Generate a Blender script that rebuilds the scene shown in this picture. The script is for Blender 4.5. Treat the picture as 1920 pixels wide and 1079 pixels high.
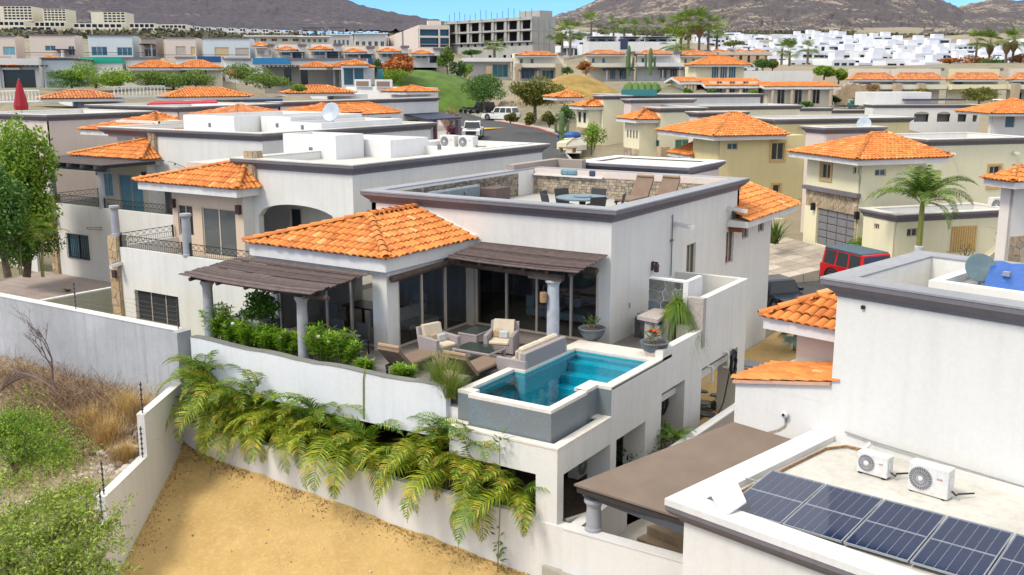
import bpy, math, random
import numpy as np
from mathutils import Vector, Matrix
for o in list(bpy.data.objects): bpy.data.objects.remove(o)
S = bpy.context.scene
COL = S.collection
rad = math.radians
rnd = random.Random(7)
# ------------------------------------------------------------------ camera, sky, sun, exposure
CAMZ, PITCH, YAW = 8.5, rad(11.75), rad(32.5)
cam = bpy.data.cameras.new('camera'); camo = bpy.data.objects.new('camera', cam); COL.objects.link(camo)
camo.location = (0, 0, CAMZ); camo.rotation_euler = (math.pi/2-PITCH, 0, YAW)
cam.sensor_width = 36; cam.lens = 36; cam.clip_start = .5; cam.clip_end = 12000
S.camera = camo
SKY, CLOUD = .125, 7.3
SUN_EL, SUN_AZ = rad(52), rad(205)          # azimuth measured clockwise from +Y seen from above, where the sun stands
W = bpy.data.worlds.new('World'); S.world = W; W.use_nodes = True
wn = W.node_tree; wn.nodes.clear()
sky = wn.nodes.new('ShaderNodeTexSky'); sky.sky_type = 'NISHITA'; sky.sun_disc = False
sky.sun_elevation = SUN_EL; sky.sun_rotation = SUN_AZ
sky.air_density = 1.0; sky.dust_density = 0.3; sky.ozone_density = 4.0; sky.altitude = 900
def wnode(t, **k):
    n = wn.nodes.new('ShaderNode'+t)
    for a_, b_ in k.items(): setattr(n, a_, b_)
    return n
wl_ = wn.links.new
tint = wnode('Mix', data_type='RGBA', blend_type='MULTIPLY'); tint.inputs[0].default_value = 1; tint.inputs[7].default_value = (.40, .66, 1.2, 1)
wl_(sky.outputs[0], tint.inputs[6])
# thin high cloud that thickens away from the horizon: soft neutral light, blue strip low down
wtc = wnode('TexCoord'); wsp = wnode('SeparateXYZ'); wl_(wtc.outputs['Generated'], wsp.inputs[0])
wel = wnode('MapRange', interpolation_type='SMOOTHSTEP'); wel.inputs[1].default_value = .06; wel.inputs[2].default_value = .30; wl_(wsp.outputs[2], wel.inputs[0])
wno = wnode('TexNoise'); wno.inputs['Scale'].default_value = 2.2; wno.inputs['Detail'].default_value = 6; wno.inputs['Roughness'].default_value = .6; wl_(wtc.outputs['Generated'], wno.inputs['Vector'])
wra = wnode('MapRange'); wra.inputs[1].default_value = .30; wra.inputs[2].default_value = .55; wra.inputs[3].default_value = .55; wra.inputs[4].default_value = 1.; wl_(wno.outputs['Fac'], wra.inputs[0])
wmu = wnode('Math', operation='MULTIPLY'); wl_(wel.outputs[0], wmu.inputs[0]); wl_(wra.outputs[0], wmu.inputs[1])
wcl = wnode('Mix', data_type='RGBA'); wl_(wmu.outputs[0], wcl.inputs[0]); wl_(tint.outputs[2], wcl.inputs[6]); wcl.inputs[7].default_value = (CLOUD*1.0, CLOUD*.99, CLOUD*.945, 1)
bg = wnode('Background'); bg.inputs[1].default_value = SKY
wo = wnode('OutputWorld'); wl_(wcl.outputs[2], bg.inputs[0]); wl_(bg.outputs[0], wo.inputs[0])
sl = bpy.data.lights.new('sun', 'SUN'); sl.energy = 1.9; sl.angle = rad(14); sl.color = (1, .92, .80)
so = bpy.data.objects.new('sun', sl); COL.objects.link(so)
sdir = Vector((math.sin(SUN_AZ)*math.cos(SUN_EL), math.cos(SUN_AZ)*math.cos(SUN_EL), math.sin(SUN_EL)))
so.rotation_euler = sdir.to_track_quat('Z', 'Y').to_euler(); so.location = (0, 0, 60)
S.view_settings.view_transform = 'Standard'; S.view_settings.look = 'None'
S.view_settings.exposure = .71; S.view_settings.gamma = 1
S.render.engine = 'CYCLES'
S.cycles.max_bounces = 6; S.cycles.diffuse_bounces = 3; S.cycles.glossy_bounces = 3
S.cycles.transmission_bounces = 4; S.cycles.transparent_max_bounces = 12
S.cycles.use_denoising = True; S.cycles.use_adaptive_sampling = True; S.cycles.adaptive_threshold = .02
S.cycles.sample_clamp_indirect = 6; S.cycles.caustics_reflective = False; S.cycles.caustics_refractive = False

# ------------------------------------------------------------------ survey helpers: a point of the photograph met with a known plane or distance
FX = 1920.; CP, SP, CY, SY = math.cos(PITCH), math.sin(PITCH), math.cos(YAW), math.sin(YAW)
def ray(px, py):
    a = (px-960)/FX; b = (py-539.5)/FX
    yf = CP-b*SP
    return (a*CY-yf*SY, a*SY+yf*CY, -SP-b*CP)
def atZ(px, py, z=0.):
    r = ray(px, py); t = (z-CAMZ)/r[2]; return (r[0]*t, r[1]*t, z)
def atD(px, py, d):
    r = ray(px, py); t = d/(-r[0]*SY+r[1]*CY); return (r[0]*t, r[1]*t, CAMZ+r[2]*t)
def cam2w(a, d): return (a*CY-d*SY, a*SY+d*CY)          # metres right of / ahead of the camera
def w2cam(x, y): return (x*CY+y*SY, -x*SY+y*CY)

# ------------------------------------------------------------------ mesh building
class Frame:
    def __init__(s, x=0, y=0, z=0, rz=0): s.m = Matrix.Translation((x, y, z)) @ Matrix.Rotation(rz, 4, 'Z')
    def w(s, x, y, z=0): return s.m @ Vector((x, y, z))
    def inv(s, p): return s.m.inverted() @ Vector(p)
WF = Frame()
class MB:
    def __init__(s): s.v = []; s.f = []
    def add(s, v, f):
        n = len(s.v); s.v.extend(v); s.f.extend([tuple(i+n for i in q) for q in f]); return s
    def box(s, x0, x1, y0, y1, z0, z1):
        if x0 > x1: x0, x1 = x1, x0
        if y0 > y1: y0, y1 = y1, y0
        if z0 > z1: z0, z1 = z1, z0
        return s.add([(x0,y0,z0),(x1,y0,z0),(x1,y1,z0),(x0,y1,z0),(x0,y0,z1),(x1,y0,z1),(x1,y1,z1),(x0,y1,z1)],
                     [(3,2,1,0),(4,5,6,7),(0,1,5,4),(1,2,6,5),(2,3,7,6),(3,0,4,7)])
    def bbox(s, x0, x1, y0, y1, z0, z1, b):
        """box with chamfered edges on all sides"""
        if x0 > x1: x0, x1 = x1, x0
        if y0 > y1: y0, y1 = y1, y0
        v = []; X = (x0, x1); Y = (y0, y1); Z = (z0, z1)
        for i in range(2):
            for j in range(2):
                for k in range(2):
                    sx, sy, sz = (1-2*i)*b, (1-2*j)*b, (1-2*k)*b
                    v += [(X[i], Y[j]+sy, Z[k]+sz), (X[i]+sx, Y[j], Z[k]+sz), (X[i]+sx, Y[j]+sy, Z[k])]
        I = lambda i, j, k, a: (i*4+j*2+k)*3+a
        f = []
        for i in range(2): q = [I(i,0,0,0), I(i,1,0,0), I(i,1,1,0), I(i,0,1,0)]; f.append(q if i else q[::-1])
        for j in range(2): q = [I(0,j,0,1), I(1,j,0,1), I(1,j,1,1), I(0,j,1,1)]; f.append(q[::-1] if j else q)
        for k in range(2): q = [I(0,0,k,2), I(1,0,k,2), I(1,1,k,2), I(0,1,k,2)]; f.append(q if k else q[::-1])
        for i in range(2):
            for j in range(2): f.append([I(i,j,0,0), I(i,j,0,1), I(i,j,1,1), I(i,j,1,0)])
            for k in range(2): f.append([I(i,0,k,0), I(i,1,k,0), I(i,1,k,2), I(i,0,k,2)])
        for j in range(2):
            for k in range(2): f.append([I(0,j,k,1), I(1,j,k,1), I(1,j,k,2), I(0,j,k,2)])
        for i in range(2):
            for j in range(2):
                for k in range(2): f.append([I(i,j,k,0), I(i,j,k,1), I(i,j,k,2)])
        return s.add(v, f)
    def poly(s, pts): return s.add(list(pts), [tuple(range(len(pts)))])
    def prism(s, P, z0, z1):
        n = len(P); a = sum(P[i][0]*P[(i+1)%n][1]-P[(i+1)%n][0]*P[i][1] for i in range(n))
        if a < 0: P = P[::-1]
        v = [(x, y, z0) for x, y in P]+[(x, y, z1) for x, y in P]
        f = [tuple(range(n))[::-1], tuple(range(n, 2*n))]+[(i, (i+1)%n, n+(i+1)%n, n+i) for i in range(n)]
        return s.add(v, f)
    def slab(s, pts, t):
        """thick plate: polygon in 3-D, extruded straight down by t"""
        n = len(pts)
        v = list(pts)+[(p[0], p[1], p[2]-t) for p in pts]
        return s.add(v, [tuple(range(n)), tuple(range(2*n-1, n-1, -1))]+[(i, n+i, n+(i+1)%n, (i+1)%n) for i in range(n)])
    def tube(s, pts, r, n=6, r1=None, cap=True):
        pts = [Vector(p) for p in pts]; m = len(pts); r1 = r if r1 is None else r1; base = len(s.v); prev = None
        for i, p in enumerate(pts):
            t = (pts[min(i+1, m-1)]-pts[max(i-1, 0)])
            t = t.normalized() if t.length > 1e-9 else Vector((0, 0, 1))
            if prev is None: prev = t.orthogonal().normalized()
            u = (prev-t*prev.dot(t)); u = u.normalized() if u.length > 1e-6 else t.orthogonal().normalized(); prev = u
            w = t.cross(u); rr = r+(r1-r)*i/max(1, m-1)
            for k in range(n):
                a = 2*math.pi*k/n; q = p+(u*math.cos(a)+w*math.sin(a))*rr; s.v.append((q.x, q.y, q.z))
        for i in range(m-1):
            for k in range(n):
                s.f.append((base+i*n+k, base+i*n+(k+1)%n, base+(i+1)*n+(k+1)%n, base+(i+1)*n+k))
        if cap:
            s.f.append(tuple(base+k for k in range(n))[::-1]); s.f.append(tuple(base+(m-1)*n+k for k in range(n)))
        return s
    def lathe(s, prof, c=(0, 0, 0), n=16):
        base = len(s.v); m = len(prof)
        for r, z in prof:
            for k in range(n):
                a = 2*math.pi*k/n; s.v.append((c[0]+r*math.cos(a), c[1]+r*math.sin(a), c[2]+z))
        for i in range(m-1):
            for k in range(n): s.f.append((base+i*n+k, base+i*n+(k+1)%n, base+(i+1)*n+(k+1)%n, base+(i+1)*n+k))
        s.f.append(tuple(base+k for k in range(n))[::-1]); s.f.append(tuple(base+(m-1)*n+k for k in range(n)))
        return s
    def sweep(s, path, prof, closed=True):
        """profile [(outward, z)] carried round a horizontal path with mitred corners (outward = right-hand side of travel)"""
        n = len(path); base = len(s.v); k = len(prof)
        for i in range(n):
            p = Vector(path[i]); a = Vector(path[i-1]) if (closed or i > 0) else None; b = Vector(path[(i+1)%n]) if (closed or i < n-1) else None
            d1 = (p-a).normalized() if a is not None else None; d2 = (b-p).normalized() if b is not None else None
            if d1 is None: d1 = d2
            if d2 is None: d2 = d1
            n1 = Vector((d1.y, -d1.x)); n2 = Vector((d2.y, -d2.x)); m = (n1+n2); m = m/max(.2, m.dot(n1)) if m.length > 1e-6 else n1
            for o, z in prof: s.v.append((p.x+m.x*o, p.y+m.y*o, z))
        for i in range(n if closed else n-1):
            j = (i+1) % n
            for q in range(k-1): s.f.append((base+i*k+q, base+j*k+q, base+j*k+q+1, base+i*k+q+1))
        if not closed:
            s.f.append(tuple(base+q for q in range(k))); s.f.append(tuple(base+(n-1)*k+q for q in range(k))[::-1])
        return s
    def wall(s, p0, p1, z0, z1, t=.2, ops=()):
        """upright wall from p0 to p1 (outer face on the right of travel), thickness t inwards, with openings (u0,u1,z0,z1)"""
        a = Vector(p0); d = Vector(p1)-a; L = d.length; d.normalize(); nrm = Vector((-d.y, d.x))
        P = lambda u, w, z: (a.x+d.x*u+nrm.x*w, a.y+d.y*u+nrm.y*w, z)
        us = sorted({0., L, *[u for o in ops for u in o[:2]]}); zs = sorted({z0, z1, *[z for o in ops for z in o[2:]]})
        inside = lambda u, z: any(o[0] < u < o[1] and o[2] < z < o[3] for o in ops)
        for i in range(len(us)-1):
            for j in range(len(zs)-1):
                if inside((us[i]+us[i+1])/2, (zs[j]+zs[j+1])/2): continue
                u0, u1, a0, a1 = us[i], us[i+1], zs[j], zs[j+1]
                s.poly([P(u0,0,a0), P(u1,0,a0), P(u1,0,a1), P(u0,0,a1)]); s.poly([P(u1,t,a0), P(u0,t,a0), P(u0,t,a1), P(u1,t,a1)])
        s.poly([P(0,0,z1), P(L,0,z1), P(L,t,z1), P(0,t,z1)]); s.poly([P(0,0,z0), P(0,t,z0), P(L,t,z0), P(L,0,z0)])
        s.poly([P(0,0,z0), P(0,0,z1), P(0,t,z1), P(0,t,z0)]); s.poly([P(L,0,z0), P(L,t,z0), P(L,t,z1), P(L,0,z1)])
        for u0, u1, a0, a1 in ops:
            s.poly([P(u0,0,a0), P(u0,t,a0), P(u1,t,a0), P(u1,0,a0)]); s.poly([P(u0,0,a1), P(u1,0,a1), P(u1,t,a1), P(u0,t,a1)])
            s.poly([P(u0,0,a0), P(u0,0,a1), P(u0,t,a1), P(u0,t,a0)]); s.poly([P(u1,0,a0), P(u1,t,a0), P(u1,t,a1), P(u1,0,a1)])
        return s
    def mesh(s, name, off=(0, 0, 0), smooth=False):
        me = bpy.data.meshes.new(name)
        v = np.array(s.v, dtype=float) if len(s.v) else np.zeros((0, 3))
        v = v-np.array(off)
        me.from_pydata(v.tolist(), [], s.f); me.update()
        if smooth: me.polygons.foreach_set('use_smooth', [True]*len(me.polygons))
        return me
def mesh_np(name, v, f, smooth=False):
    """large mesh from arrays: f is (n,4) or (n,3)"""
    me = bpy.data.meshes.new(name); v = np.asarray(v, np.float32); f = np.asarray(f, np.int32); k = f.shape[1]
    me.vertices.add(len(v)); me.vertices.foreach_set('co', v.ravel())
    me.loops.add(f.size); me.loops.foreach_set('vertex_index', f.ravel())
    me.polygons.add(len(f)); me.polygons.foreach_set('loop_start', np.arange(0, f.size, k, dtype=np.int32))
    me.update(calc_edges=True)
    if smooth: me.polygons.foreach_set('use_smooth', np.ones(len(f), bool))
    return me
def props(o, label=None, cat=None, group=None, kind=None):
    if label: o['label'] = label
    if cat: o['category'] = cat
    if group: o['group'] = group
    if kind: o['kind'] = kind
    return o
def link(name, me, mat=None, m=None, parent=None, **k):
    o = bpy.data.objects.new(name, me); COL.objects.link(o)
    if mat is not None and me is not None and not me.materials: me.materials.append(mat)
    if m is not None: o.matrix_world = m
    if parent is not None: o.parent = parent
    return props(o, **k)
class Root:
    """a thing: an Empty at its base that parents its parts; parts are given in the coordinates of the frame"""
    def __init__(s, name, label, cat, at=(0, 0, 0), F=None, group=None, rz=0.):
        s.F = F or WF; s.at = Vector(at)
        s.o = link(name, None, None, s.F.m @ Matrix.Translation(s.at) @ Matrix.Rotation(rz, 4, 'Z'), label=label, cat=cat, group=group)
    def part(s, name, mb, mat, sub=None, smooth=False, **k):
        if not mb.v: return None
        me = mb.mesh(name, s.at, smooth); return link(name, me, mat, None, sub or s.o, **k)
    def put(s, name, me, mat, loc, rot=(0, 0, 0), sub=None, scale=None, **k):
        o = link(name, me, mat, None, sub or s.o, **k); o.location = Vector(loc)-s.at; o.rotation_euler = rot
        if scale: o.scale = scale
        return o
def thing(name, mb, mat, label, cat, at=(0, 0, 0), F=None, group=None, smooth=False, kind=None):
    F = F or WF; me = mb.mesh(name, at, smooth)
    return link(name, me, mat, F.m @ Matrix.Translation(at), None, label=label, cat=cat, group=group, kind=kind)
def struct(name, mb, mat, smooth=False, F=None, kind='structure', label=None):
    return link(name, mb.mesh(name, (0, 0, 0), smooth), mat, (F or WF).m, None, kind=kind, label=label)
def dup(o, m=None, parent=None, **k):
    c = o.copy(); COL.objects.link(c)
    if parent is not None: c.parent = parent
    if m is not None: c.matrix_world = m
    for ch in list(o.children): dup(ch, None, c)
    return props(c, **k)

# ------------------------------------------------------------------ materials
MATS = {}
def newmat(name):
    m = bpy.data.materials.new(name); m.use_nodes = True; nt = m.node_tree
    return m, nt, nt.nodes['Principled BSDF']
def N(nt, t, **k):
    n = nt.nodes.new('ShaderNode'+t)
    for a, b in k.items(): setattr(n, a, b)
    return n
def mixc(nt, fac, a, b, mode='MIX'):
    n = N(nt, 'Mix', data_type='RGBA', blend_type=mode)
    for s, i in ((fac, 0), (a, 6), (b, 7)):
        if isinstance(s, (int, float)): n.inputs[i].default_value = s
        elif isinstance(s, tuple): n.inputs[i].default_value = s if len(s) == 4 else (*s, 1)
        else: nt.links.new(s, n.inputs[i])
    return n.outputs[2]
def noise(nt, scale, detail=3, rough=.6, vec=None, co='Object', stretch=None):
    tc = N(nt, 'TexCoord').outputs[co] if vec is None else vec
    if stretch:
        mp = N(nt, 'Mapping'); mp.inputs['Scale'].default_value = stretch; nt.links.new(tc, mp.inputs[0]); tc = mp.outputs[0]
    n = N(nt, 'TexNoise'); n.inputs['Scale'].default_value = scale; n.inputs['Detail'].default_value = detail; n.inputs['Roughness'].default_value = rough
    nt.links.new(tc, n.inputs['Vector']); return n.outputs['Fac']
def ramp(nt, src, *st):
    r = N(nt, 'ValToRGB'); nt.links.new(src, r.inputs[0]); e = r.color_ramp.elements
    while len(e) < len(st): e.new(.5)
    for el, (p, c) in zip(e, st):
        el.position = p; el.color = (c, c, c, 1) if isinstance(c, (int, float)) else (*c, 1)
    return r.outputs[0]
def bump(nt, bs, src, strength=.3, dist=.02):
    b = N(nt, 'Bump'); b.inputs['Strength'].default_value = strength; b.inputs['Distance'].default_value = dist
    nt.links.new(src, b.inputs['Height']); nt.links.new(b.outputs[0], bs.inputs['Normal'])
def island(nt): return N(nt, 'NewGeometry').outputs['Random Per Island']
def orand(nt): return N(nt, 'ObjectInfo').outputs['Random']
def stucco(name, c, stain=.12, rough=.9):
    """plaster: slow mottling, faint rain streaks, trowel relief"""
    if name in MATS: return MATS[name]
    m, nt, b = newmat(name); L = nt.links
    pos = N(nt, 'NewGeometry').outputs['Position']
    big = ramp(nt, noise(nt, .35, 4, .6, pos), (.35, 0.), (.7, 1.))
    streak = ramp(nt, noise(nt, 1., 4, .65, pos, stretch=(3.2, 3.2, .22)), (.47, 0.), (.76, 1.))
    fine = noise(nt, 9., 3, .6, pos)
    c1 = mixc(nt, big, c, tuple(x*(1-stain*.7) for x in c))
    sf = N(nt, 'Math', operation='MULTIPLY'); L.new(streak, sf.inputs[0]); sf.inputs[1].default_value = stain*2.6
    c2 = mixc(nt, sf.outputs[0], c1, (c[0]*.72, c[1]*.71, c[2]*.69))
    c3 = mixc(nt, .12, c2, fine, 'OVERLAY')
    L.new(c3, b.inputs['Base Color']); b.inputs['Roughness'].default_value = rough
    bump(nt, b, noise(nt, 28., 4, .7, pos), .25, .01)
    MATS[name] = m; return m
def plain(name, c, rough=.6, metal=0., var=.12, scale=6., bmp=0.):
    if name in MATS: return MATS[name]
    m, nt, b = newmat(name)
    n = ramp(nt, noise(nt, scale, 4, .65), (.3, 0.), (.75, 1.))
    nt.links.new(mixc(nt, n, c, tuple(x*(1-var*2) for x in c)), b.inputs['Base Color'])
    b.inputs['Roughness'].default_value = rough; b.inputs['Metallic'].default_value = metal
    if bmp: bump(nt, b, noise(nt, scale*6, 3), bmp, .01)
    MATS[name] = m; return m
def varied(name, cols, rough=.8, src='island', var=.25, scale=3., bmp=.2, bscale=20., bdist=.02, trans=0.):
    """colour picked per piece (per mesh island or per object) from a list of (position, colour)"""
    if name in MATS: return MATS[name]
    m, nt, b = newmat(name)
    r = N(nt, 'ValToRGB'); e = r.color_ramp.elements
    while len(e) < len(cols): e.new(.5)
    for el, (p, c) in zip(e, cols): el.position = p; el.color = (*c, 1)
    nt.links.new(island(nt) if src == 'island' else orand(nt), r.inputs[0])
    n = ramp(nt, noise(nt, scale, 4, .65, N(nt, 'NewGeometry').outputs['Position']), (.3, 0.), (.72, 1.))
    dk = mixc(nt, 1., r.outputs[0], (1-var*2, 1-var*2, 1-var*2), 'MULTIPLY')
    col = mixc(nt, n, r.outputs[0], dk)
    nt.links.new(col, b.inputs['Base Color']); b.inputs['Roughness'].default_value = rough
    if bmp: bump(nt, b, noise(nt, bscale, 3, .6, N(nt, 'NewGeometry').outputs['Position']), bmp, bdist)
    if trans:
        tr = N(nt, 'BsdfTranslucent'); nt.links.new(col, tr.inputs[0]); mx = N(nt, 'MixShader'); mx.inputs[0].default_value = trans
        nt.links.new(b.outputs[0], mx.inputs[1]); nt.links.new(tr.outputs[0], mx.inputs[2]); nt.links.new(mx.outputs[0], nt.nodes['Material Output'].inputs[0])
        b.inputs['Roughness'].default_value = .55
    MATS[name] = m; return m
def glass(name, tintc=(.10, .13, .14), refl=1., opac=.72):
    """window pane: tinted see-through glass with a clear mirror reflection"""
    if name in MATS: return MATS[name]
    m, nt, b = newmat(name); nt.nodes.remove(b)
    t = N(nt, 'BsdfTransparent'); t.inputs[0].default_value = (*[1-opac*(1-x) for x in tintc], 1)
    g = N(nt, 'BsdfGlossy'); g.inputs['Roughness'].default_value = .02; g.inputs[0].default_value = (.9*refl, .95*refl, refl, 1)
    fr = N(nt, 'Fresnel'); fr.inputs[0].default_value = 1.5
    mx = N(nt, 'MixShader'); nt.links.new(fr.outputs[0], mx.inputs[0]); nt.links.new(t.outputs[0], mx.inputs[1]); nt.links.new(g.outputs[0], mx.inputs[2])
    nt.links.new(mx.outputs[0], nt.nodes['Material Output'].inputs[0]); MATS[name] = m; return m
def pane(name, c, rough=.06):
    """far window: dark solid glass"""
    if name in MATS: return MATS[name]
    m, nt, b = newmat(name); b.inputs['Roughness'].default_value = rough
    nt.links.new(mixc(nt, orand(nt), c, tuple(min(1, x*1.9+.01) for x in c)), b.inputs['Base Color']); MATS[name] = m; return m

WHITE = stucco('plaster_white', (.68, .675, .65))
GREYW = stucco('plaster_pale_grey', (.66, .655, .625), .15)
COOLW = stucco('plaster_bright_white', (.70, .70, .69), .12)
CREAM = stucco('plaster_cream', (.66, .62, .50))
PALEY = stucco('plaster_pale_yellow', (.72, .66, .44), .10)
SAND = stucco('plaster_sand_yellow', (.66, .57, .31), .10)
TAN = stucco('plaster_tan', (.58, .46, .35), .08)
BROWNW = stucco('plaster_taupe', (.33, .28, .24), .10)
PINKW = stucco('plaster_pinkish', (.62, .53, .47), .08)
CONC = stucco('rough_concrete', (.40, .39, .36), .25)
WALLG = stucco('weathered_wall', (.43, .45, .48), .5)
CORN = stucco('cornice_grey', (.16, .15, .17), .22, .8)
CORNTOP = stucco('coping_slate', (.30, .31, .34), .3, .8)
BANDW = stucco('fascia_white', (.66, .66, .65), .16)
ROOFW = stucco('roof_membrane', (.58, .565, .52), .3)
DECKST = plain('deck_boards', (.22, .20, .19), .7, 0, .18, 1.2)
TILE_C = [(0., (.52, .16, .035)), (.25, (.66, .22, .05)), (.6, (.76, .28, .065)), (.90, (.68, .23, .05)), (.955, (.84, .44, .17)), (1., (.62, .21, .05))]
TILE = varied('roof_tile_clay', TILE_C, .8, 'island', .13, .9, .3, 30.)
TILEO = varied('roof_tile_clay_single', TILE_C, .8, 'object', .15, 1.6, .3, 30.)
TILEF = varied('roof_tile_faded', [(0., (.50, .17, .06)), (.5, (.66, .25, .09)), (.85, (.70, .30, .12)), (1., (.74, .42, .22))], .8, 'island', .15, 2.)
STONE = varied('cladding_stone', [(0., (.30, .24, .17)), (.3, (.44, .34, .22)), (.6, (.52, .41, .27)), (.8, (.36, .31, .26)), (1., (.60, .50, .36))], .85, 'island', .2, 5., .5, 25.)
STONEO = varied('cladding_stone_single', [(0., (.34, .25, .15)), (.3, (.50, .36, .20)), (.6, (.56, .42, .25)), (.8, (.40, .30, .20)), (1., (.62, .50, .34))], .85, 'object', .2, 5., .5, 25.)
STRIP = varied('strip_stone', [(0., (.12, .105, .09)), (.3, (.22, .18, .14)), (.6, (.32, .27, .20)), (.85, (.40, .33, .24)), (1., (.17, .155, .15))], .85, 'island', .2, 6., .5, 25.)
STRIPL = varied('strip_stone_light', [(0., (.24, .21, .17)), (.3, (.38, .31, .23)), (.6, (.47, .39, .28)), (.85, (.54, .45, .33)), (1., (.28, .26, .23))], .85, 'island', .2, 6., .5, 25.)
SLATE = varied('slate_flagstone', [(0., (.05, .06, .06)), (.3, (.12, .13, .12)), (.55, (.20, .20, .17)), (.75, (.09, .12, .15)), (1., (.26, .25, .20))], .6, 'object', .3, 9., .5, 20.)
MORTAR = plain('mortar', (.33, .30, .27), .95, 0, .2, 8.)
WOOD = varied('weathered_planks', [(0., (.075, .050, .047)), (.4, (.110, .076, .071)), (.75, (.130, .093, .086)), (1., (.165, .125, .115))], .85, 'object', .25, 5., .4, 40.)
WOODI = varied('weathered_planks_far', [(0., (.055, .042, .04)), (.5, (.09, .07, .066)), (1., (.13, .105, .10))], .85, 'island', .25, 2.)
LOG = plain('dark_log', (.085, .060, .048), .85, 0, .3, 4., .3)
COLUMN = plain('painted_column', (.34, .35, .38), .8, 0, .12, 3., .2)
IRON = plain('black_iron', (.018, .017, .022), .5, .2)
ALU = plain('window_frame_beige', (.52, .46, .38), .5, 0, .05)
ALUW = plain('window_frame_white', (.7, .7, .68), .5, 0, .05)
GLASS = glass('window_glass', (.16, .19, .20), 1., .34)
GLASSD = pane('dark_glass', (.016, .022, .026)); GLASSB = pane('blue_glass', (.02, .07, .10)); GLASST = pane('teal_glass', (.02, .11, .12)); CURTB = plain('curtain_blue', (.16, .36, .45), .7, 0, .15, 3.)
CURTW = plain('curtain_pale', (.5, .52, .52), .8, 0, .15, 3.)
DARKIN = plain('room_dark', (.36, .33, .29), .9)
ASPH = plain('asphalt', (.062, .063, .068), .9, 0, .18, .8, .3)
PAVE = plain('pavement_concrete', (.42, .39, .34), .9, 0, .12, 1.)
# ================================================================== shared builders
def tile_mesh(w=.26, l=.42, h=.075, seg=6):
    mb = MB(); xs = [-w/2+w*i/seg for i in range(seg+1)]
    prof = lambda t: h*math.cos(math.pi*t)**.75 if abs(t) < .4999 else 0.
    fr = [(x, 0, .022+prof(x/w)) for x in xs]; bk = [(x*.86, l, prof(x/w)*.8-.012) for x in xs]; lo = [(x, .0, prof(x/w)*.82-.004) for x in xs]
    mb.v = fr+bk+lo; n = seg+1
    for i in range(seg): mb.f.append((i, i+1, n+i+1, n+i)); mb.f.append((2*n+i, 2*n+i+1, i+1, i))
    return mb
def inpoly(x, y, P):
    c = False; n = len(P)
    for i in range(n):
        x1, y1 = P[i]; x2, y2 = P[i-1]
        if (y1 > y) != (y2 > y) and x < (x2-x1)*(y-y1)/(y2-y1)+x1: c = not c
    return c
def tile_places(pts, w=.26, ex=.36, jit=.012, rg=rnd, over=.06):
    """pts: roof face, first edge is the eave (left to right seen from outside). Yields local->frame matrices for each tile"""
    p0 = Vector(pts[0]); u = (Vector(pts[1])-p0).normalized(); nrm = (Vector(pts[1])-p0).cross(Vector(pts[2])-p0).normalized()
    if nrm.z < 0: nrm = -nrm
    v = nrm.cross(u).normalized()
    if v.z < 0: v = -v
    P = [((Vector(p)-p0).dot(u), (Vector(p)-p0).dot(v)) for p in pts]
    U0, U1 = min(p[0] for p in P), max(p[0] for p in P); V1 = max(p[1] for p in P)
    nu = max(1, int(round((U1-U0)/w))); wu = (U1-U0)/nu; out = []
    for j in range(int(V1/ex)+1):
        for i in range(nu):
            uu = U0+(i+.5)*wu; vv = j*ex-over
            if inpoly(uu, vv+ex*.5 if j else .03, P):
                q = p0+u*(uu+rg.uniform(-jit, jit))+v*(vv+rg.uniform(-jit, jit)*2)+nrm*(.015+rg.uniform(0, .008))
                a = rg.uniform(-.03, .03)
                uu2 = u*math.cos(a)+v*math.sin(a); vv2 = v*math.cos(a)-u*math.sin(a)
                out.append(Matrix((( uu2.x, vv2.x, nrm.x, q.x), (uu2.y, vv2.y, nrm.y, q.y), (uu2.z, vv2.z, nrm.z, q.z), (0, 0, 0, 1))))
    return out
TILE_MB = tile_mesh(); TILE_LO = tile_mesh(seg=4)
def tiles_joined(mb, pts, w=.26, ex=.36, rg=rnd, src=None):
    src = src or TILE_LO; k = w/.26; kl = ex/.36
    V = np.array(src.v)*np.array([k, kl, max(.8, min(k, 1.6))]); V = np.c_[V, np.ones(len(V))]
    for M in tile_places(pts, w, ex, rg=rg):
        mb.add([tuple(p) for p in (V @ np.array(M).T)[:, :3]], src.f)
def ridge_caps(mb, a, b, r=.10, l=.36):
    a = Vector(a); b = Vector(b); d = (b-a); n = max(1, int(d.length/l)); d /= n; t = d.normalized(); side = t.cross(Vector((0, 0, 1))).normalized(); up = side.cross(t)
    for i in range(n):
        q = a+d*i; pts = []
        for s, rr, dz in ((-.05, r*1.08, .02), (d.length+.0, r*.9, .0)):
            for k in range(6):
                an = math.pi*k/5; p = q+t*s+side*(math.cos(an)*rr)+up*(math.sin(an)*rr*.85+dz); pts.append((p.x, p.y, p.z))
        mb.add(pts, [(k, k+1, 7+k, 6+k) for k in range(5)])
def strip_stones(mb, p0, p1, z0, z1, rh=.10, ln=(.14, .42), dep=.05, rg=rnd):
    """dry-laid strip cladding proud of a wall; outer side is on the right of travel"""
    a = Vector(p0); d = Vector(p1)-a; L = d.length; d.normalize(); n = Vector((d.y, -d.x)); z = z0
    while z < z1-.02:
        h = min(rg.uniform(rh*.7, rh*1.4), z1-z); u = 0
        while u < L-.02:
            l = min(rg.uniform(*ln), L-u); t = rg.uniform(.015, dep)
            P = lambda s, w, zz: (a.x+d.x*s+n.x*w, a.y+d.y*s+n.y*w, zz)
            g = .006
            mb.add([P(u+g,0,z+g), P(u+l-g,0,z+g), P(u+l-g,0,z+h-g), P(u+g,0,z+h-g), P(u+g,t,z+g), P(u+l-g,t,z+g), P(u+l-g,t,z+h-g), P(u+g,t,z+h-g)],
                   [(4,5,6,7),(0,1,5,4),(3,7,6,2),(0,4,7,3),(1,2,6,5)])
            u += l
        z += h
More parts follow.
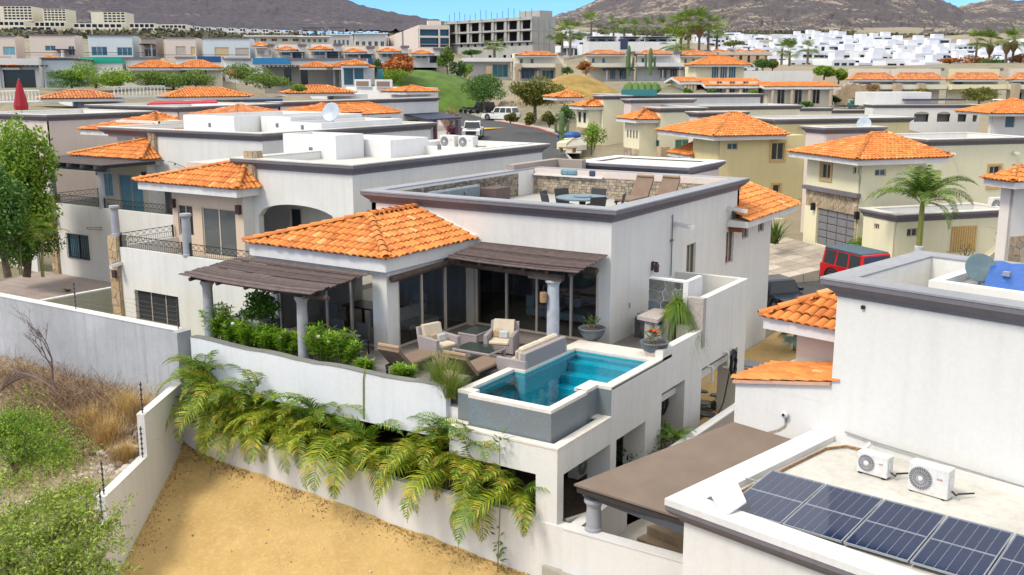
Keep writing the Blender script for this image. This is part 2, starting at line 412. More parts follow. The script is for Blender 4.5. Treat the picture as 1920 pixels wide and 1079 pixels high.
def cells(w, h, n, rg):
    """irregular flagstone cells of a w x h rectangle (clipped half-planes), shrunk by a joint"""
    S0 = [(rg.uniform(0, w), rg.uniform(0, h)) for _ in range(n)]
    for _ in range(2):
        out = []
        for i, (x, y) in enumerate(S0):
            P = [(0, 0), (w, 0), (w, h), (0, h)]
            for j, (X, Y) in enumerate(S0):
                if i == j: continue
                mx, my, dx, dy = (x+X)/2, (y+Y)/2, X-x, Y-y; Q = []
                for k in range(len(P)):
                    a, b = P[k-1], P[k]; fa = (a[0]-mx)*dx+(a[1]-my)*dy; fb = (b[0]-mx)*dx+(b[1]-my)*dy
                    if (fa < 0) != (fb < 0): t = fa/(fa-fb); Q.append((a[0]+(b[0]-a[0])*t, a[1]+(b[1]-a[1])*t))
                    if fb < 0: Q.append(b)
                P = Q
                if not P: break
            out.append(P)
        S0 = [(sum(p[0] for p in P)/len(P), sum(p[1] for p in P)/len(P)) if P else S0[i] for i, P in enumerate(out)]
    res = []
    for P, (cx, cy) in zip(out, S0):
        if len(P) < 3: continue
        res.append([(cx+(x-cx)*(1-.02/max(.03, math.hypot(x-cx, y-cy))), cy+(y-cy)*(1-.02/max(.03, math.hypot(x-cx, y-cy)))) for x, y in P])
    return res
def stone_objs(R, p0, p1, z0, z1, n, mat, name='stone', sub=None, seed=1, dep=(.02, .05)):
    """flagstones as single pieces on an upright face (outer side right of travel)"""
    rg = random.Random(seed); a = Vector(p0); d = Vector(p1)-a; L = d.length; d.normalize(); nr = Vector((d.y, -d.x))
    for P in cells(L, z1-z0, n, rg):
        t = rg.uniform(*dep); mb = MB(); k = len(P)
        area = sum(P[i][0]*P[(i+1)%k][1]-P[(i+1)%k][0]*P[i][1] for i in range(k))
        if area < 0: P = P[::-1]
        v = [(a.x+d.x*u, a.y+d.y*u, z0+z) for u, z in P]+[(a.x+d.x*u+nr.x*t, a.y+d.y*u+nr.y*t, z0+z) for u, z in P]
        mb.add(v, [tuple(range(k, 2*k))]+[(i, (i+1)%k, k+(i+1)%k, k+i) for i in range(k)]); R.part(name, mb, mat, sub)
def stones_joined(mb, p0, p1, z0, z1, n, seed=1, dep=(.02, .05)):
    rg = random.Random(seed); a = Vector(p0); d = Vector(p1)-a; L = d.length; d.normalize(); nr = Vector((d.y, -d.x))
    for P in cells(L, z1-z0, n, rg):
        t = rg.uniform(*dep); k = len(P)
        mb.add([(a.x+d.x*u, a.y+d.y*u, z0+z) for u, z in P]+[(a.x+d.x*u+nr.x*t, a.y+d.y*u+nr.y*t, z0+z) for u, z in P], [tuple(range(k, 2*k))]+[(i, (i+1)%k, k+(i+1)%k, k+i) for i in range(k)])
CORN_P = lambda z, o=.29: [(0, z-.02), (.03, z-.02), (.05, z+.07), (o*.5, z+.14), (o*.82, z+.24), (o, z+.27), (o, z+.39)]
def cornice(R, path, z, closed=True, o=.29, inner=None, wth=.3, top=None, sub=None, mat=None, tmat=None):
    """moulded parapet head: moulding, flat coping, inner face"""
    mb = MB().sweep(path, CORN_P(z, o), closed); c = R.part('cornice', mb, mat or CORN, sub)
    mb = MB().sweep(path, [(o+.015, z+.385), (o+.015, z+.43), (-wth, z+.43), (-wth, z+.385)], closed); R.part('coping', mb, tmat or CORNTOP, sub)
    if inner is not None: R.part('parapet_inside', MB().sweep(path, [(-wth+.015, z+.40), (-wth+.015, inner)], closed), WHITE, sub)
    return c
def railing(R, a, b, z, h=.5, n=None, mat=None, name='railing', gap=.12):
    """wrought-iron rail: top, middle and bottom bars, crossed upper band, upright balusters below"""
    a = Vector((*a, z)); b = Vector((*b, z)); L = (b-a).length; d = (b-a)/L; mb = MB(); up = Vector((0, 0, 1))
    for f, r in ((1., .018), (.5, .011), (.06, .011)): mb.tube([a+up*h*f, b+up*h*f], r, 4)
    k = max(1, int(L/gap))
    for i in range(k+1): p = a+d*(L*i/k); mb.tube([p+up*h*.06, p+up*h*.5], .008, 4, cap=False)
    k = max(1, int(L/(h*.62)))
    for i in range(k):
        p, q = a+d*(L*i/k), a+d*(L*(i+1)/k)
        mb.tube([p+up*h*.5, q+up*h], .009, 4, cap=False); mb.tube([p+up*h, q+up*h*.5], .009, 4, cap=False)
    for p in (a, b): mb.box(p.x-.03, p.x+.03, p.y-.03, p.y+.03, z, z+h*1.08)
    return R.part(name, mb, mat or IRON)
def column(R, x, y, z0, z1, r=.17, mat=None, name='column'):
    H = z1-z0
    return R.part(name, MB().lathe([(r*1.12, 0), (r*1.12, .06), (r, .1), (r*.97, H*.5), (r*.9, H-.22), (r*.98, H-.2), (r*.98, H-.17), (r*1.05, H-.14), (r*1.28, H-.1), (r*1.3, H-.05), (r*1.22, H-.03), (r*1.22, H)], (x, y, z0), 20), mat or COLUMN, smooth=False)
def window(R, F2, u0, u1, z0, z1, frame=None, glassm=None, mull=1, d=.05, name='window', fw=.045, back=None):
    """window in an opening. F2(u,w,z)->point; w measured inwards from the wall face"""
    mb = MB()
    def bx(a0, a1, w0, w1, b0, b1):
        v = [F2(a, w, b) for b in (b0, b1) for a, w in ((a0, w0), (a1, w0), (a1, w1), (a0, w1))]
        mb.add(v, [(3,2,1,0),(4,5,6,7),(0,1,5,4),(1,2,6,5),(2,3,7,6),(3,0,4,7)])
    bx(u0, u1, d, d+.05, z0, z0+fw); bx(u0, u1, d, d+.05, z1-fw, z1); bx(u0, u0+fw, d, d+.05, z0+fw, z1-fw); bx(u1-fw, u1, d, d+.05, z0+fw, z1-fw)
    for k in range(mull): c = u0+(u1-u0)*(k+1)/(mull+1); bx(c-fw/2, c+fw/2, d-.005, d+.055, z0+fw, z1-fw)
    w = R.part(name, mb, frame or ALU)
    for k in range(mull+1):
        a = u0+(u1-u0)*k/(mull+1)+fw*.45; b = u0+(u1-u0)*(k+1)/(mull+1)-fw*.45; ww = d+.022+.006*(k % 2)
        R.part('pane', MB().poly([F2(a, ww, z0+fw*.9), F2(b, ww, z0+fw*.9), F2(b, ww, z1-fw*.9), F2(a, ww, z1-fw*.9)]), glassm or GLASSD, w)
    if back: R.part('room_back', MB().poly([F2(u0-.1, .35, z0-.1), F2(u1+.1, .35, z0-.1), F2(u1+.1, .35, z1+.1), F2(u0-.1, .35, z1+.1)]), back, w)
    return w
def face(p0, p1):
    a = Vector(p0); d = (Vector(p1)-a).normalized(); n = Vector((-d.y, d.x))
    return lambda u, w, z: (a.x+d.x*u+n.x*w, a.y+d.y*u+n.y*w, z)

# ================================================================== the villa with the pool
M = Root('villa', 'white villa with orange tile hip roof and stone walled roof terrace behind the pool', 'house', (-19.5, 34, -3))
XS, YF, XL = -14.45, 28.5, -24.2
wins = [(34.57, 35.42, .75, 2.4), (38.53, 39.4, 1.05, 2.37), (40.34, 41.1, 1.83, 2.33), (42.29, 43.04, 1.86, 2.32)]
mb = MB()
mb.wall((XL, YF), (XS-.004, YF), 0, 3.98, .25, [(-19.62-XL, -14.87-XL, .02, 2.38)])
mb.wall((XS, YF+.004), (XS, 39.8), -3.6, 3.98, .2, [(a-YF, b-YF, c, d) for a, b, c, d in wins[:2]])
mb.wall((XS, 39.8), (XS, 44), -3.6, 2.62, .2, [(a-39.8, b-39.8, c, d) for a, b, c, d in wins[2:]])
mb.wall((XS-.004, 44.004), (XL, 44.004), -3.6, 2.62, .2); mb.wall((XL, 44), (XL, YF), -3, 3.98, .2); mb.wall((XS, 39.8), (XL, 39.8), 2.5, 3.98, .2)
M.part('wall', mb, GREYW)
for a, b, c, d in wins: window(M, face((XS, YF), (XS, 44)), a-YF, b-YF, c, d, ALU, GLASSD, 1, .06)
cornice(M, [(XL, YF), (XS, YF), (XS, 39.8), (XL, 39.8)], 3.98, inner=3.28)
M.part('roof_deck', MB().box(XL+.2, XS-.2, YF+.2, 39.6, 3.1, 3.28), stucco('roof_terrace_floor', (.42, .41, .39), .2))
mb = MB(); strip_stones(mb, (XL+.3, 28.8), (XL+.3, 38.0), 3.28, 4.28, .10, (.10, .3)); M.part('stone_cladding', mb, STRIP, kind='stuff')
mb = MB(); strip_stones(mb, (XL+.3, 39.38), (XS-.3, 39.38), 3.28, 4.13, .11, (.08, .22)); M.part('stone_cladding', mb, STRIPL, kind='stuff')
M.part('parapet_band', MB().box(XL+.3, XS-.3, 39.36, 39.5, 4.13, 4.39), PINKW)
M.part('parapet_ledge', MB().box(-23.9, -20.4, 39.2, 39.6, 4.1, 4.17), BANDW)
# stair head and rear roofs
mb = MB(); mb.box(-24.5, -24.1, 38.0, 42.2, 3.0, 4.62); mb.box(-24.1, -22.8, 41.8, 42.2, 3, 4.62); M.part('stair_wall', mb, BROWNW)
M.part('wall_vent', MB().box(-24.1, -24.08, 40.15, 40.5, 3.9, 4.12), plain('terracotta_vent', (.3, .12, .06), .9))
mb = MB(); mb.box(-23.95, -17.9, 42.6, 46.4, 1.5, 4.1); M.part('rear_block', mb, PINKW); M.part('rear_deck', MB().box(-23.0, -18.2, 42.8, 46.2, 4.1, 4.42), ROOFW)
cornice(M, [(-23.2, 42.6), (-18.0, 42.6), (-18.0, 46.4), (-23.2, 46.4)], 4.08, wth=.3, o=.3, tmat=WHITE)
# rear street-side tile roof
ra = [(-13.55, 38.5, 2.86), (-13.55, 44.9, 2.86), (-15.8, 44.4, 3.75), (-15.8, 39.9, 3.75)]
M.part('rear_soffit', MB().slab([(-13.6, 38.55, 2.83), (-13.6, 44.85, 2.83), (-18, 44.85, 2.83), (-18, 39.9, 2.83), (-14.44, 39.9, 2.83), (-14.44, 38.55, 2.83)], .24), BANDW)
mb = MB(); tiles_joined(mb, [(-13.5, 38.5, 2.88), (-13.5, 44.9, 2.88), (-16, 44.6, 3.72), (-16, 39.9, 3.72)], .26, .36, src=TILE_MB)
ridge_caps(mb, (-13.55, 44.85, 2.95), (-16, 44.6, 3.78)); M.part('rear_roof_tiles', mb, TILE, kind='stuff')
M.part('rear_roof', MB().poly([(-13.55, 38.55, 2.85), (-13.55, 44.9, 2.85), (-16, 44.65, 3.70), (-16, 39.9, 3.70)]), TILEF)
M.part('rear_beam', MB().box(-14.4, -13.9, 38.7, 38.95, 2.38, 2.58), plain('red_beam', (.22, .06, .03), .7))
# side wall fittings
def spout(R, p, d, l=.55, mat=None, w=.09):
    p = Vector(p); d = Vector(d).normalized(); s = Vector((-d.y, d.x, 0)); mb = MB(); q = p+d*l+Vector((0, 0, -.1))
    for a, b in ((p, q),):
        for (o0, o1, h0, h1) in ((-w, w, 0, .03), (-w, -w+.03, .03, .13), (w-.03, w, .03, .13)):
            v = [tuple(e+s*o+Vector((0, 0, h))) for h in (h0, h1) for e, o in ((a, o0), (b, o0), (b, o1), (a, o1))]
            mb.add(v, [(3,2,1,0),(4,5,6,7),(0,1,5,4),(1,2,6,5),(2,3,7,6),(3,0,4,7)])
    return R.part('rain_spout', mb, mat or BANDW)
spout(M, (XS, 33.35, 3.28), (1, 0, 0), .75); spout(M, (XS, 38.55, 3.28), (1, 0, 0), .8)
mb = MB(); mb.tube([(XS+.05, 33.1, 3.7), (XS+.05, 33.1, 1.5)], .022, 6); mb.box(XS, XS+.09, 33.02, 33.18, 2.75, 2.81); M.part('vent_pipe', mb, plain('grey_pipe', (.16, .16, .17), .6))
mb = MB(); mb.box(XS, XS+.03, 31.5, 31.68, 1.95, 2.25); mb.box(XS+.03, XS+.22, 31.55, 31.6, 2.2, 2.25); mb.lathe([(.07, 0), (.09, .02), (.09, .2), (.12, .22), (.05, .3)], (XS+.17, 31.58, 1.9), 8); M.part('wall_lamp', mb, plain('rust_metal', (.06, .03, .025), .6))
M.part('switch_plate', MB().box(XS, XS+.015, 29.85, 29.95, .95, 1.12), CORNTOP)
# ---- dining wing
M.part('wing_wall', MB().box(-25.05, -24.75, 24.15, 28.5, 0, 2.6), GREYW)
M.part('corner_pier', MB().box(-20.4, -19.83, 23.95, 24.5, 0, 2.6), GREYW)
M.part('wing_ceiling', MB().box(-25.4, -19.75, 23.9, 28.48, 2.44, 2.6), plain('ceiling_white', (.6, .59, .56), .9))
M.part('fascia', MB().sweep([(-25.5, 28.5), (-25.5, 23.72), (-19.66, 23.72), (-19.66, 28.5)], [(0, 2.6), (0, 3.0), (-.2, 3.0), (-.2, 2.6)], closed=False), BANDW)
A, B, Cc, D, E_, G = (-19.56, 23.62, 3.03), (-19.56, 28.5, 3.03), (-22.05, 28.5, 3.92), (-22.05, 25.85, 3.92), (-25.6, 23.62, 3.03), (-25.6, 28.5, 3.03)
rf = M.part('roof', MB().poly([A, B, Cc, D]).poly([E_, A, D]).poly([G, E_, D, Cc]), plain('roof_bed', (.26, .09, .035), .9))
tm = TILE_MB.mesh('tile'); tm.materials.append(TILEO)
for pts in ([A, B, Cc, D], [E_, A, D]):
    for mt in tile_places(pts, .265, .37):
        o = link('tile', tm, None, None, rf); o.matrix_local = Matrix.Translation(-M.at) @ mt
mb = MB(); tiles_joined(mb, [G, E_, D, Cc]); M.part('tiles', mb, TILE, rf, kind='stuff')
for a, b in ((A, D), (E_, D), (D, (-22.05, 28.45, 3.92))):
    n = max(1, int((Vector(b)-Vector(a)).length/.36))
    for i in range(n):
        mb = MB(); p = Vector(a)+(Vector(b)-Vector(a))*(i/n)+Vector((0, 0, .07)); q = Vector(a)+(Vector(b)-Vector(a))*((i+1)/n)+Vector((0, 0, .07))
        ridge_caps(mb, p, q, .115, (q-p).length*.99); M.part('ridge_tile', mb, TILEO, rf)
M.part('roof_flashing', MB().slab([(-19.6, 28.4, 3.12), (-22.1, 28.4, 4.02), (-22.1, 28.5, 4.05), (-19.6, 28.5, 3.15)], .05), BANDW)
# ---- glazing: sliding doors
def sliding(R, p0, p1, z0, z1, n, name='sliding_door', gm=None, fm=None, w=.07, skip=()):
    f2 = face(p0, p1); L = (Vector(p1)-Vector(p0)).length; mb = MB()
    def bx(a0, a1, w0, w1, b0, b1):
        v = [f2(a, ww, b) for b in (b0, b1) for a, ww in ((a0, w0), (a1, w0), (a1, w1), (a0, w1))]
        mb.add(v, [(3,2,1,0),(4,5,6,7),(0,1,5,4),(1,2,6,5),(2,3,7,6),(3,0,4,7)])
    bx(0, L, 0, .1, z0, z0+w); bx(0, L, 0, .1, z1-w, z1)
    us = [L*k/n for k in range(n+1)] if isinstance(n, int) else [0]+list(n)+[L]
    for u in us: u = min(max(u, w/2), L-w/2); bx(u-w/2, u+w/2, -.003, .103, z0+w, z1-w)
    d = R.part(name, mb, fm or ALU)
    for k in range(len(us)-1):
        if k in skip: continue
        R.part('pane', MB().poly([f2(us[k]+w*.4, .05+.02*(k % 2), z0+w*.9), f2(us[k+1]-w*.4, .05+.02*(k % 2), z0+w*.9), f2(us[k+1]-w*.4, .05+.02*(k % 2), z1-w*.9), f2(us[k]+w*.4, .05+.02*(k % 2), z1-w*.9)]), gm or GLASS, d)
    return d
sliding(M, (-19.62, 28.46), (-14.87, 28.46), .02, 2.38, [1.25, 2.45, 3.75])
sliding(M, (-19.86, 24.52), (-19.86, 28.42), .02, 2.42, [1.25, 2.55])
sliding(M, (-24.73, 24.2), (-20.42, 24.2), .02, 2.42, [1.05, 2.15, 3.2])
M.part('corner_post', MB().box(-19.95, -19.6, 28.3, 28.62, 0, 2.5), ALU)
mb = MB(); mb.box(-24.7, -19.95, 24.3, 28.5, -.14, .01); mb.box(-24.1, -14.7, 28.58, 33.5, -.14, .01); M.part('room_floor', mb, plain('floor_tile_tan', (.46, .38, .29), .35))
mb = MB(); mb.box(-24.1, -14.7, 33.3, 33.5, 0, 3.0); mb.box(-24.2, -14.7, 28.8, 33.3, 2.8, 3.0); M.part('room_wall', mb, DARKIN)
# ================================================================== inside the rooms
LINEN = plain('linen_pale', (.50, .54, .54), .9, 0, .12, 9.); LEGW = plain('leg_wood', (.26, .16, .09), .6)
def dining_chair(at, rz, label, m=LINEN):
    R = Root('dining_chair', label, 'chair', at, rz=rz, group='chairs inside the dining room'); at = (0, 0, 0); R.at = Vector(at)
    R.part('seat', MB().bbox(-.27, .27, -.26, .26, .36, .5, .04), m)
    mb = MB(); mb.bbox(-.28, .28, .2, .32, .46, 1.06, .05); mb.bbox(-.3, -.2, -.12, .3, .46, .78, .04); mb.bbox(.2, .3, -.12, .3, .46, .78, .04); R.part('backrest', mb, m)
    for sx in (-1, 1):
        for sy in (-1, 1): R.part('leg', MB().tube([(sx*.22, sy*.2, .37), (sx*.23, sy*.22, 0)], .025, 6, .018), LEGW)
dining_chair((-20.9, 25.0, 0), rad(160), 'pale upholstered dining chair behind the glass beside the grey pier')
dining_chair((-21.5, 27.6, 0), rad(20), 'pale dining chair on the far side of the indoor dining table')
dining_chair((-23.0, 25.1, 0), rad(180), 'pale dining chair behind the glass under the left end of the front pergola')
t = Root('dining_table', 'dark dining table inside the glazed dining wing', 'table', (-22.2, 26.3, 0))
t.part('table_top', MB().bbox(-23.4, -20.9, 25.8, 26.8, .7, .76, .01), plain('dark_table', (.07, .05, .045), .25))
for x in (-23.2, -21.1):
    for y in (25.9, 26.7): t.part('leg', MB().box(x-.04, x+.04, y-.04, y+.04, 0, .7), LEGW)
b = Root('bench', 'tufted pale bench inside the glass beside the armchairs', 'bench', (-20.45, 26.2, 0))
b.part('seat', MB().bbox(-20.75, -20.1, 25.4, 27.0, .36, .52, .04), LINEN); b.part('backrest', MB().bbox(-20.85, -20.7, 25.4, 27.0, .5, .98, .05), LINEN)
for x in (-20.7, -20.15):
    for y in (25.5, 26.9): b.part('leg', MB().tube([(x, y, .37), (x, y, 0)], .025, 6), LEGW)
s = Root('indoor_sofa', 'pale blue grey sofa inside behind the sliding doors', 'sofa', (-17.4, 30.6, 0))
SOFAB = plain('sofa_blue_grey', (.30, .42, .46), .9, 0, .1, 9.)
s.part('base', MB().bbox(-18.6, -16.2, 30.1, 31.1, .14, .42, .04), SOFAB); s.part('backrest', MB().bbox(-18.62, -18.3, 30.1, 31.15, .42, .9, .05), SOFAB)
s.part('armrest', MB().bbox(-18.5, -16.9, 30.95, 31.2, .42, .75, .05), SOFAB); s.part('cushion', MB().bbox(-18.25, -17.2, 30.15, 30.9, .42, .56, .05), LINEN); s.part('throw', MB().bbox(-17.8, -17.5, 30.1, 31.2, .5, .93, .04), plain('throw_stripe', (.5, .47, .42), .9))
s.part('leg', MB().box(-18.5, -18.4, 30.2, 30.3, 0, .14).box(-16.4, -16.3, 30.2, 30.3, 0, .14), LEGW)
# ================================================================== pergolas
def pergola(name, label, x0, x1, yb, yf, zb, zf, at, rows, sag=.05, seed=3, rafters=5, beam=None, ragged=.12):
    rg = random.Random(seed); R = Root(name, label, 'pergola', at)
    L = math.hypot(yb-yf, zb-zf); w = L/rows
    for k in range(rows):
        t0 = k/rows; y = yf+(yb-yf)*(t0+.5/rows); z = zf+(zb-zf)*(t0+.5/rows)
        a = x0+rg.uniform(-ragged, ragged)*.35; b = x1+rg.uniform(-ragged, ragged)*.35
        mb = MB(); hw = w*.485; dz = rg.uniform(-.012, .016); seg = 4; tilt = rg.uniform(-.012, .012)
        for i in range(seg):
            pass
        xs = [a+(b-a)*i/seg for i in range(seg+1)]; v = []
        for x in xs:
            u = (x-x0)/(x1-x0); sg = -sag*4*u*(1-u)*(1-t0)
            for yy, zz in ((y-hw, -.022), (y+hw, -.022), (y+hw, .0), (y-hw, .0)): v.append((x, yy, z+dz+zz+sg+tilt*(yy-y)/hw+(zb-zf)/(yb-yf)*(yy-y)))
        f = []
        for i in range(seg):
            for q in range(4): f.append((i*4+q, i*4+(q+1) % 4, (i+1)*4+(q+1) % 4, (i+1)*4+q))
        f += [(0, 3, 2, 1), (seg*4, seg*4+1, seg*4+2, seg*4+3)]
        R.part('plank', mb.add(v, f), WOOD)
    for k in range(rafters):
        x = x0+.35+(x1-x0-.7)*k/(rafters-1)
        R.part('rafter', MB().tube([(x, yf+.12, zf-.12-sag*.8), (x, yb-.02, zb-.1)], .065, 8), LOG)
    return R
P1 = pergola('pergola', 'weathered brown plank pergola over the outdoor dining table on two columns', -25.85, -20.25, 23.68, 21.05, 2.53, 2.36, (-23, 21.7, 0), 22, .06, 3, 5)
P1.part('beam', MB().tube([(-25.75, 21.62, 2.16), (-20.1, 21.62, 2.14)], .075, 10), LOG)
column(P1, -25.3, 21.68, 0, 2.09, .17); column(P1, -21.22, 21.68, 0, 2.07, .17)
P2 = pergola('pergola', 'weathered brown plank pergola over the sliding doors beside the blank white wall', -19.35, -14.5, 28.42, 26.45, 2.93, 2.72, (-16.5, 27.2, 0), 16, .05, 9, 6)
mb = MB(); mb.tube([(-20.1, 26.95, 2.46), (-15.35, 26.75, 2.42)], .11, 10); P2.part('beam', mb, LOG)
P2.part('beam', MB().tube([(-16.0, 27.9, 2.5), (-14.62, 27.9, 2.5)], .10, 10), LOG); P2.part('beam', MB().tube([(-19.62, 23.95, 2.36), (-19.62, 27.0, 2.42)], .11, 10), LOG)
column(P2, -15.62, 26.9, 0, 2.32, .2, plain('column_blue_white', (.46, .50, .56), .8, 0, .15, 3.))
P2.part('cap_beam', MB().box(-16.4, -15.2, 26.65, 26.85, 2.3, 2.5), LOG)
l = Root('wall_lamp', 'small woven tan lamp hung on the column by the sliding doors', 'lamp', (-15.75, 26.66, 1.75))
l.part('lamp_shade', MB().lathe([(.1, 0), (.11, .02), (.11, .3), (.1, .32)], (-15.8, 26.6, 1.6), 12), plain('woven_tan', (.42, .27, .14), .9, 0, .3, 20.))
l.part('bracket', MB().tube([(-15.8, 26.6, 1.9), (-15.8, 26.6, 2.12), (-15.72, 26.72, 2.15)], .012, 5), IRON)
# ================================================================== terrace
T = Root('terrace', 'raised pool terrace with white outer wall above the dark lower level', 'terrace', (-18.5, 24, -3))
for k in range(10): T.part('floor_board', MB().box(-25.45, -14.9, 21.5+k*.7, 21.5+k*.7+.69, -.2, 0), DECKST)
T.part('slab', MB().box(-25.4, -14.98, 21.2, 28.4, -.95, -.205), WHITE)
T.part('side_floor', MB().box(-14.44, -12.1, 27.45, 33.7, -.9, -.005), DECKST)
mb = MB(); x = -25.5; pts_t = []
for i in range(25):
    pts_t.append((-25.5+i*10/24, .36+.02*math.sin(i*.9)+rnd.uniform(-.012, .012)))
v = []
for x, zt in pts_t:
    bow = -.12*math.sin(math.pi*(x+25.5)/10)
    v += [(x, 21.05+bow, -1.08), (x, 21.05+bow, zt), (x, 21.27+bow, zt), (x, 21.27+bow, -1.08)]
f = [(i*4+q, i*4+(q+1) % 4, i*4+4+(q+1) % 4, i*4+4+q) for i in range(24) for q in range(4)]+[(0, 1, 2, 3), (99, 98, 97, 96)]
T.part('parapet_wall', MB().add(v, f), stucco('planter_white', (.64, .665, .70), .12))
v = []
for x, zt in pts_t:
    bow = -.12*math.sin(math.pi*(x+25.5)/10)
    v += [(x, 21.03+bow, zt), (x, 21.03+bow, zt+.02), (x, 21.30+bow, zt+.02), (x, 21.30+bow, zt)]
T.part('coping', MB().add(v, f), stucco('coping_mossy', (.22, .23, .21), .5))
# white side wall over the drop, with openings
XW = -11.82
mb = MB()
mb.wall((XW, 23.5), (XW, 26.78), -1.25, .30, .25)
mb.wall((XW, 26.78), (XW, 29.88), -.72, .58, .25); mb.wall((XW, 29.88), (XW, 33.82), -.72, 1.57, .25)
mb.wall((XW, 20.634), (XW, 23.496), -1.25, -.52, .25); mb.wall((-15.1, 20.63), (XW-.004, 20.63), -1.27, -.52, .22)
mb.wall((XW-.25, 33.82), (XS, 33.82), -.72, 1.57, .2)
for y0, y1, zt in ((20.63, 20.95, -1.25), (23.5, 23.85, -1.25), (25.7, 26.78, -1.25), (28.5, 29.85, -.72), (33.1, 33.82, -.72)): mb.box(XW-.7 if y0 > 20.8 else XW-.62, XW-.003, y0+.002, y1, -3.6, zt)
mb.box(-12.44, -12.43, 20.66, 20.95, -2.5, -1.28)
T.part('side_wall', mb, GREYW)
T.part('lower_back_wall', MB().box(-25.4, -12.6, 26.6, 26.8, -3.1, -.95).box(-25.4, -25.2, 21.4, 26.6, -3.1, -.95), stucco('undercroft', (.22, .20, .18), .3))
T.part('lower_soffit', MB().box(-14.97, -12.1, 21.5, 33, -1.2, -1.0), GREYW)
CORAL = plain('coral_stone', (.50, .44, .41), .95, 0, .25, 25., .3)
T.part('pier', MB().box(-12.4, XW-.01, 26.80, 27.0, .34, .60), CORAL); T.part('pier', MB().box(-12.35, -11.79, 29.7, 29.95, -.0, 1.6), CORAL)
# shower corner
mb = MB(); mb.box(-13.85, -12.5, 30.06, 30.3, 0, 2.02); mb.box(-12.62, -12.45, 30.0, 31.2, 0, 2.03); T.part('shower_wall', mb, COOLW)
stone_objs(T, (-13.84, 30.055), (-12.62, 30.055), .5, 1.98, 20, SLATE, seed=4)
T.part('shower_bench', MB().box(-14.25, -13.75, 29.92, 30.4, 0, .68), MORTAR); stone_objs(T, (-14.25, 29.915), (-13.75, 29.915), 0, .66, 5, SLATE, seed=8)
T.part('shower_lintel', MB().box(-14.2, -13.75, 29.95, 30.3, .68, .8), plain('grey_stone_top', (.3, .29, .3), .7))
mb = MB(); mb.slab([(-13.6, 28.72, 1.03), (-12.82, 28.55, 1.03), (-13.05, 30.15, 1.03), (-13.62, 30.3, 1.03)], .12); T.part('bar_top', mb, plain('coral_stone', (.5, .44, .41), .95))
mb = MB(); mb.box(-13.35, -13.12, 28.75, 29.0, 0, .9); mb.box(-12.95, -12.75, 29.2, 30.0, 0, .9); mb.box(-12.5, -12.1, 29.3, 29.9, 0, .75); T.part('bar_leg', mb, plain('coral_stone', (.5, .44, .41), .95))
# service pipes on the white side wall
PVC = plain('pvc_pipe', (.70, .68, .60), .45)
for y, z, dy in ((30.35, -.75, 0), (31.75, -.6, 0)):
    T.part('wall_pipe', MB().tube([(XW, y, z), (XW+.16, y, z), (XW+.17, y, z-.04), (XW+.17, y, z-.48), (XW+.16, y, z-.52), (XW, y, z-.52)], .045, 8), PVC)
# ================================================================== swimming pool
PL = Root('swimming_pool', 'small turquoise infinity pool with white coping at the terrace edge', 'pool', (-13.4, 23.8, -.5))
W_IN = [(-14.57, 26.47), (-14.57, 23.55), (-14.93, 23.55), (-14.93, 21.42), (-14.66, 21.42), (-14.66, 21.18), (-12.40, 21.18), (-12.40, 22.88), (-12.62, 22.88), (-12.62, 23.75), (-12.09, 23.75), (-12.09, 26.47)]
OUT = [(-14.95, 27.42), (-14.95, 23.98), (-15.17, 23.98), (-15.17, 21.14), (-14.68, 21.14), (-14.68, 20.92), (-12.18, 20.92), (-12.18, 22.8), (-12.24, 22.8), (-12.24, 23.48), (XW, 23.48), (XW, 27.42)]
def ring(z0, z1, o, i):
    mb = MB(); n = len(o)
    for k in range(n):
        j = (k+1) % n
        mb.add([(*o[k], z1), (*o[j], z1), (*i[j], z1), (*i[k], z1), (*o[k], z0), (*o[j], z0), (*i[j], z0), (*i[k], z0)], [(0,1,2,3), (0,4,5,1), (3,2,6,7), (4,7,6,5)])
    return mb
W_LIP = [(x, y, .26 if (y < 22.9 and not (x < -14.8)) else .35) for x, y in W_IN]
MOS = varied('pool_mosaic', [(0., (.16, .22, .25)), (.5, (.20, .27, .31)), (1., (.25, .31, .35))], .35, 'island', .12, 40., .15, 90.)
def mosaic():
    m, nt, b = newmat('pool_mosaic_wall'); L = nt.links
    pos = N(nt, 'NewGeometry').outputs['Position']
    v = N(nt, 'TexVoronoi'); v.inputs['Scale'].default_value = 26; L.new(pos, v.inputs['Vector'])
    c = mixc(nt, v.outputs['Distance'], (.10, .145, .175), (.20, .245, .275)); c = mixc(nt, ramp(nt, noise(nt, .9, 4, .6, pos), (.35, 0.), (.7, 1.)), c, (.17, .18, .18))
    L.new(c, b.inputs['Base Color']); b.inputs['Roughness'].default_value = .4; bump(nt, b, v.outputs['Distance'], .3, .01); return m
MOSW = mosaic()
cop = ring(.26, .35, OUT, W_IN)
PL.part('coping', cop, plain('coping_white_stone', (.70, .66, .60), .8, 0, .1, 5., .15))
mb = MB(); Wq = W_IN; n = len(Wq)
for k in range(n):
    j = (k+1) % n; mb.add([(*Wq[k], .27), (*Wq[j], .27), (*Wq[j], -1.1), (*Wq[k], -1.1)], [(0, 1, 2, 3)])
mb.poly([(x, y, -1.1) for x, y in Wq]); 
def pooltile():
    m, nt, b = newmat('pool_blue_tile'); pos = N(nt, 'NewGeometry').outputs['Position']
    v = N(nt, 'TexVoronoi'); v.inputs['Scale'].default_value = 18; nt.links.new(pos, v.inputs['Vector'])
    nt.links.new(mixc(nt, v.outputs['Color'], (.02, .40, .52), (.05, .52, .64)), b.inputs['Base Color']); b.inputs['Roughness'].default_value = .5; return m
PTILE = pooltile(); PL.part('basin', mb, PTILE)
for k in range(3): PL.part('step', MB().box(-14.55, -12.1, 26.45-.45*(k+1), 26.45-.45*k, -1.09, .02-.27*k), PTILE)
mb = MB()
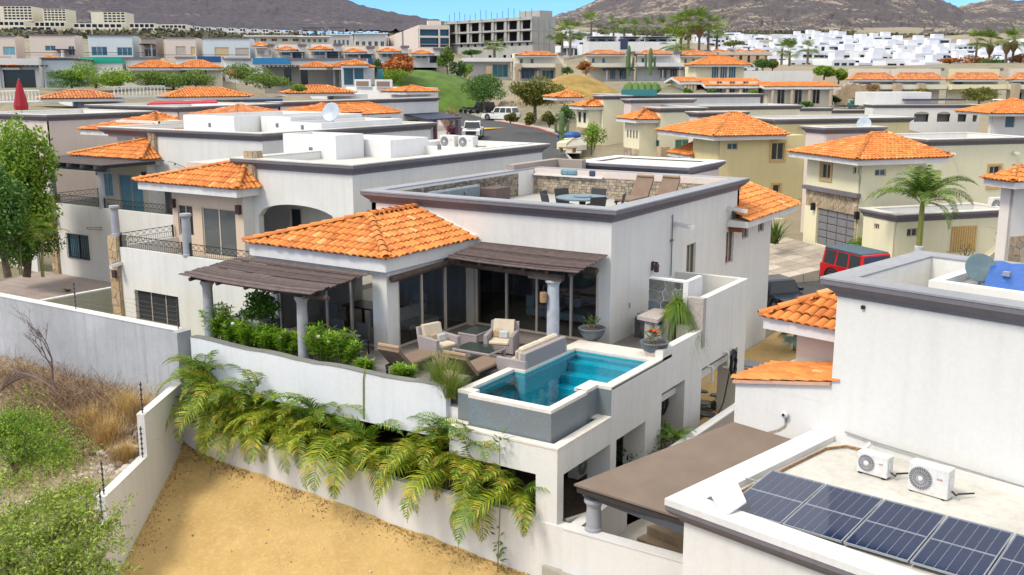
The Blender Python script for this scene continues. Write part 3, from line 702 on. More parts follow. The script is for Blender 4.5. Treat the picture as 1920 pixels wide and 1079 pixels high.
for k in range(len(OUT)):
    j = (k+1) % len(OUT); a, b_ = OUT[k], OUT[j]
    ins = lambda p: p
    if k in (1, 2, 3, 4, 5, 6, 7, 8, 9): mb.add([(*a, .262), (*b_, .262), (*b_, -1.0), (*a, -1.0)], [(0, 3, 2, 1)])
PL.part('shell', mb, MOSW)
def water(name, c, dens):
    m, nt, b = newmat(name); nt.nodes.remove(b)
    pos = N(nt, 'NewGeometry').outputs['Position']
    bp = N(nt, 'Bump'); bp.inputs['Strength'].default_value = .12; bp.inputs['Distance'].default_value = .05; nt.links.new(noise(nt, 3.5, 2, .5, pos), bp.inputs['Height'])
    t = N(nt, 'BsdfTransparent'); t.inputs[0].default_value = (*c, 1); g = N(nt, 'BsdfGlossy'); g.inputs['Roughness'].default_value = .03; fr = N(nt, 'Fresnel'); fr.inputs[0].default_value = 1.33
    nt.links.new(bp.outputs[0], g.inputs['Normal']); nt.links.new(bp.outputs[0], fr.inputs['Normal'])
    mx = N(nt, 'MixShader'); nt.links.new(fr.outputs[0], mx.inputs[0]); nt.links.new(t.outputs[0], mx.inputs[1]); nt.links.new(g.outputs[0], mx.inputs[2]); nt.links.new(mx.outputs[0], nt.nodes['Material Output'].inputs[0]); return m
PL.part('water', MB().poly([(x, y, .235) for x, y in W_IN]), water('pool_water', (.35, .88, .95), 1))
# lower spill basin
mb = MB(); mb.box(-15.1, -12.05, 20.85, 23.5, -1.15, -.85); PL.part('spill_floor', mb, MOSW)
PL.part('spill_water', MB().poly([(-15.05, 20.85, -.66), (-12.07, 20.85, -.66), (-12.07, 23.4, -.66), (-12.2, 23.4, -.66), (-12.2, 20.9, -.66), (-15.05, 20.9, -.66)]), water('spill_water', (.12, .40, .42), 1))
mb = MB(); mb.box(-15.12, -11.80, 20.61, 20.86, -.52, -.47); mb.box(-12.06, -11.80, 20.86, 23.49, -.52, -.47); mb.box(-12.24, -12.06, 23.15, 23.49, -.52, -.47); mb.box(-15.4, -14.7, 20.86, 21.1, -.52, -.47); PL.part('spill_coping', mb, plain('coping_white_stone', (.7, .66, .6), .8))
PL.part('skimmer_lid', MB().lathe([(.13, 0), (.13, .03), (.11, .04)], (-12.13, 22.72, -.62), 16), plain('white_plastic', (.8, .8, .8), .4)); PL.part('return_grille', MB().box(-12.16, -12.08, 21.45, 21.7, -.655, -.63), plain('white_plastic', (.8, .8, .8), .4))
# ================================================================== terrace furniture
def wicker():
    m, nt, b = newmat('wicker_grey'); L = nt.links
    w = N(nt, 'TexWave'); w.inputs['Scale'].default_value = 22; w.inputs['Distortion'].default_value = 1.5; L.new(N(nt, 'TexCoord').outputs['Object'], w.inputs['Vector'])
    L.new(mixc(nt, w.outputs['Fac'], (.25, .22, .23), (.40, .36, .36)), b.inputs['Base Color']); b.inputs['Roughness'].default_value = .7; bump(nt, b, w.outputs['Fac'], .4, .01); return m
WICK = wicker(); CUSH = plain('cushion_cream', (.62, .53, .40), .9, 0, .08, 4., .2); CUSHT = plain('cushion_tan', (.45, .33, .20), .9); BROWNC = plain('lounger_brown', (.21, .145, .105), .85, 0, .1, 3., .2)
TGLASS = plain('table_glass_green', (.05, .065, .06), .12)
def armchair(at, rz, label):
    R = Root('armchair', label, 'armchair', at, rz=rz, group='grey wicker armchairs on the terrace'); R.at = Vector((0, 0, 0))
    R.part('frame', MB().bbox(-.46, .46, -.42, .46, .05, .30, .015), WICK)
    for s in (-1, 1): R.part('armrest', MB().bbox(s*.475, s*.34, -.46, .44, .045, .62, .015), WICK)
    R.part('backrest', MB().add(*(lambda: ([(x, y+(.12 if z > .5 else 0), z) for z in (.3, .86) for x, y in ((-.45, .36), (.45, .36), (.45, .47), (-.45, .47))], [(3,2,1,0),(4,5,6,7),(0,1,5,4),(1,2,6,5),(2,3,7,6),(3,0,4,7)]))()), WICK)
    R.part('seat_cushion', MB().bbox(-.33, .33, -.44, .3, .30, .43, .04), CUSH)
    R.part('back_cushion', MB().add(*(lambda: ([(x, y+(.13 if z > .5 else 0), z) for z in (.42, .93) for x, y in ((-.33, .2), (.33, .2), (.33, .36), (-.33, .36))], [(3,2,1,0),(4,5,6,7),(0,1,5,4),(1,2,6,5),(2,3,7,6),(3,0,4,7)]))()), CUSH)
    R.part('throw_pillow', MB().bbox(-.26, .05, .02, .16, .42, .70, .05), CUSHT); R.part('throw_pillow', MB().bbox(-.08, .24, -.06, .06, .42, .68, .05), LINEN)
    for x in (-.42, .42):
        for y in (-.4, .42): R.part('foot', MB().box(x-.03, x+.03, y-.03, y+.03, 0, .05), IRON)
armchair((-18.35, 24.62, 0), rad(75), 'grey wicker armchair with cream cushions beside the two brown loungers')
armchair((-16.95, 26.0, 0), rad(20), 'grey wicker armchair with cream cushions in front of the sliding doors')
def glass_table(at, sx, sy, h, name, label):
    R = Root(name, label, 'table', at); x, y, z = at
    R.part('table_top', MB().bbox(x-sx/2, x+sx/2, y-sy/2, y+sy/2, h-.07, h-.008, .01), WICK); R.part('glass_top', MB().box(x-sx/2+.04, x+sx/2-.04, y-sy/2+.04, y+sy/2-.04, h-.008, h+.004), TGLASS)
    for i in (-1, 1):
        for j in (-1, 1): R.part('leg', MB().box(x+i*(sx/2-.05)-.045, x+i*(sx/2-.05)+.045, y+j*(sy/2-.05)-.045, y+j*(sy/2-.05)+.045, 0, h-.07), WICK)
    if h > .5: R.part('side_panel', MB().box(x-sx/2+.1, x+sx/2-.1, y-sy/2+.01, y-sy/2+.04, .05, h-.07), WICK)
glass_table((-16.9, 24.68, 0), 1.35, .92, .43, 'coffee_table', 'low wicker coffee table with green glass top between the armchairs')
glass_table((-17.9, 25.95, 0), .72, .95, .56, 'side_table', 'taller wicker side table with glass top between armchairs near the doors')
s = Root('outdoor_sofa', 'grey wicker sofa with cream cushions, its back against the pool coping', 'sofa', (-15.1, 24.7, 0))
s.part('frame', MB().bbox(-15.55, -14.62, 23.62, 25.95, .05, .30, .015), WICK); s.part('backrest', MB().bbox(-14.78, -14.6, 23.62, 25.95, .3, .82, .02), WICK)
for y in (23.60, 25.85): s.part('armrest', MB().bbox(-15.575, -14.59, y, y+.13, .05, .6, .015), WICK)
for k in range(2): s.part('seat_cushion', MB().bbox(-15.5, -14.85, 23.78+1.03*k, 24.78+1.03*k, .3, .43, .04), CUSH); s.part('back_cushion', MB().bbox(-14.98, -14.79, 23.8+1.03*k, 24.78+1.03*k, .42, .92, .05), CUSH)
s.part('throw_pillow', MB().bbox(-15.12, -14.98, 23.85, 24.3, .43, .8, .05), plain('stripe_pillow', (.5, .42, .32), .9))
def lounger(x, y0, label, w=.78, z=0, head=.62, dirn=1, L=1.95, mat=None, zs=.33):
    R = Root('sun_lounger', label, 'sun lounger', (x, y0, z)); m = mat or BROWNC
    hy = .62
    R.part('mattress', MB().bbox(x-w/2, x+w/2, y0+dirn*hy, y0+dirn*L, z+zs-.02, z+zs+.09, .03), m)
    v = [(xx, y0+dirn*yy, z+zz) for (yy, zz) in ((hy, zs), (0., zs+head), (-.04, zs+head-.1), (hy-.06, zs-.1)) for xx in (x-w/2, x+w/2)]
    R.part('backrest', MB().add(v, [(0, 1, 3, 2), (2, 3, 5, 4), (4, 5, 7, 6), (6, 7, 1, 0), (0, 2, 4, 6), (1, 7, 5, 3)]), m)
    R.part('head_pillow', MB().tube([(x-w/2+.02, y0+dirn*.03, z+zs+head+.02), (x+w/2-.02, y0+dirn*.03, z+zs+head+.02)], .06, 8), plain('pillow_tan', (.36, .24, .15), .9))
    mb = MB()
    for s_ in (-1, 1):
        xx = x+s_*(w/2-.03)
        mb.box(xx-.025, xx+.025, y0+dirn*.3, y0+dirn*L, z+zs-.09, z+zs-.03); mb.tube([(xx, y0+dirn*.02, z+zs+head-.1), (xx, y0+dirn*hy, z+zs-.1)], .02, 5)
    R.part('frame', mb, IRON)
    for s_ in (-1, 1):
        for yy in (.35, L-.15): R.part('leg', MB().box(x+s_*(w/2-.03)-.025, x+s_*(w/2-.03)+.025, y0+dirn*yy-.025, y0+dirn*yy+.025, z, z+zs-.09), IRON)
lounger(-18.0, 21.75, 'brown sun lounger on the terrace nearest the oleander hedge'); lounger(-15.95, 22.1, 'brown sun lounger on the terrace beside the pool coping')
# outdoor dining set under the front pergola
t = Root('outdoor_table', 'grey weathered outdoor dining table under the front pergola', 'table', (-21.3, 22.5, 0))
for k in range(6): t.part('plank', MB().box(-22.5, -20.1, 21.98+k*.17, 21.98+k*.17+.16, .71, .75), plain('table_grey_wood', (.30, .27, .25), .8, 0, .2, 5.))
for x in (-22.3, -20.3):
    for y in (22.05, 22.9): t.part('leg', MB().box(x-.045, x+.045, y-.045, y+.045, 0, .71), LEGW)
def sling_chair(at, rz, label, m):
    R = Root('outdoor_chair', label, 'chair', at, rz=rz, group='chairs at the outdoor dining table'); R.at = Vector((0, 0, 0))
    R.part('seat', MB().bbox(-.24, .24, -.24, .24, .42, .46, .012), m); R.part('backrest', MB().bbox(-.24, .24, .22, .27, .46, .95, .015), m)
    for x in (-.22, .22):
        for y in (-.22, .24): R.part('leg', MB().box(x-.02, x+.02, y-.02, y+.02, 0, .42), IRON)
SLING = plain('sling_dark', (.05, .055, .065), .7)
for i, (x, y, r, lb) in enumerate(((-20.5, 23.3, 0, 'dark sling chair behind the outdoor table, next to the grey pier'), (-21.5, 23.3, 5, 'second dark sling chair from the pier behind the outdoor table'), (-22.95, 22.5, 95, 'dark sling chair at the head of the outdoor table by the leafy shrub'))): sling_chair((x, y, 0), rad(r), lb, SLING)
mb = MB(); mb.bbox(-24.6, -23.3, 21.9, 22.5, .55, .98, .05); g = Root('barbecue', 'stainless barbecue half hidden behind the oleanders under the pergola', 'barbecue', (-24, 22.2, 0)); g.part('hood', mb, plain('steel', (.45, .47, .5), .35, .8)); g.part('cart', MB().box(-24.5, -23.4, 21.95, 22.45, 0, .55), IRON)
def bowl_pot(at, r, label, flower=None, seed=1):
    R = Root('potted_plant', label, 'potted plant', at); rg = random.Random(seed); x, y, z = at
    R.part('pot', MB().lathe([(r*.42, 0), (r*.62, r*.12), (r*.9, r*.5), (r, r*.85), (r*1.04, r*.86), (r*1.04, r*.94), (r*.93, r*.94), (r*.9, r*.8)], at, 20), plain('pot_blue_grey', (.13, .17, .20), .5, 0, .25, 6.), smooth=True)
    R.part('soil', MB().lathe([(r*.9, 0), (r*.2, r*.06)], (x, y, z+r*.8), 12), plain('soil', (.09, .06, .04), .95))
    mb = MB()
    for i in range(5):
        a = rg.uniform(0, 6.28); mb.tube([(x+.08*math.cos(a), y+.08*math.sin(a), z+r*.8), (x+.16*math.cos(a), y+.16*math.sin(a), z+r*.8+.25)], .012, 5)
    R.part('stem', mb, plain('stem_tan', (.25, .2, .1), .8)); mb = MB()
    for i in range(46):
        a = rg.uniform(0, 6.28); e = rg.uniform(.1, 1.2); l = rg.uniform(.12, .24); o = Vector((x+rg.gauss(0, .1), y+rg.gauss(0, .1), z+r*.8+rg.uniform(.15, .38)))
        d = Vector((math.cos(a)*math.cos(e), math.sin(a)*math.cos(e), math.sin(e))); s_ = d.cross(Vector((0, 0, 1))).normalized()*.035
        mb.poly([tuple(o), tuple(o+d*l*.5+s_), tuple(o+d*l-Vector((0, 0, .05))), tuple(o+d*l*.5-s_)])
    R.part('leaves', mb, LEAFY)
    if flower:
        mb = MB()
        for i in range(7):
            c = (x+rg.gauss(0, .12), y+rg.gauss(0, .12), z+r*.8+rg.uniform(.25, .42)); mb.lathe([(.01, -.03), (.06, 0), (.05, .03), (.01, .05)], c, 6)
        R.part('flower', mb, flower, kind='stuff')
LEAFY = varied('leaf_lime', [(0., (.05, .12, .015)), (.5, (.11, .20, .03)), (1., (.20, .26, .05))], .6, 'island', .15, 3., 0, trans=.25)
bowl_pot((-14.62, 27.62, .35), .42, 'blue grey bowl pot with small green plant at the far pool corner', None, 3)
bowl_pot((-12.25, 27.1, .35), .42, 'blue grey bowl pot with red flowers on the wall beside the stone bar', plain('flower_red', (.65, .05, .03), .6), 5)
# ================================================================== foliage builders
def leaf_cards(C, nrm_spread, size, rg, asp=.45, up=.3):
    """n leaf quads (diamonds) centred at C (n,3): arrays of verts and faces"""
    n = len(C); d = rg.normal(size=(n, 3)); d[:, 2] += up; d /= np.linalg.norm(d, axis=1)[:, None]
    r = rg.normal(size=(n, 3)); s = np.cross(d, r); s /= np.linalg.norm(s, axis=1)[:, None]
    sz = (size*rg.uniform(.6, 1.35, n))[:, None]
    V = np.stack([C-d*sz*.5, C+s*sz*asp*.5, C+d*sz*.5, C-s*sz*asp*.5], 1).reshape(-1, 3)
    return V, np.arange(4*n).reshape(-1, 4)
def crown_points(n, lobes, rg, shell=.55):
    """points spread through several ellipsoid clumps, denser towards the outside"""
    w = np.array([l[3]*l[4]*l[5] for l in lobes])**.67; w /= w.sum(); idx = rg.choice(len(lobes), n, p=w)
    L = np.array(lobes)[idx]; d = rg.normal(size=(n, 3)); d /= np.linalg.norm(d, axis=1)[:, None]
    r = rg.uniform(shell**3, 1, n)**(1/3.); r *= 1+.10*rg.normal(size=n)
    return L[:, :3]+d*r[:, None]*L[:, 3:6]
def clumpy(cx, cy, cz, rx, ry, rz, k, rg, f=(.32, .5)):
    """k clumps scattered over an ellipsoid"""
    out = []
    for i in range(k):
        d = rg.normal(size=3); d /= np.linalg.norm(d); d[2] = d[2]*.9+.12; q = rg.uniform(.35, .8); s = rg.uniform(*f)
        out.append((cx+d[0]*rx*q, cy+d[1]*ry*q, cz+d[2]*rz*q, rx*s, ry*s, rz*s*.85))
    return out
def limbs(mb, base, top, r, lobes, rg, k=6):
    b = Vector(base); t = Vector(top); m = b.lerp(t, .5)+Vector((rg.normal()*.05, rg.normal()*.05, 0))*(t-b).length
    mb.tube([b, m, t], r, 8, r*.6)
    for l in lobes[:k]:
        c = Vector(l[:3]); s = m.lerp(t, rg.uniform(.2, 1)); q = s.lerp(c, .5)+Vector((0, 0, -.08*(c-s).length)); mb.tube([s, q, c], r*.42, 5, r*.1)
GREENS = dict(
 mid=varied('leaf_mid', [(0., (.03, .10, .010)), (.45, (.07, .19, .018)), (.8, (.12, .27, .028)), (1., (.20, .32, .04))], .6, 'island', .25, .6, 0, trans=.2),
 bright=varied('leaf_bright', [(0., (.09, .20, .01)), (.45, (.19, .36, .015)), (.8, (.30, .46, .03)), (1., (.42, .52, .05))], .6, 'island', .25, .6, 0, trans=.3),
 olive=varied('leaf_olive', [(0., (.09, .12, .02)), (.5, (.20, .22, .03)), (1., (.32, .28, .045))], .65, 'island', .25, .6, 0, trans=.2),
 dark=varied('leaf_dark', [(0., (.018, .06, .012)), (.5, (.045, .12, .02)), (1., (.09, .19, .035))], .6, 'island', .25, .6, 0, trans=.15),
 orange=varied('leaf_orange', [(0., (.08, .14, .015)), (.3, (.26, .12, .02)), (.6, (.55, .14, .02)), (1., (.68, .25, .04))], .6, 'island', .25, .6, 0, trans=.2),
 palm=varied('leaf_palm', [(0., (.05, .13, .012)), (.45, (.11, .23, .020)), (.8, (.20, .31, .03)), (1., (.36, .36, .05))], .5, 'island', .2, 1.2, 0, trans=.2),
 dryb=varied('leaf_dry', [(0., (.22, .13, .06)), (.5, (.34, .21, .10)), (1., (.46, .32, .16))], .9, 'island', .25, .8, 0))
BARK = plain('bark_grey', (.16, .125, .10), .95, 0, .3, 5., .4); BARKP = plain('palm_trunk', (.24, .19, .14), .95, 0, .3, 6., .4)
def tree(name, label, base, h, rx, ry, rz, n, size, mat, seed, k=12, trunk=.12, lean=(0, 0), group=None, cat='tree', cz=None, f=(.32, .5), extra=None, asp=.5):
    rg = np.random.default_rng(seed); R = Root(name, label, cat, base, group=group); x, y, z = base
    cx, cy = x+lean[0], y+lean[1]; cz = z+h-rz if cz is None else z+cz
    lb = clumpy(cx, cy, cz, rx, ry, rz, k, rg, f); mb = MB(); limbs(mb, base, (cx, cy, max(z+.2, cz-rz*.35)), trunk, lb, rg); R.part('trunk', mb, BARK)
    V, F = leaf_cards(crown_points(n, lb, rg), 1, size, rg, asp); o = link('crown', mesh_np('crown', V-np.array(base), F), mat, None, R.o)
    if extra:
        m2, n2, s2, zlo = extra; C = crown_points(n2, lb, rg, .9); C = C[C[:, 2] > cz+zlo*rz]; V, F = leaf_cards(C, 1, s2, rg, .8); link('blossom', mesh_np('blossom', V-np.array(base), F), m2, None, R.o)
    return R
def shrub(name, label, base, rx, ry, rz, n, size, mat, seed, k=9, group=None, cat='shrub', f=(.35, .55), asp=.5):
    rg = np.random.default_rng(seed); R = Root(name, label, cat, base, group=group); x, y, z = base
    lb = clumpy(x, y, z+rz*.9, rx, ry, rz, k, rg, f); lb = [(a, b, max(c, z+e*.7), d, g, e) for a, b, c, d, g, e in lb]; mb = MB()
    for l in lb[:7]: mb.tube([base, Vector(base).lerp(Vector(l[:3]), .6)+Vector((0, 0, .05)), l[:3]], .025*max(1, rx), 4, .008)
    R.part('branches', mb, BARK); C = crown_points(n, lb, rg); C = C[C[:, 2] > z-.02]
    V, F = leaf_cards(C, 1, size, rg, asp); link('foliage', mesh_np('foliage', V-np.array(base), F), mat, None, R.o); return R
def frond_mesh(L=1.6, lift=.9, droop=1.6, ll=.36, nl=30, seed=0, lw=.028, gap=0, vee=.35):
    """feather frond along +X: arched midrib and two rows of folded leaflets"""
    rg = random.Random(seed); mb = MB(); pts = []; p = Vector((0, 0, 0)); ang = lift; n = 14; dl = L/n
    for i in range(n+1):
        pts.append(p.copy()); ang = lift-droop*(i/n)**1.3; p = p+Vector((math.cos(ang), 0, math.sin(ang)))*dl
    mb.tube(pts, .014, 4, .004)
    for i in range(nl):
        t = .14+.86*(i/(nl-1)); q = t*n; k = min(int(q), n-1); o = pts[k].lerp(pts[k+1], q-k); d = (pts[k+1]-pts[k]).normalized(); upv = Vector((-d.z, 0, d.x))
        l = ll*(math.sin(math.pi*min(1., .18+t*.86)))**.7*rg.uniform(.85, 1.12)
        for s in (-1, 1):
            if rg.random() < gap: continue
            e = (d*rg.uniform(.55, .8)+Vector((0, s, 0))*.85+upv*vee).normalized(); f2 = (e+Vector((0, 0, -rg.uniform(.45, .85)))).normalized()
            a = o; m = o+e*l*.5; z = m+f2*l*.55; wv = d*lw*.6
            mb.add([tuple(a-wv*.5), tuple(a+wv*.5), tuple(m+wv), tuple(m-wv), tuple(z)], [(0, 1, 2, 3), (3, 2, 4)])
    return mb.mesh('frond')
def palm_mats(me, m):
    me.materials.clear(); me.materials.append(m); return me
PALMY = varied('areca_leaf', [(0., (.10, .20, .012)), (.35, (.22, .34, .015)), (.65, (.38, .46, .02)), (.86, (.56, .52, .03)), (.95, (.64, .46, .08)), (1., (.50, .28, .10))], .5, 'island', .2, 1.6, 0, trans=.3)
PALMG = varied('areca_leaf_deep', [(0., (.06, .16, .012)), (.4, (.12, .26, .02)), (.75, (.22, .37, .03)), (1., (.40, .44, .05))], .5, 'island', .2, 1.6, 0, trans=.3)
FR_Y = [palm_mats(frond_mesh(1.5, .95, 2.3, .36, 30, s), PALMY) for s in range(3)]+[palm_mats(frond_mesh(1.7, 1.1, 2.7, .40, 32, 7), PALMY)]
FR_G = [palm_mats(frond_mesh(1.5, 1.0, 2.1, .38, 30, 10+s), PALMG) for s in range(3)]
def feather_palm(base, h, label, fr, nf, rg, a0=0, a1=2*math.pi, group=None, name='areca_palm', stems=3, sc=(.8, 1.15), pit=(-.5, .5), spread=.25, trunk=.035, tm=None):
    R = Root(name, label, 'palm', base, group=group); x, y, z = base; tips = []
    for s in range(stems):
        q = (x+rg.uniform(-spread, spread), y+rg.uniform(-spread*.4, spread*.4), z+h*rg.uniform(.75, 1.1)); tips.append(q)
        R.part('stem', MB().tube([(x+(q[0]-x)*.4, y+(q[1]-y)*.4, z), ((x+q[0])/2, (y+q[1])/2, (z+q[2])/2), q], trunk, 6, trunk*.7), tm or plain('areca_stem', (.20, .22, .06), .6))
    for i in range(nf):
        q = tips[i % stems]; a = a0+(a1-a0)*(i+rg.uniform(-.3, .3))/max(1, nf-1); s = rg.uniform(*sc)
        R.put('frond', rg.choice(fr), None, q, (rg.uniform(-.35, .35), rg.uniform(*pit), a), scale=(s, s, s))
    return R
# ================================================================== terrain
ZR = [(20, -3.6), (50, -3.4), (62, -3.0), (105, .5), (125, 1.2), (150, 2.0), (175, 2.4), (200, 3.)]
ST = [(26, 21.8, 29.8), (40, 17, 25), (62, 9.5, 17.5), (80, 3.4, 11.4), (95, -1.7, 6.3), (105, -5.3, 5.4), (113, -6.3, 6.2), (121, -6.8, 6.4), (135, -8.6, 3.4), (147, -10, -2.0), (160, -12, -5.5), (176, -15, -9)]
def zroad(d):
    for (d0, z0), (d1, z1) in zip(ZR, ZR[1:]):
        if d <= d1: return z0+(z1-z0)*max(0, d-d0)/(d1-d0)
    return ZR[-1][1]
CPT = [(-8, 8, -9), (0, 8, -9), (8, 8, -9), (-14, 16, -9), (0, 16, -9), (-5, 12, -9), (-5, 19, -9), (5, 19, -9), (-12, 21, -9), (-1, 21, -9), (-16, 25, -8), (-11, 25, -8), (-6, 25, -8), (-1, 24.5, -8), (3, 22, -8), (-3, 27, -7), (-6, 30, -3.6), (7, 28, -3.25), (8, 34, -3.3), (11, 44, -3.5), (-14, 42, -3.1), (-26, 59, -3.1), (-30, 45, -3.3), (-40, 40, -3.6), (-25, 30, -6), (0, 48, -3.3), (20, 38, -3.6), (30, 40, -3.6)]
for d in (45, 62, 80, 100, 118, 140, 160): a = (32.6-.322*d)/.947; CPT.append((a, d, zroad(d)-.06)); CPT.append((a-7, d, zroad(d)-.1)); CPT.append((a+6, d, zroad(d)-.1))
CPT += [(19, 63, -2.0), (30, 66, -2.0), (45, 70, -2.2), (40, 95, -1), (25, 95, -.2), (20, 130, 1.5), (60, 140, .5), (-45, 80, -2.), (-30, 85, -1.0), (-60, 110, 1.), (-35, 115, 2.), (-15, 120, 1.5)]
for px, py, d in ((40, 200, 110), (250, 195, 115), (450, 190, 115), (600, 185, 118), (60, 165, 150), (300, 165, 150), (600, 165, 150), (830, 170, 160), (760, 160, 165), (100, 112, 220), (400, 114, 220), (0, 100, 300), (100, 99, 300), (300, 99, 300), (560, 100, 300), (0, 84, 420), (100, 83, 420), (300, 84, 420), (560, 88, 420), (100, 74, 510), (400, 78, 510), (620, 112, 222), (720, 135, 225), (900, 150, 222), (1010, 152, 222), (1150, 152, 218), (1290, 152, 215), (1350, 155, 190), (1500, 200, 165), (1650, 205, 185), (1800, 205, 185), (1900, 210, 180), (1650, 240, 140), (1100, 165, 200), (930, 112, 300), (780, 95, 330), (660, 88, 400), (1180, 98, 300), (1400, 125, 300), (1650, 125, 330), (1850, 120, 330), (1500, 108, 420), (1700, 108, 430), (1500, 78, 620), (1800, 85, 600), (1200, 80, 600), (30, 67, 600), (300, 71, 600), (100, 57, 850), (300, 62, 850), (560, 75, 800), (900, 75, 900), (1900, 70, 900), (200, 52, 1200), (1000, 60, 1400), (1700, 60, 1300)):
    q = atD(px, py, d); a, dd = w2cam(q[0], q[1]); CPT.append((a, dd, q[2]))
_cu = np.array([(math.atan2(a, d)*2.4, math.log(math.hypot(a, d))) for a, d, z in CPT]); _cz = np.array([c[2] for c in CPT])
def hgt(a, d):
    u = np.atleast_1d(np.arctan2(a, d)*2.4); v = np.log(np.maximum(4, np.hypot(a, d))); v = np.atleast_1d(v)
    w = 1/((u[:, None]-_cu[None, :, 0])**2+(v[:, None]-_cu[None, :, 1])**2+.0016)**2
    return (w*_cz).sum(1)/w.sum(1)
def gz(x, y):
    a, d = w2cam(x, y); return float(hgt(np.array([a]), np.array([d]))[0])
def ground_mat():
    m, nt, b = newmat('ground_earth'); L = nt.links; pos = N(nt, 'NewGeometry').outputs['Position']
    n1 = ramp(nt, noise(nt, .02, 5, .6, pos), (.4, 0.), (.6, 1.)); n2 = ramp(nt, noise(nt, .4, 5, .7, pos), (.35, 0.), (.7, 1.))
    c = mixc(nt, n1, (.25, .20, .14), (.12, .125, .07)); c = mixc(nt, n2, c, (.27, .225, .16)); L.new(c, b.inputs['Base Color']); b.inputs['Roughness'].default_value = .95; bump(nt, b, noise(nt, 2., 6, .7, pos), .6, .1); return m
GROUND = ground_mat()
rr = np.r_[np.array([0.]), np.exp(np.linspace(math.log(5), math.log(9000), 230))]; th = np.linspace(0, 2*math.pi, 601)[:-1]
RR, TT = np.meshgrid(rr, th, indexing='ij'); A_, D_ = RR*np.sin(TT), RR*np.cos(TT)
Zg = hgt(A_.ravel(), np.where(D_.ravel() < 3, 3, D_.ravel())).reshape(RR.shape); Zg = np.where(D_ < 2, np.minimum(Zg, -6), Zg)
_l = np.interp(D_, [q[0] for q in ST], [q[1] for q in ST]); _r = np.interp(D_, [q[0] for q in ST], [q[2] for q in ST]); _zr = np.interp(D_, [q[0] for q in ZR], [q[1] for q in ZR])
Zg = np.where((D_ > 27) & (D_ < 178) & (A_ > _l-5) & (A_ < _r+3.5), np.minimum(Zg, _zr-.14), Zg)
gx, gy = A_*CY-D_*SY, A_*SY+D_*CY; V = np.stack([gx, gy, Zg], -1).reshape(-1, 3); nT = len(th); I = np.arange(len(rr)*nT).reshape(len(rr), nT)
F = np.stack([I[:-1], I[1:], np.roll(I, -1, 1)[1:], np.roll(I, -1, 1)[:-1]], -1).reshape(-1, 4)[:, ::-1]
link('ground', mesh_np('ground', V, F, True), GROUND, kind='structure')
def patch(name, P, z, mat, n=1, lift=0., thick=None):
    return struct(name, MB().prism(P, z-(thick or .3), z), mat)
patch('garden_ground', [(-26.2, 20.85), (-11.9, 20.85), (-11.9, 27), (-26.2, 27)], -3.05, plain('garden_soil', (.10, .07, .05), .95, 0, .3, 3.))
# dirt lot in front of the garden wall
rg = np.random.default_rng(3)
def height_noise(x, y, s, seed):
    r = np.random.default_rng(seed); z = 0
    for k in range(7):
        f = s*(1.7**k); a = r.uniform(0, 6.28); z = z+np.sin((x*math.cos(a)+y*math.sin(a))*f+r.uniform(0, 6.28))*.6**k
    return z
def wallx(y): return -25.67+(20.72-y)*(1.6/2.68)
ys = np.linspace(4, 20.62, 90); ts = np.linspace(0, 1, 110); Y2, T2 = np.meshgrid(ys, ts, indexing='ij'); X2 = wallx(Y2)+(6.-wallx(Y2))*T2**1.15
Z2 = -3.42-.058*(X2+25.6)-.29*(20.63-Y2)+.035*height_noise(X2, Y2, 1.1, 5)+.012*height_noise(X2, Y2, 6., 6)
Z2 += .22*np.exp(-(20.63-Y2)/.35)+.25*np.exp(-(X2-wallx(Y2))/.5)
I = np.arange(Y2.size).reshape(Y2.shape); F = np.stack([I[:-1, :-1], I[:-1, 1:], I[1:, 1:], I[1:, :-1]], -1).reshape(-1, 4)
def dirt_mat():
    m, nt, b = newmat('yellow_dirt'); L = nt.links; pos = N(nt, 'NewGeometry').outputs['Position']
    c = mixc(nt, ramp(nt, noise(nt, .8, 6, .65, pos), (.35, 0.), (.68, 1.)), (.56, .38, .15), (.46, .30, .11)); c = mixc(nt, ramp(nt, noise(nt, 7., 5, .7, pos), (.5, 0.), (.75, 1.)), c, (.62, .43, .18))
    c = mixc(nt, ramp(nt, noise(nt, 30., 3, .7, pos), (.62, 0.), (.72, .7)), c, (.20, .12, .06)); L.new(c, b.inputs['Base Color']); b.inputs['Roughness'].default_value = .97; bump(nt, b, noise(nt, 9., 8, .75, pos), .9, .06); return m
DIRT = dirt_mat(); link('dirt_lot', mesh_np('dirt_lot', np.stack([X2, Y2, Z2], -1).reshape(-1, 3), F, True), DIRT, kind='structure')
def zdirt(x, y): return -3.42-.058*(x+25.6)-.29*(20.63-y)+.22*math.exp(-(20.63-y)/.35)+.25*math.exp(-(x-wallx(y))/.5)
# leaf litter along the foot of the walls, small stones
n = 2600; k = rg.uniform(0, 1, n); along = rg.random(n) < .62
lx = np.where(along, -25.5+k*13, 0); ly = np.where(along, 20.55-np.abs(rg.exponential(.13, n)), 20.5-k*12); lx = np.where(along, lx, wallx(ly)+.06+np.abs(rg.exponential(.2, n)))
keep = (ly < 20.6); lx, ly = lx[keep], ly[keep]; lz = np.array([zdirt(a, b) for a, b in zip(lx, ly)])+.03+.03*rg.random(len(lx))
V, F = leaf_cards(np.stack([lx, ly, lz], 1), 1, .055, rg, .6, 0); link('leaf_litter', mesh_np('leaf_litter', V, F), varied('litter', [(0., (.16, .09, .035)), (.5, (.28, .16, .06)), (1., (.40, .26, .11))], .95, 'island', .2, 3., 0), kind='stuff')
mb = MB()
for i in range(260):
    y = rg.uniform(10, 20.3); x = rg.uniform(wallx(y)+.3, -9); s = abs(rg.normal())*.018+.012; z = zdirt(x, y)
    mb.lathe([(s*.5, -s), (s, 0), (s*.5, s*.6)], (x, y, z+.01), 5)
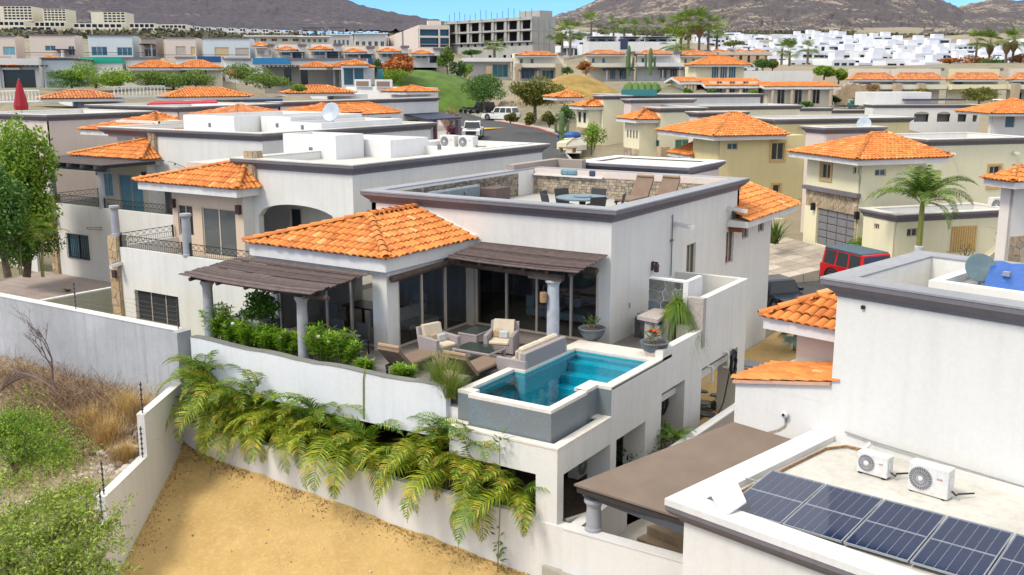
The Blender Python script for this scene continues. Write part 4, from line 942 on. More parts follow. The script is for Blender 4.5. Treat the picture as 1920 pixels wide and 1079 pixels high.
link('pebbles', mb.mesh('pebbles'), varied('pebble', [(0., (.18, .11, .06)), (.6, (.4, .3, .18)), (1., (.75, .68, .58))], .9, 'island', .1), kind='stuff')
# ================================================================== boundary walls
w = Root('garden_wall', 'long white garden wall between the palms and the yellow dirt lot', 'wall', (-18.8, 20.6, -4))
w.part('wall', MB().wall((-25.75, 20.60), (-12.4, 20.60), -5.2, -2.42, .2), GREYW); w.part('end_post', MB().box(-12.42, -11.6, 20.58, 20.9, -5.4, -2.48), GREYW)
w.part('cap', MB().box(-25.75, -12.4, 20.585, 20.815, -2.425, -2.405), BANDW)
w = Root('boundary_wall', 'tall weathered grey boundary wall behind the bare tree and dry brush', 'wall', (-34, 21, -2))
w.part('wall', MB().wall((-60, 20.95), (-26.0, 20.95), -4, .50, .3), WALLG); w.part('cap', MB().box(-60, -26.0, 20.93, 21.27, .5, .53), stucco('cap_white', (.7, .7, .68), .3)); w.part('end_face', MB().box(-26.0, -25.72, 20.72, 21.27, -4, .52), WALLG)
w = Root('stepped_wall', 'pale plastered wall stepping down towards the camera beside the dirt lot', 'wall', (-24, 18, -4))
def wl(y): return (wallx(y), y)
for y0, y1, zt in ((20.74, 18.05, -1.12), (18.05, 15.52, -2.38), (15.52, 13.3, -3.05), (13.3, 9, -3.9)):
    a, b_ = wl(y0), wl(y1); w.part('wall', MB().wall(a, b_, -7.5, zt, -.22), GREYW)
    d = (Vector(b_)-Vector(a)).normalized(); nn = Vector((-d.y, d.x)); q = lambda p, s: (p[0]+nn.x*s, p[1]+nn.y*s)
    w.part('cap', MB().prism([q(a, .02), q(b_, .02), q(b_, -.24), q(a, -.24)], zt, zt+.025), stucco('cap_white', (.7, .7, .68), .3))
POSTM = plain('fence_post_black', (.03, .03, .05), .5); WIREM = plain('wire', (.12, .12, .13), .4, .6)
posts = [(-44.6, 21.1, .53), (-37.3, 21.1, .53), (-31.4, 21.1, .53), (-26.1, 21.1, .53)]+[(wallx(y)-.1, y, z) for y, z in ((18.1, -1.1), (17.9, -2.36), (15.6, -2.36), (15.4, -3.03))]
plab = ['thin electric fence post at the left picture edge on the tall grey wall', 'electric fence post on the grey wall above the concrete pad', 'electric fence post on the grey wall in front of the gridded window', 'electric fence post at the end of the tall grey wall', 'upper electric fence post at the first step of the stepped wall', 'lower electric fence post at the first step of the stepped wall', 'upper electric fence post at the second step of the stepped wall', 'lower electric fence post at the second step of the stepped wall']
for (x, y, z), lb in zip(posts, plab):
    R = Root('fence_post', lb, 'fence post', (x, y, z), group='electric fence posts'); R.part('post', MB().tube([(x, y, z-.3), (x, y, z+.95)], .018, 6), WIREM)
    for k in range(6): R.part('insulator', MB().lathe([(.02, -.03), (.035, -.02), (.035, .02), (.02, .03)], (x, y, z+.12+.15*k), 8), POSTM)
for grp, lb in (((posts[0], posts[1], posts[2], posts[3]), 'five thin fence wires along the top of the tall grey wall'), ((posts[4], posts[6]), 'thin fence wires along the stepped wall')):
    mb = MB()
    for k in range(5):
        pts = [(x, y-.03, z+.12+.15*k) for x, y, z in grp]
        if len(grp) > 2: pts = [(-60, 21.07, .65+.15*k)]+pts
        mb.tube(pts, .004, 3, cap=False)
    thing('fence_wires', mb, WIREM, lb, 'wire', grp[0])
# ================================================================== vacant lot with brush
ys = np.linspace(4, 20.9, 70); ts = np.linspace(0, 1, 90); Y3, T3 = np.meshgrid(ys, ts, indexing='ij'); X3 = wallx(Y3)-.12+(-62-wallx(Y3))*T3**1.6
def zlot(x, y): return -2.0-.19*(20.8-y)+.02*(x+26)*-1*.6
Z3 = zlot(X3, Y3)+.10*height_noise(X3, Y3, .8, 8)+.03*height_noise(X3, Y3, 5., 9)
I = np.arange(Y3.size).reshape(Y3.shape); F = np.stack([I[:-1, :-1], I[1:, :-1], I[1:, 1:], I[:-1, 1:]], -1).reshape(-1, 4)
def lot_mat():
    m, nt, b = newmat('stony_lot'); L = nt.links; pos = N(nt, 'NewGeometry').outputs['Position']
    c = mixc(nt, ramp(nt, noise(nt, .5, 6, .7, pos), (.4, 0.), (.62, 1.)), (.42, .33, .24), (.30, .23, .13)); c = mixc(nt, ramp(nt, noise(nt, 6., 6, .75, pos), (.5, 0.), (.7, 1.)), c, (.58, .50, .42)); L.new(c, b.inputs['Base Color']); b.inputs['Roughness'].default_value = .95; bump(nt, b, noise(nt, 7., 8, .75, pos), 1., .12); return m
link('vacant_lot', mesh_np('vacant_lot', np.stack([X3, Y3, Z3], -1).reshape(-1, 3), F, True), lot_mat(), kind='structure')
mb = MB()
for i in range(700):
    y = rg.uniform(13.5, 20.0); x = wallx(y)-.3-abs(rg.normal())*1.6; s = abs(rg.normal())*.06+.03; z = zlot(x, y)
    mb.lathe([(s*.6, -s), (s, 0), (s*.75, s*.5), (s*.2, s*.7)], (x, y, z+.05), 6)
link('rubble', mb.mesh('rubble'), varied('rubble_stone', [(0., (.35, .27, .2)), (.5, (.5, .42, .34)), (1., (.66, .60, .52))], .9, 'island', .2), kind='stuff')
def blades(n, cx, cy, rx, ry, zf, l, w, lean, rg, mask=None):
    x = cx+rg.normal(size=n)*rx; y = cy+rg.normal(size=n)*ry; 
    z = np.array([zf(a, b) for a, b in zip(x, y)]); a = rg.uniform(0, 6.28, n); ln = l*rg.uniform(.5, 1.3, n); le = lean*rg.uniform(.2, 1.3, n)
    o = np.stack([x, y, z], 1); d = np.stack([np.cos(a)*le, np.sin(a)*le, np.ones(n)], 1); d /= np.linalg.norm(d, axis=1)[:, None]
    s = np.stack([-np.sin(a), np.cos(a), np.zeros(n)], 1)*w; m = o+d*ln[:, None]*.55; t = m+(d+np.stack([np.cos(a), np.sin(a), -np.ones(n)*.3], 1)*.5*le[:, None])*ln[:, None]*.5
    V = np.stack([o-s, o+s, m+s*.7, m-s*.7, t, t], 1); F = np.concatenate([np.arange(n)[:, None]*6+np.array([0, 1, 2, 3])])
    F2 = np.arange(n)[:, None]*6+np.array([3, 2, 4, 5]); return V.reshape(-1, 3), np.concatenate([F, F2])
STRAW = varied('straw', [(0., (.42, .25, .08)), (.5, (.62, .41, .13)), (1., (.78, .58, .24))], .9, 'island', .2, 2., 0, trans=.15)
for i, (px, py, r, lb) in enumerate(((205, 815, .42, 'tuft of straw coloured grass on the stony ground left of the stepped wall'), (247, 765, .5, 'tall straw coloured grass tuft against the top of the stepped wall'), (232, 850, .28, 'smallest straw grass tuft near the step of the wall'), (170, 790, .4, 'straw grass tuft next to the brown brush'))):
    x, y, z = atZ(px, py+25, zlot(*atZ(px, py+25, -2.3)[:2])); r2 = np.random.default_rng(20+i)
    V, F = blades(900, x, y, r*.45, r*.45, lambda a, b: zlot(a, b), .85*r/.42, .008, .7, r2); o = link('grass_tuft', mesh_np('grass_tuft', V-np.array((x, y, z)), F), STRAW, Matrix.Translation((x, y, z)), label=lb, cat='grass tuft', group='straw grass tufts'); 
def brush(cx, cy, n, rx, ry, h, mat, name, label, seed, size=.05):
    """tangle of dry twigs"""
    r2 = np.random.default_rng(seed); mb = MB()
    for i in range(n):
        x, y = cx+r2.normal()*rx, cy+r2.normal()*ry; y = min(y, 20.75); x = min(x, wallx(y)-.25); z = zlot(x, y); a = r2.uniform(0, 6.28); l = h*r2.uniform(.5, 1.2); p = Vector((x, y, z)); d = Vector((math.cos(a)*.6, math.sin(a)*.6, 1)).normalized(); pts = [p]
        for k in range(3): d = (d+Vector((r2.normal()*.45, r2.normal()*.45, -.18))).normalized(); p = p+d*l/3; pts.append(p)
        mb.tube(pts, .008, 3, .003, cap=False)
    return link(name, mb.mesh(name), mat, None, kind='stuff', label=label)
TWIG = varied('twigs', [(0., (.17, .11, .08)), (.5, (.32, .21, .13)), (1., (.50, .36, .22))], .95, 'island', .1, 2., 0)
q = atZ(110, 790, -2.4); brush(q[0], q[1], 2600, 1.5, .9, 1.1, TWIG, 'dry_brush', 'tangle of dry brown brush below the grey wall', 31)
q = atZ(60, 730, -2.1); brush(q[0], q[1], 1500, 2.2, .6, 1.0, TWIG, 'dry_brush', 'dry brush at the foot of the grey wall', 32)
def weeds(pts, n, spread, size, mat, name, label, seed, hh=.6):
    r2 = np.random.default_rng(seed); C = []
    for x, y, s in pts:
        k = n//len(pts); a = np.stack([x+r2.normal(size=k)*spread*s, y+r2.normal(size=k)*spread*s*.8, np.zeros(k)], 1); a[:, 1] = np.minimum(a[:, 1], 20.7); a[:, 0] = np.minimum(a[:, 0], wallx(a[:, 1])-.2); a[:, 2] = np.array([zlot(p[0], p[1]) for p in a])+np.abs(r2.normal(size=k))*hh*.5*s; C.append(a)
    V, F = leaf_cards(np.concatenate(C), 1, size, r2, .4, .4); return link(name, mesh_np(name, V, F), mat, None, kind='stuff', label=label)
WEED = varied('weed_green', [(0., (.14, .24, .02)), (.5, (.30, .44, .04)), (1., (.50, .56, .10))], .7, 'island', .2, 1.5, 0, trans=.25)
wp = [(*atZ(px, py, -2.8)[:2], s) for px, py, s in ((30, 830, 1.), (80, 850, .8), (20, 900, 1.), (110, 880, .8), (150, 930, .6), (60, 790, .7), (95, 940, .7))]
weeds(wp, 15000, .6, .1, WEED, 'weeds', 'green weeds over the stony lot', 41)
wp = [(*atZ(px, py, -2.8)[:2], s) for px, py, s in ((150, 880, .8), (120, 960, .8), (60, 900, 1.), (190, 970, .4))]
weeds(wp, 2600, .6, .07, GREENS['dryb'], 'dead_weeds', 'withered weeds among the green ones', 42)
# feathery thorn tree at the bottom corner
def feathery(base, tips, label, seed, n_sub=9, mat=None):
    r2 = np.random.default_rng(seed); R = Root('thorn_tree', label, 'tree', base); mb = MB(); C = []
    for t in tips:
        b = Vector(base); t = Vector(t); m = b.lerp(t, .55)+Vector((0, 0, .45)); pts = [b.lerp(m, s) if s < 1 else m for s in (0, .5, 1)]+[m.lerp(t, s)+Vector((0, 0, .1*math.sin(3.14*s))) for s in (.3, .6, 1)]
        mb.tube(pts, .045, 5, .008)
        for k in range(n_sub*5):
            s = r2.uniform(.15, 1); i = min(int(s*5), 4); p = pts[i].lerp(pts[i+1], s*5-i); d = Vector((r2.normal(), r2.normal(), r2.normal()*.5+.15)).normalized(); l = r2.uniform(.3, .75)
            e = p+d*l+Vector((0, 0, -.1*l)); mb.tube([p, p.lerp(e, .5)+Vector((0, 0, .04)), e], .006, 3, .002, cap=False)
            for j in range(34): C.append(tuple(p.lerp(e, (j+1)/34)+Vector((r2.normal(), r2.normal(), r2.normal()))*.045))
    R.part('branches', mb, plain('thorn_bark', (.14, .13, .07), .9)); V, F = leaf_cards(np.array(C), 1, .07, r2, .38, .2)
    link('crown', mesh_np('crown', V-np.array(base), F), mat or WEED, None, R.o); return R
tp = lambda px, py, d: atD(px, py, d)
feathery(tp(20, 1230, 14), [tp(190, 1010, 13.6), tp(150, 965, 14.3), tp(60, 985, 14), tp(100, 1050, 13), tp(215, 1062, 13.5), tp(20, 1020, 13), tp(-40, 980, 14), tp(40, 955, 14.8), tp(130, 1075, 13.2), tp(175, 955, 14.9), tp(225, 975, 14.6)], 'feathery green thorn tree filling the bottom left corner', 51, 10)
feathery(tp(30, 885, 19), [tp(10, 825, 19.3), tp(75, 835, 19), tp(125, 865, 18.3), tp(-30, 830, 19), tp(40, 865, 18), tp(95, 810, 19.6), tp(20, 790, 20)], 'feathery green bush left of the brown brush', 52, 9, GREENS['bright'])
# bare tree in front of the grey wall
def bare_tree(base, h, label, seed, mat, lean=(0, 0), name='bare_tree', depth=4, r0=.045):
    r2 = random.Random(seed); R = Root(name, label, 'tree', base); tr = MB(); br = MB()
    def grow(p, d, l, r, k):
        q = p+d*l; mid = p.lerp(q, .5)+Vector((r2.gauss(0, .05), r2.gauss(0, .05), 0))*l; (tr if k == 0 else br).tube([p, mid, q], r, 6 if k < 2 else 4, r*.62, cap=False)
        if k >= depth: return
        for i in range(3 if k else 4):
            a = r2.uniform(0, 6.28); t = r2.uniform(.35, .85); e = (d*math.cos(t)+(Vector((math.cos(a), math.sin(a), .25)))*math.sin(t)).normalized()
            grow(p.lerp(q, r2.uniform(.6, 1)), e, l*r2.uniform(.5, .75), r*.5, k+1)
    grow(Vector(base), Vector((lean[0], lean[1], 1)).normalized(), h*.45, r0, 0); R.part('trunk', tr, mat); R.part('branches', br, mat); return R
DEADW = plain('dead_wood', (.17, .12, .12), .9)
q = (-38.0, 20.0); x, y, z = atZ(106, 748, zlot(-30, 20.3)); bare_tree((x, min(y, 20.5), z-.1), 3.3, 'leafless bare tree in front of the weathered grey wall', 61, DEADW, (-.04, 0))
mb = MB()
for k in range(9):
    a = atD(0+k*4, 735-k*3, 27); b_ = atD(40+k*8, 690+k*5, 26); mb.tube([a, Vector(a).lerp(Vector(b_), .5)+Vector((0, 0, .25)), b_], .02, 5, .006)
thing('fallen_branch', mb, DEADW, 'fallen dead branch at the left edge below the grey wall', 'branch', atD(20, 720, 26.5))
# ================================================================== palms and shrubs of the garden
r3 = random.Random(77)
for i in range(10):
    x = (-24.8, -24.1, -23.2, -21.6, -20.7, -19.0, -18.1, -16.1, -14.9, -13.3)[i]; h = (1.7, 1.5, 1.2, 1.35, 1.05, 1.25, .95, 1.15, 1.25, 1.0)[i]; o = ['first', 'second', 'third', 'fourth', 'fifth', 'sixth', 'seventh', 'eighth', 'ninth', 'last'][i]
    feather_palm((x, 20.98, -3.05), h, f'{o} yellow green areca palm along the garden wall, counted from the stepped wall', FR_Y if (i % 3) else FR_Y[:2]+FR_G[:1], 15+i*5 % 4, r3, rad(180-15), rad(360+15), 'areca palms leaning over the garden wall', stems=4, sc=(.9, 1.65), pit=(-.65, .95), spread=.35)
# a second rank of upright fronds
for i, x in enumerate((-24.6, -22.6, -20.2, -15.6, -14.6)):
    feather_palm((x, 21.0 if x > -16 else 20.95, -3.05), (2.0, 1.9, 1.6, 1.9, 1.4)[i], ['upright areca palm rising at the left end of the white planter wall', 'upright areca palm in front of the left third of the planter wall', 'upright areca palm in front of the middle of the planter wall', 'upright areca palm at the gap between planter wall and pool', 'areca palm below the pool spill edge'][i], FR_G+FR_Y[:1], 7, r3, rad(190), rad(350), 'areca palms leaning over the garden wall', stems=2, sc=(1., 1.45), pit=(-.75, .1), spread=.25)
def sapling(base, h, label, seed):
    r2 = random.Random(seed); R = Root('sapling', label, 'sapling', base); p = Vector(base); mb = MB(); t = p+Vector((.05, .05, h)); mb.tube([p, p.lerp(t, .5)+Vector((.05, 0, 0)), t], .018, 5, .008); R.part('stem', mb, plain('stem_tan', (.25, .2, .1), .8)); mb = MB()
    for i in range(40):
        o = p.lerp(t, r2.uniform(.1, .35) if i % 2 else r2.uniform(.9, 1.03)); a = r2.uniform(0, 6.28); e = r2.uniform(-.1, .9); d = Vector((math.cos(a)*math.cos(e), math.sin(a)*math.cos(e), math.sin(e))); s = d.cross(Vector((0, 0, 1))).normalized()*.04; l = r2.uniform(.14, .26); o = o+d*.08
        mb.poly([tuple(o), tuple(o+d*l*.5+s), tuple(o+d*l), tuple(o+d*l*.5-s)])
    R.part('leaves', mb, GREENS['mid']); return R
sapling((-13.45, 20.4, -4.3), 3.9, 'tall thin sapling in front of the white spill basin wall', 5)
OLEA = varied('leaf_oleander', [(0., (.10, .25, .012)), (.5, (.20, .42, .015)), (1., (.36, .52, .04))], .55, 'island', .15, 1.5, 0, trans=.25)
def oleander(x, y, r, h, label, seed, z=.1, flowers=0):
    rg = np.random.default_rng(seed); R = Root('oleander', label, 'shrub', (x, y, z), group='oleander shrubs along the planter wall'); mb = MB(); C = []; Dv = []
    for i in range(int(26*r/.5)):
        a = rg.uniform(0, 6.28); q = rg.uniform(.15, 1)*r; t = Vector((x+math.cos(a)*q, y+math.sin(a)*q*.7, z+h*rg.uniform(.5, 1))); b = Vector((x+math.cos(a)*q*.4, y+math.sin(a)*q*.3, z-.15)); mb.tube([b, b.lerp(t, .6)+Vector((0, 0, .05)), t], .012, 4, .006, cap=False)
        for k in range(5):
            o = b.lerp(t, .45+.55*k/4)
            for j in range(7): an = j*.9+k; e = rg.uniform(.15, .9); C.append(tuple(o)); Dv.append((math.cos(an)*math.cos(e), math.sin(an)*math.cos(e), math.sin(e)))
    C = np.array(C); Dv = np.array(Dv); L = rg.uniform(.16, .27, len(C))[:, None]; S_ = np.cross(Dv, (0, 0, 1.)); S_ /= np.linalg.norm(S_, axis=1)[:, None]; S_ *= .024
    V = np.stack([C, C+Dv*L*.5+S_, C+Dv*L-np.array([0, 0, .03]), C+Dv*L*.5-S_], 1).reshape(-1, 3)
    R.part('stems', mb, plain('stem_green', (.12, .16, .05), .7)); link('foliage', mesh_np('foliage', V-np.array((x, y, z)), np.arange(len(V)).reshape(-1, 4)), OLEA, None, R.o)
    for i in range(flowers):
        a = rg.uniform(0, 6.28); R.part('flower', MB().lathe([(.02, -.04), (.07, 0), (.06, .04), (.02, .06)], (x+math.cos(a)*r*.6, y-abs(math.sin(a))*r*.5, z+h*rg.uniform(.7, 1.0)), 7), plain('flower_white', (.75, .72, .62), .7))
for i, (x, r, h, fl, lb) in enumerate(((-25.0, .62, 1.15, 0, 'bright green oleander at the left end of the planter wall by the first column'), (-24.3, .5, .75, 2, 'white flowering oleander below the leafy shrub under the pergola'), (-23.5, .52, .75, 0, 'bright oleander between the two pergola columns, left of the table'), (-22.7, .52, .75, 0, 'bright oleander in front of the outdoor table'), (-21.9, .5, .7, 1, 'oleander touching the second pergola column'), (-20.5, .75, 1.1, 2, 'tallest bright oleander just right of the second pergola column'), (-19.75, .65, 1.0, 1, 'oleander with a white bloom at the right end of the hedge'))): oleander(x, 21.75, r, h, lb, 80+i, .15, fl)
shrub('leafy_shrub', 'darker leafy shrub standing under the front pergola', (-23.9, 22.3, .3), .85, .6, .85, 2600, .13, GREENS['mid'], 91, 12)
for x, r, h, lb in ((-18.7, .3, .4, 'small pale weed on the terrace behind the planter wall'), (-17.3, .4, .45, 'low green plant on the planter wall in front of the lounger')): oleander(x, 21.55, r, h, lb, 95, .1)
def fountain_grass(base, label, seed, r=.5, h=.95):
    r2 = np.random.default_rng(seed); x, y, z = base; R = Root('fountain_grass', label, 'grass', base); V, F = blades(800, x, y, r*.25, r*.2, lambda a, b: z, h, .008, .75, r2); link('blades', mesh_np('blades', V-np.array(base), F), varied('grass_lime', [(0., (.10, .19, .02)), (.5, (.22, .32, .04)), (1., (.40, .42, .10))], .7, 'island', .1, 2., 0, trans=.3), None, R.o)
    mb = MB()
    for i in range(26):
        a = r2.uniform(0, 6.28); q = r2.uniform(.1, .5)*r; t = Vector((x+math.cos(a)*q*1.2, y+math.sin(a)*q, z+h*r2.uniform(.85, 1.2))); mb.tube([Vector((x, y, z+.3)).lerp(t, .6), t], .006, 3, .012); 
    R.part('plumes', mb, plain('plume', (.5, .42, .22), .9), kind='stuff')
fountain_grass((-16.0, 21.6, .1), 'fountain grass with pale plumes in front of the right lounger', 96); fountain_grass((-15.5, 21.25, .05), 'lime green grass clump at the pool corner of the planter wall', 97, .4, .7)
mb = MB(); mb.tube([(-18.3, 20.95, -1.), (-18.25, 20.93, .2), (-18.05, 20.9, 1.0)], .03, 6, .008); thing('palm_spear', mb, PALMY, 'unopened palm spear standing in front of the white planter wall', 'palm', (-18.3, 20.95, -1.))
# bottle-palm tuft on the pier
R = Root('ponytail_plant', 'drooping ponytail plant on the stone pier by the outdoor bar', 'plant', (-12.6, 29.55, .75)); r2 = np.random.default_rng(98)
V, F = blades(420, -12.6, 29.55, .04, .04, lambda a, b: 1.35, .75, .012, 1.9, r2); V[:, 2] -= 1.6*np.maximum(0, np.hypot(V[:, 0]+12.6, V[:, 1]-29.55)-.1)**1.1; link('leaves', mesh_np('leaves', V-np.array((-12.6, 29.55, .75)), F), PALMG, None, R.o); R.part('stem', MB().tube([(-12.6, 29.55, .7), (-12.6, 29.55, 1.4)], .05, 6, .03), BARK)
# ================================================================== roof terrace furniture
t = Root('round_table', 'round blue grey table on the roof terrace', 'table', (-17.9, 32.9, 3.28)); cx, cy, cz = -17.9, 32.9, 3.28
TBL = plain('table_blue_grey', (.14, .22, .26), .5, 0, .2, 5.)
t.part('table_top', MB().lathe([(.94, .78), (.97, .79), (.97, .83), (.94, .84)], (cx, cy, cz), 32), TBL); t.part('pedestal', MB().lathe([(.45, 0), (.4, .05), (.12, .1), (.12, .7), (.3, .78)], (cx, cy, cz), 16), IRON); t.part('lazy_susan', MB().lathe([(.33, 0), (.33, .03)], (cx, cy, cz+.845), 20), TBL)
WICKD = plain('wicker_dark', (.045, .045, .05), .7, 0, .3, 30., .4)
for k, (a, lb) in enumerate(((235, 'front'), (320, 'right front'), (20, 'right rear'), (95, 'rear'), (150, 'left rear'), (190, 'left front'))):
    R = Root('wicker_chair', f'dark wicker chair at the {lb} of the round roof table', 'chair', (cx+1.18*math.cos(rad(a)), cy+1.18*math.sin(rad(a)), cz), rz=rad(a-90), group='dark wicker chairs on the roof terrace'); R.at = Vector((0, 0, 0))
    R.part('seat', MB().bbox(-.26, .26, -.26, .24, .36, .46, .02), WICKD); R.part('backrest', MB().add([(x*(1.12 if z > .6 else 1), y+(.14 if z > .6 else 0), z) for z in (.4, 1.0) for x, y in ((-.27, .2), (.27, .2), (.27, .26), (-.27, .26))], [(3,2,1,0),(4,5,6,7),(0,1,5,4),(1,2,6,5),(2,3,7,6),(3,0,4,7)]), WICKD)
    for x in (-.24, .24):
        for y in (-.24, .22): R.part('leg', MB().box(x-.025, x+.025, y-.025, y+.025, 0, .36), WICKD)
lounger(-17.6, 37.6, 'brown cushioned lounger on the roof terrace by the stone wall, nearer the round table', .75, 3.28, .8, -1, 2.0, BROWNC, .42); lounger(-16.6, 37.9, 'brown cushioned lounger on the roof terrace, further from the round table', .75, 3.28, .8, -1, 2.0, BROWNC, .42)
s = Root('roof_sofa', 'low roof terrace sofa with blue grey cushions by the dark stone wall', 'sofa', (-23.3, 32.5, 3.28)); GB = plain('cushion_blue_grey', (.20, .25, .28), .9)
s.part('base', MB().bbox(-23.75, -22.9, 31.0, 34.6, 3.28, 3.62, .02), WICKD)
for k in range(3): s.part('cushion', MB().bbox(-23.7, -23.45, 31.1+1.15*k, 32.15+1.15*k, 3.6, 4.12, .06), GB)
s.part('side_box', MB().bbox(-23.75, -22.9, 34.75, 35.8, 3.28, 3.95, .02), plain('wicker_brown', (.12, .085, .08), .8))
h = Root('roof_clutter', 'folded blue towel and bag on the stone wall of the roof terrace', 'towel', (-22.0, 39.4, 4.17)); h.part('towel', MB().bbox(-22.5, -21.7, 39.25, 39.55, 4.17, 4.42, .06), plain('towel_blue', (.18, .34, .40), .9, 0, .3, 12.)); h.part('bag', MB().bbox(-21.1, -20.8, 39.3, 39.5, 4.17, 4.42, .05), plain('bag_navy', (.04, .05, .1), .8))
# ================================================================== house with the solar panels (turned 13 degrees)
FR = Frame(-6.1, 23.6, 0, rad(-13)); FWH = stucco('plaster_soft_white', (.66, .655, .63), .08)
H = Root('solar_house', 'plain white house with solar panels on its lower roof and grey cornice', 'house', (2, -1, -5), FR)
H.part('wall', MB().wall((0, 0), (10, 0), -6, 3.54, .25), FWH); H.part('side_wall', MB().wall((0, 4.6), (0, .004), -6, 3.54, .25), FWH); H.part('rear_wall', MB().wall((10, 4.6), (0, 4.6), -6, 3.54, .25), FWH)
cornice(H, [(0, 0), (10, 0), (10, 4.6), (0, 4.6)], 3.5, inner=3.0, wth=.32)
H.part('upper_roof', MB().box(.3, 9.8, .3, 4.3, 2.85, 3.05), ROOFW)
H.part('roof_curb', MB().box(1.35, 9.7, 1.75, 2.0, 3.05, 3.8), FWH); H.part('roof_curb', MB().box(1.35, 1.6, 2.0, 4.2, 3.05, 3.8), FWH); H.part('raised_deck', MB().box(1.6, 9.7, 2.0, 4.25, 3.05, 3.62), CORNTOP)
# lower front roof with solar panels
H.part('front_wall', MB().wall((-.12, -5.55), (10, -5.55), -7.5, -.02, .25), FWH); H.part('front_side_wall', MB().wall((-.12, .0), (-.12, -5.546), -7.5, -.02, .25), FWH)
H.part('front_cornice', MB().sweep([(-.12, .3), (-.12, -5.55), (10, -5.55)], [(0, -.36), (.06, -.36), (.1, -.28), (.22, -.2), (.28, -.12), (.28, -.02), (0, .0)], False), CORN)
H.part('front_coping', MB().sweep([(-.12, -.02), (-.12, -5.55), (10, -5.55)], [(.29, -.02), (.29, .12), (-.3, .12), (-.3, -.05)], False), BANDW)
H.part('lower_roof', MB().poly([(.15, -5.3, -.02), (10, -5.3, -.12), (10, -.01, -.12), (.15, -.01, -.02)]), ROOFW)
mb = MB(); mb.tube([(.35, -4.4, .02), (.32, -2.4, .02), (.33, -.7, .02), (.6, -.25, .03), (1.3, -.16, .03)], .03, 6); H.part('rusty_pipe', mb, plain('rust_pipe', (.34, .19, .08), .8, 0, .4, 14.))
mb = MB(); mb.tube([(.45, -.06, .3), (1.3, -.07, .24), (9, -.1, .0)], .02, 6); H.part('conduit', mb, plain('conduit_grey', (.28, .28, .28), .5)); H.part('vent_stub', MB().tube([(1.05, -.55, .0), (1.2, -.3, .28)], .05, 8), PVC)
H.part('roof_curb_line', MB().box(2.4, 9.9, -.16, -.005, -.1, .12), FWH)
# low wing with tile roofs
H.part('low_wing_wall', MB().wall((-2.62, .002), (0, .002), -6, .86, .25).wall((-2.62, 3.5), (-2.62, .006), -6, .86, .25), FWH)
mb = MB(); tiles_joined(mb, [(-2.68, 1.98, .9), (-2.68, -.08, .9), (0, -.08, 1.42), (0, 1.98, 1.42)], .26, .37, src=TILE_MB); H.part('low_roof_tiles', mb, TILE, kind='stuff'); H.part('low_roof', MB().poly([(-2.66, -.06, .88), (0, -.06, 1.4), (0, 2.0, 1.4), (-2.66, 2.0, .88)]), TILEF)
H.part('low_gable', MB().poly([(-2.62, -.003, .85), (0, -.003, .85), (0, -.003, 1.38)]), FWH); H.part('low_roof_edge', MB().slab([(-2.66, -.09, .89), (0, -.09, 1.41), (0, .02, 1.41), (-2.66, .02, .89)], .08), plain('salmon_edge', (.6, .36, .26), .8))
H.part('porch_wall', MB().wall((-2.1, 2.0), (0, 2.0), .9, 2.2, .2).wall((-2.1, 4), (-2.1, 2.004), -6, 2.2, .2), CREAM)
pe = [(-2.75, 1.25, 2.32), (.02, 1.25, 2.32), (.02, 3.2, 3.12), (-1.1, 3.2, 3.12)]
H.part('porch_fascia', MB().slab([(-2.7, 1.3, 2.3), (0, 1.3, 2.3), (0, 2.6, 2.3), (-2.7, 2.6, 2.3)], .3), BANDW); pr = H.part('porch_roof', MB().poly(pe).poly([(-2.75, 4.2, 2.32), pe[0], pe[3], (-1.1, 4.2, 3.12)]), plain('roof_bed', (.26, .09, .035), .9))
for mt in tile_places(pe, .25, .42): o = link('tile', tm, None, None, pr); o.matrix_local = Matrix.Translation(-H.at) @ mt
mb = MB(); tiles_joined(mb, [(-2.75, 4.2, 2.32), pe[0], pe[3], (-1.1, 4.2, 3.12)]); H.part('tiles', mb, TILE, pr, kind='stuff')
for i in range(5):
    mb = MB(); a, b_ = Vector(pe[0]), Vector(pe[3]); ridge_caps(mb, a.lerp(b_, i/5)+Vector((0, 0, .06)), a.lerp(b_, (i+1)/5)+Vector((0, 0, .06)), .12, .5); H.part('ridge_tile', mb, TILEO, pr)
mb = MB(); mb.lathe([(.05, 0), (.09, .02), (.09, .07), (.05, .1)], (0, 0, 0), 14); me = mb.mesh('security_camera'); o = H.put('security_camera', me, plain('camera_white', (.7, .7, .72), .3), (-1.13, -.05, .35), (rad(90), 0, 0)); H.put('lens', MB().lathe([(.035, 0), (.035, .02)], (0, 0, .1), 10).mesh('lens'), plain('lens_black', (.01, .01, .02), .1), (-1.13, -.05, .35), (rad(90), 0, 0))
mb = MB()
pts = [(-1.13, -.004, .28), (-1.14, -.004, .02), (-1.3, -.004, -.12), (-1.6, -.004, -.28), (-1.75, -.004, -.5), (-1.8, -.004, -.62)]
for a, b_ in zip(pts, pts[1:]):
    d = Vector(b_)-Vector(a); s_ = Vector((-d.z, 0, d.x)).normalized()*.035; mb.poly([tuple(Vector(a)-s_), tuple(Vector(b_)-s_), tuple(Vector(b_)+s_), tuple(Vector(a)+s_)])
H.part('patched_groove', mb, plain('raw_mortar', (.42, .37, .29), .95, 0, .3, 9.)); H.part('wall_bracket', MB().box(4.6, 4.7, -5.62, -5.55, -.62, -.5), plain('rust_metal', (.06, .03, .025), .6)); H.part('camera_eye', MB().box(.62, .7, -.06, 0, 3.28, 3.36), IRON)
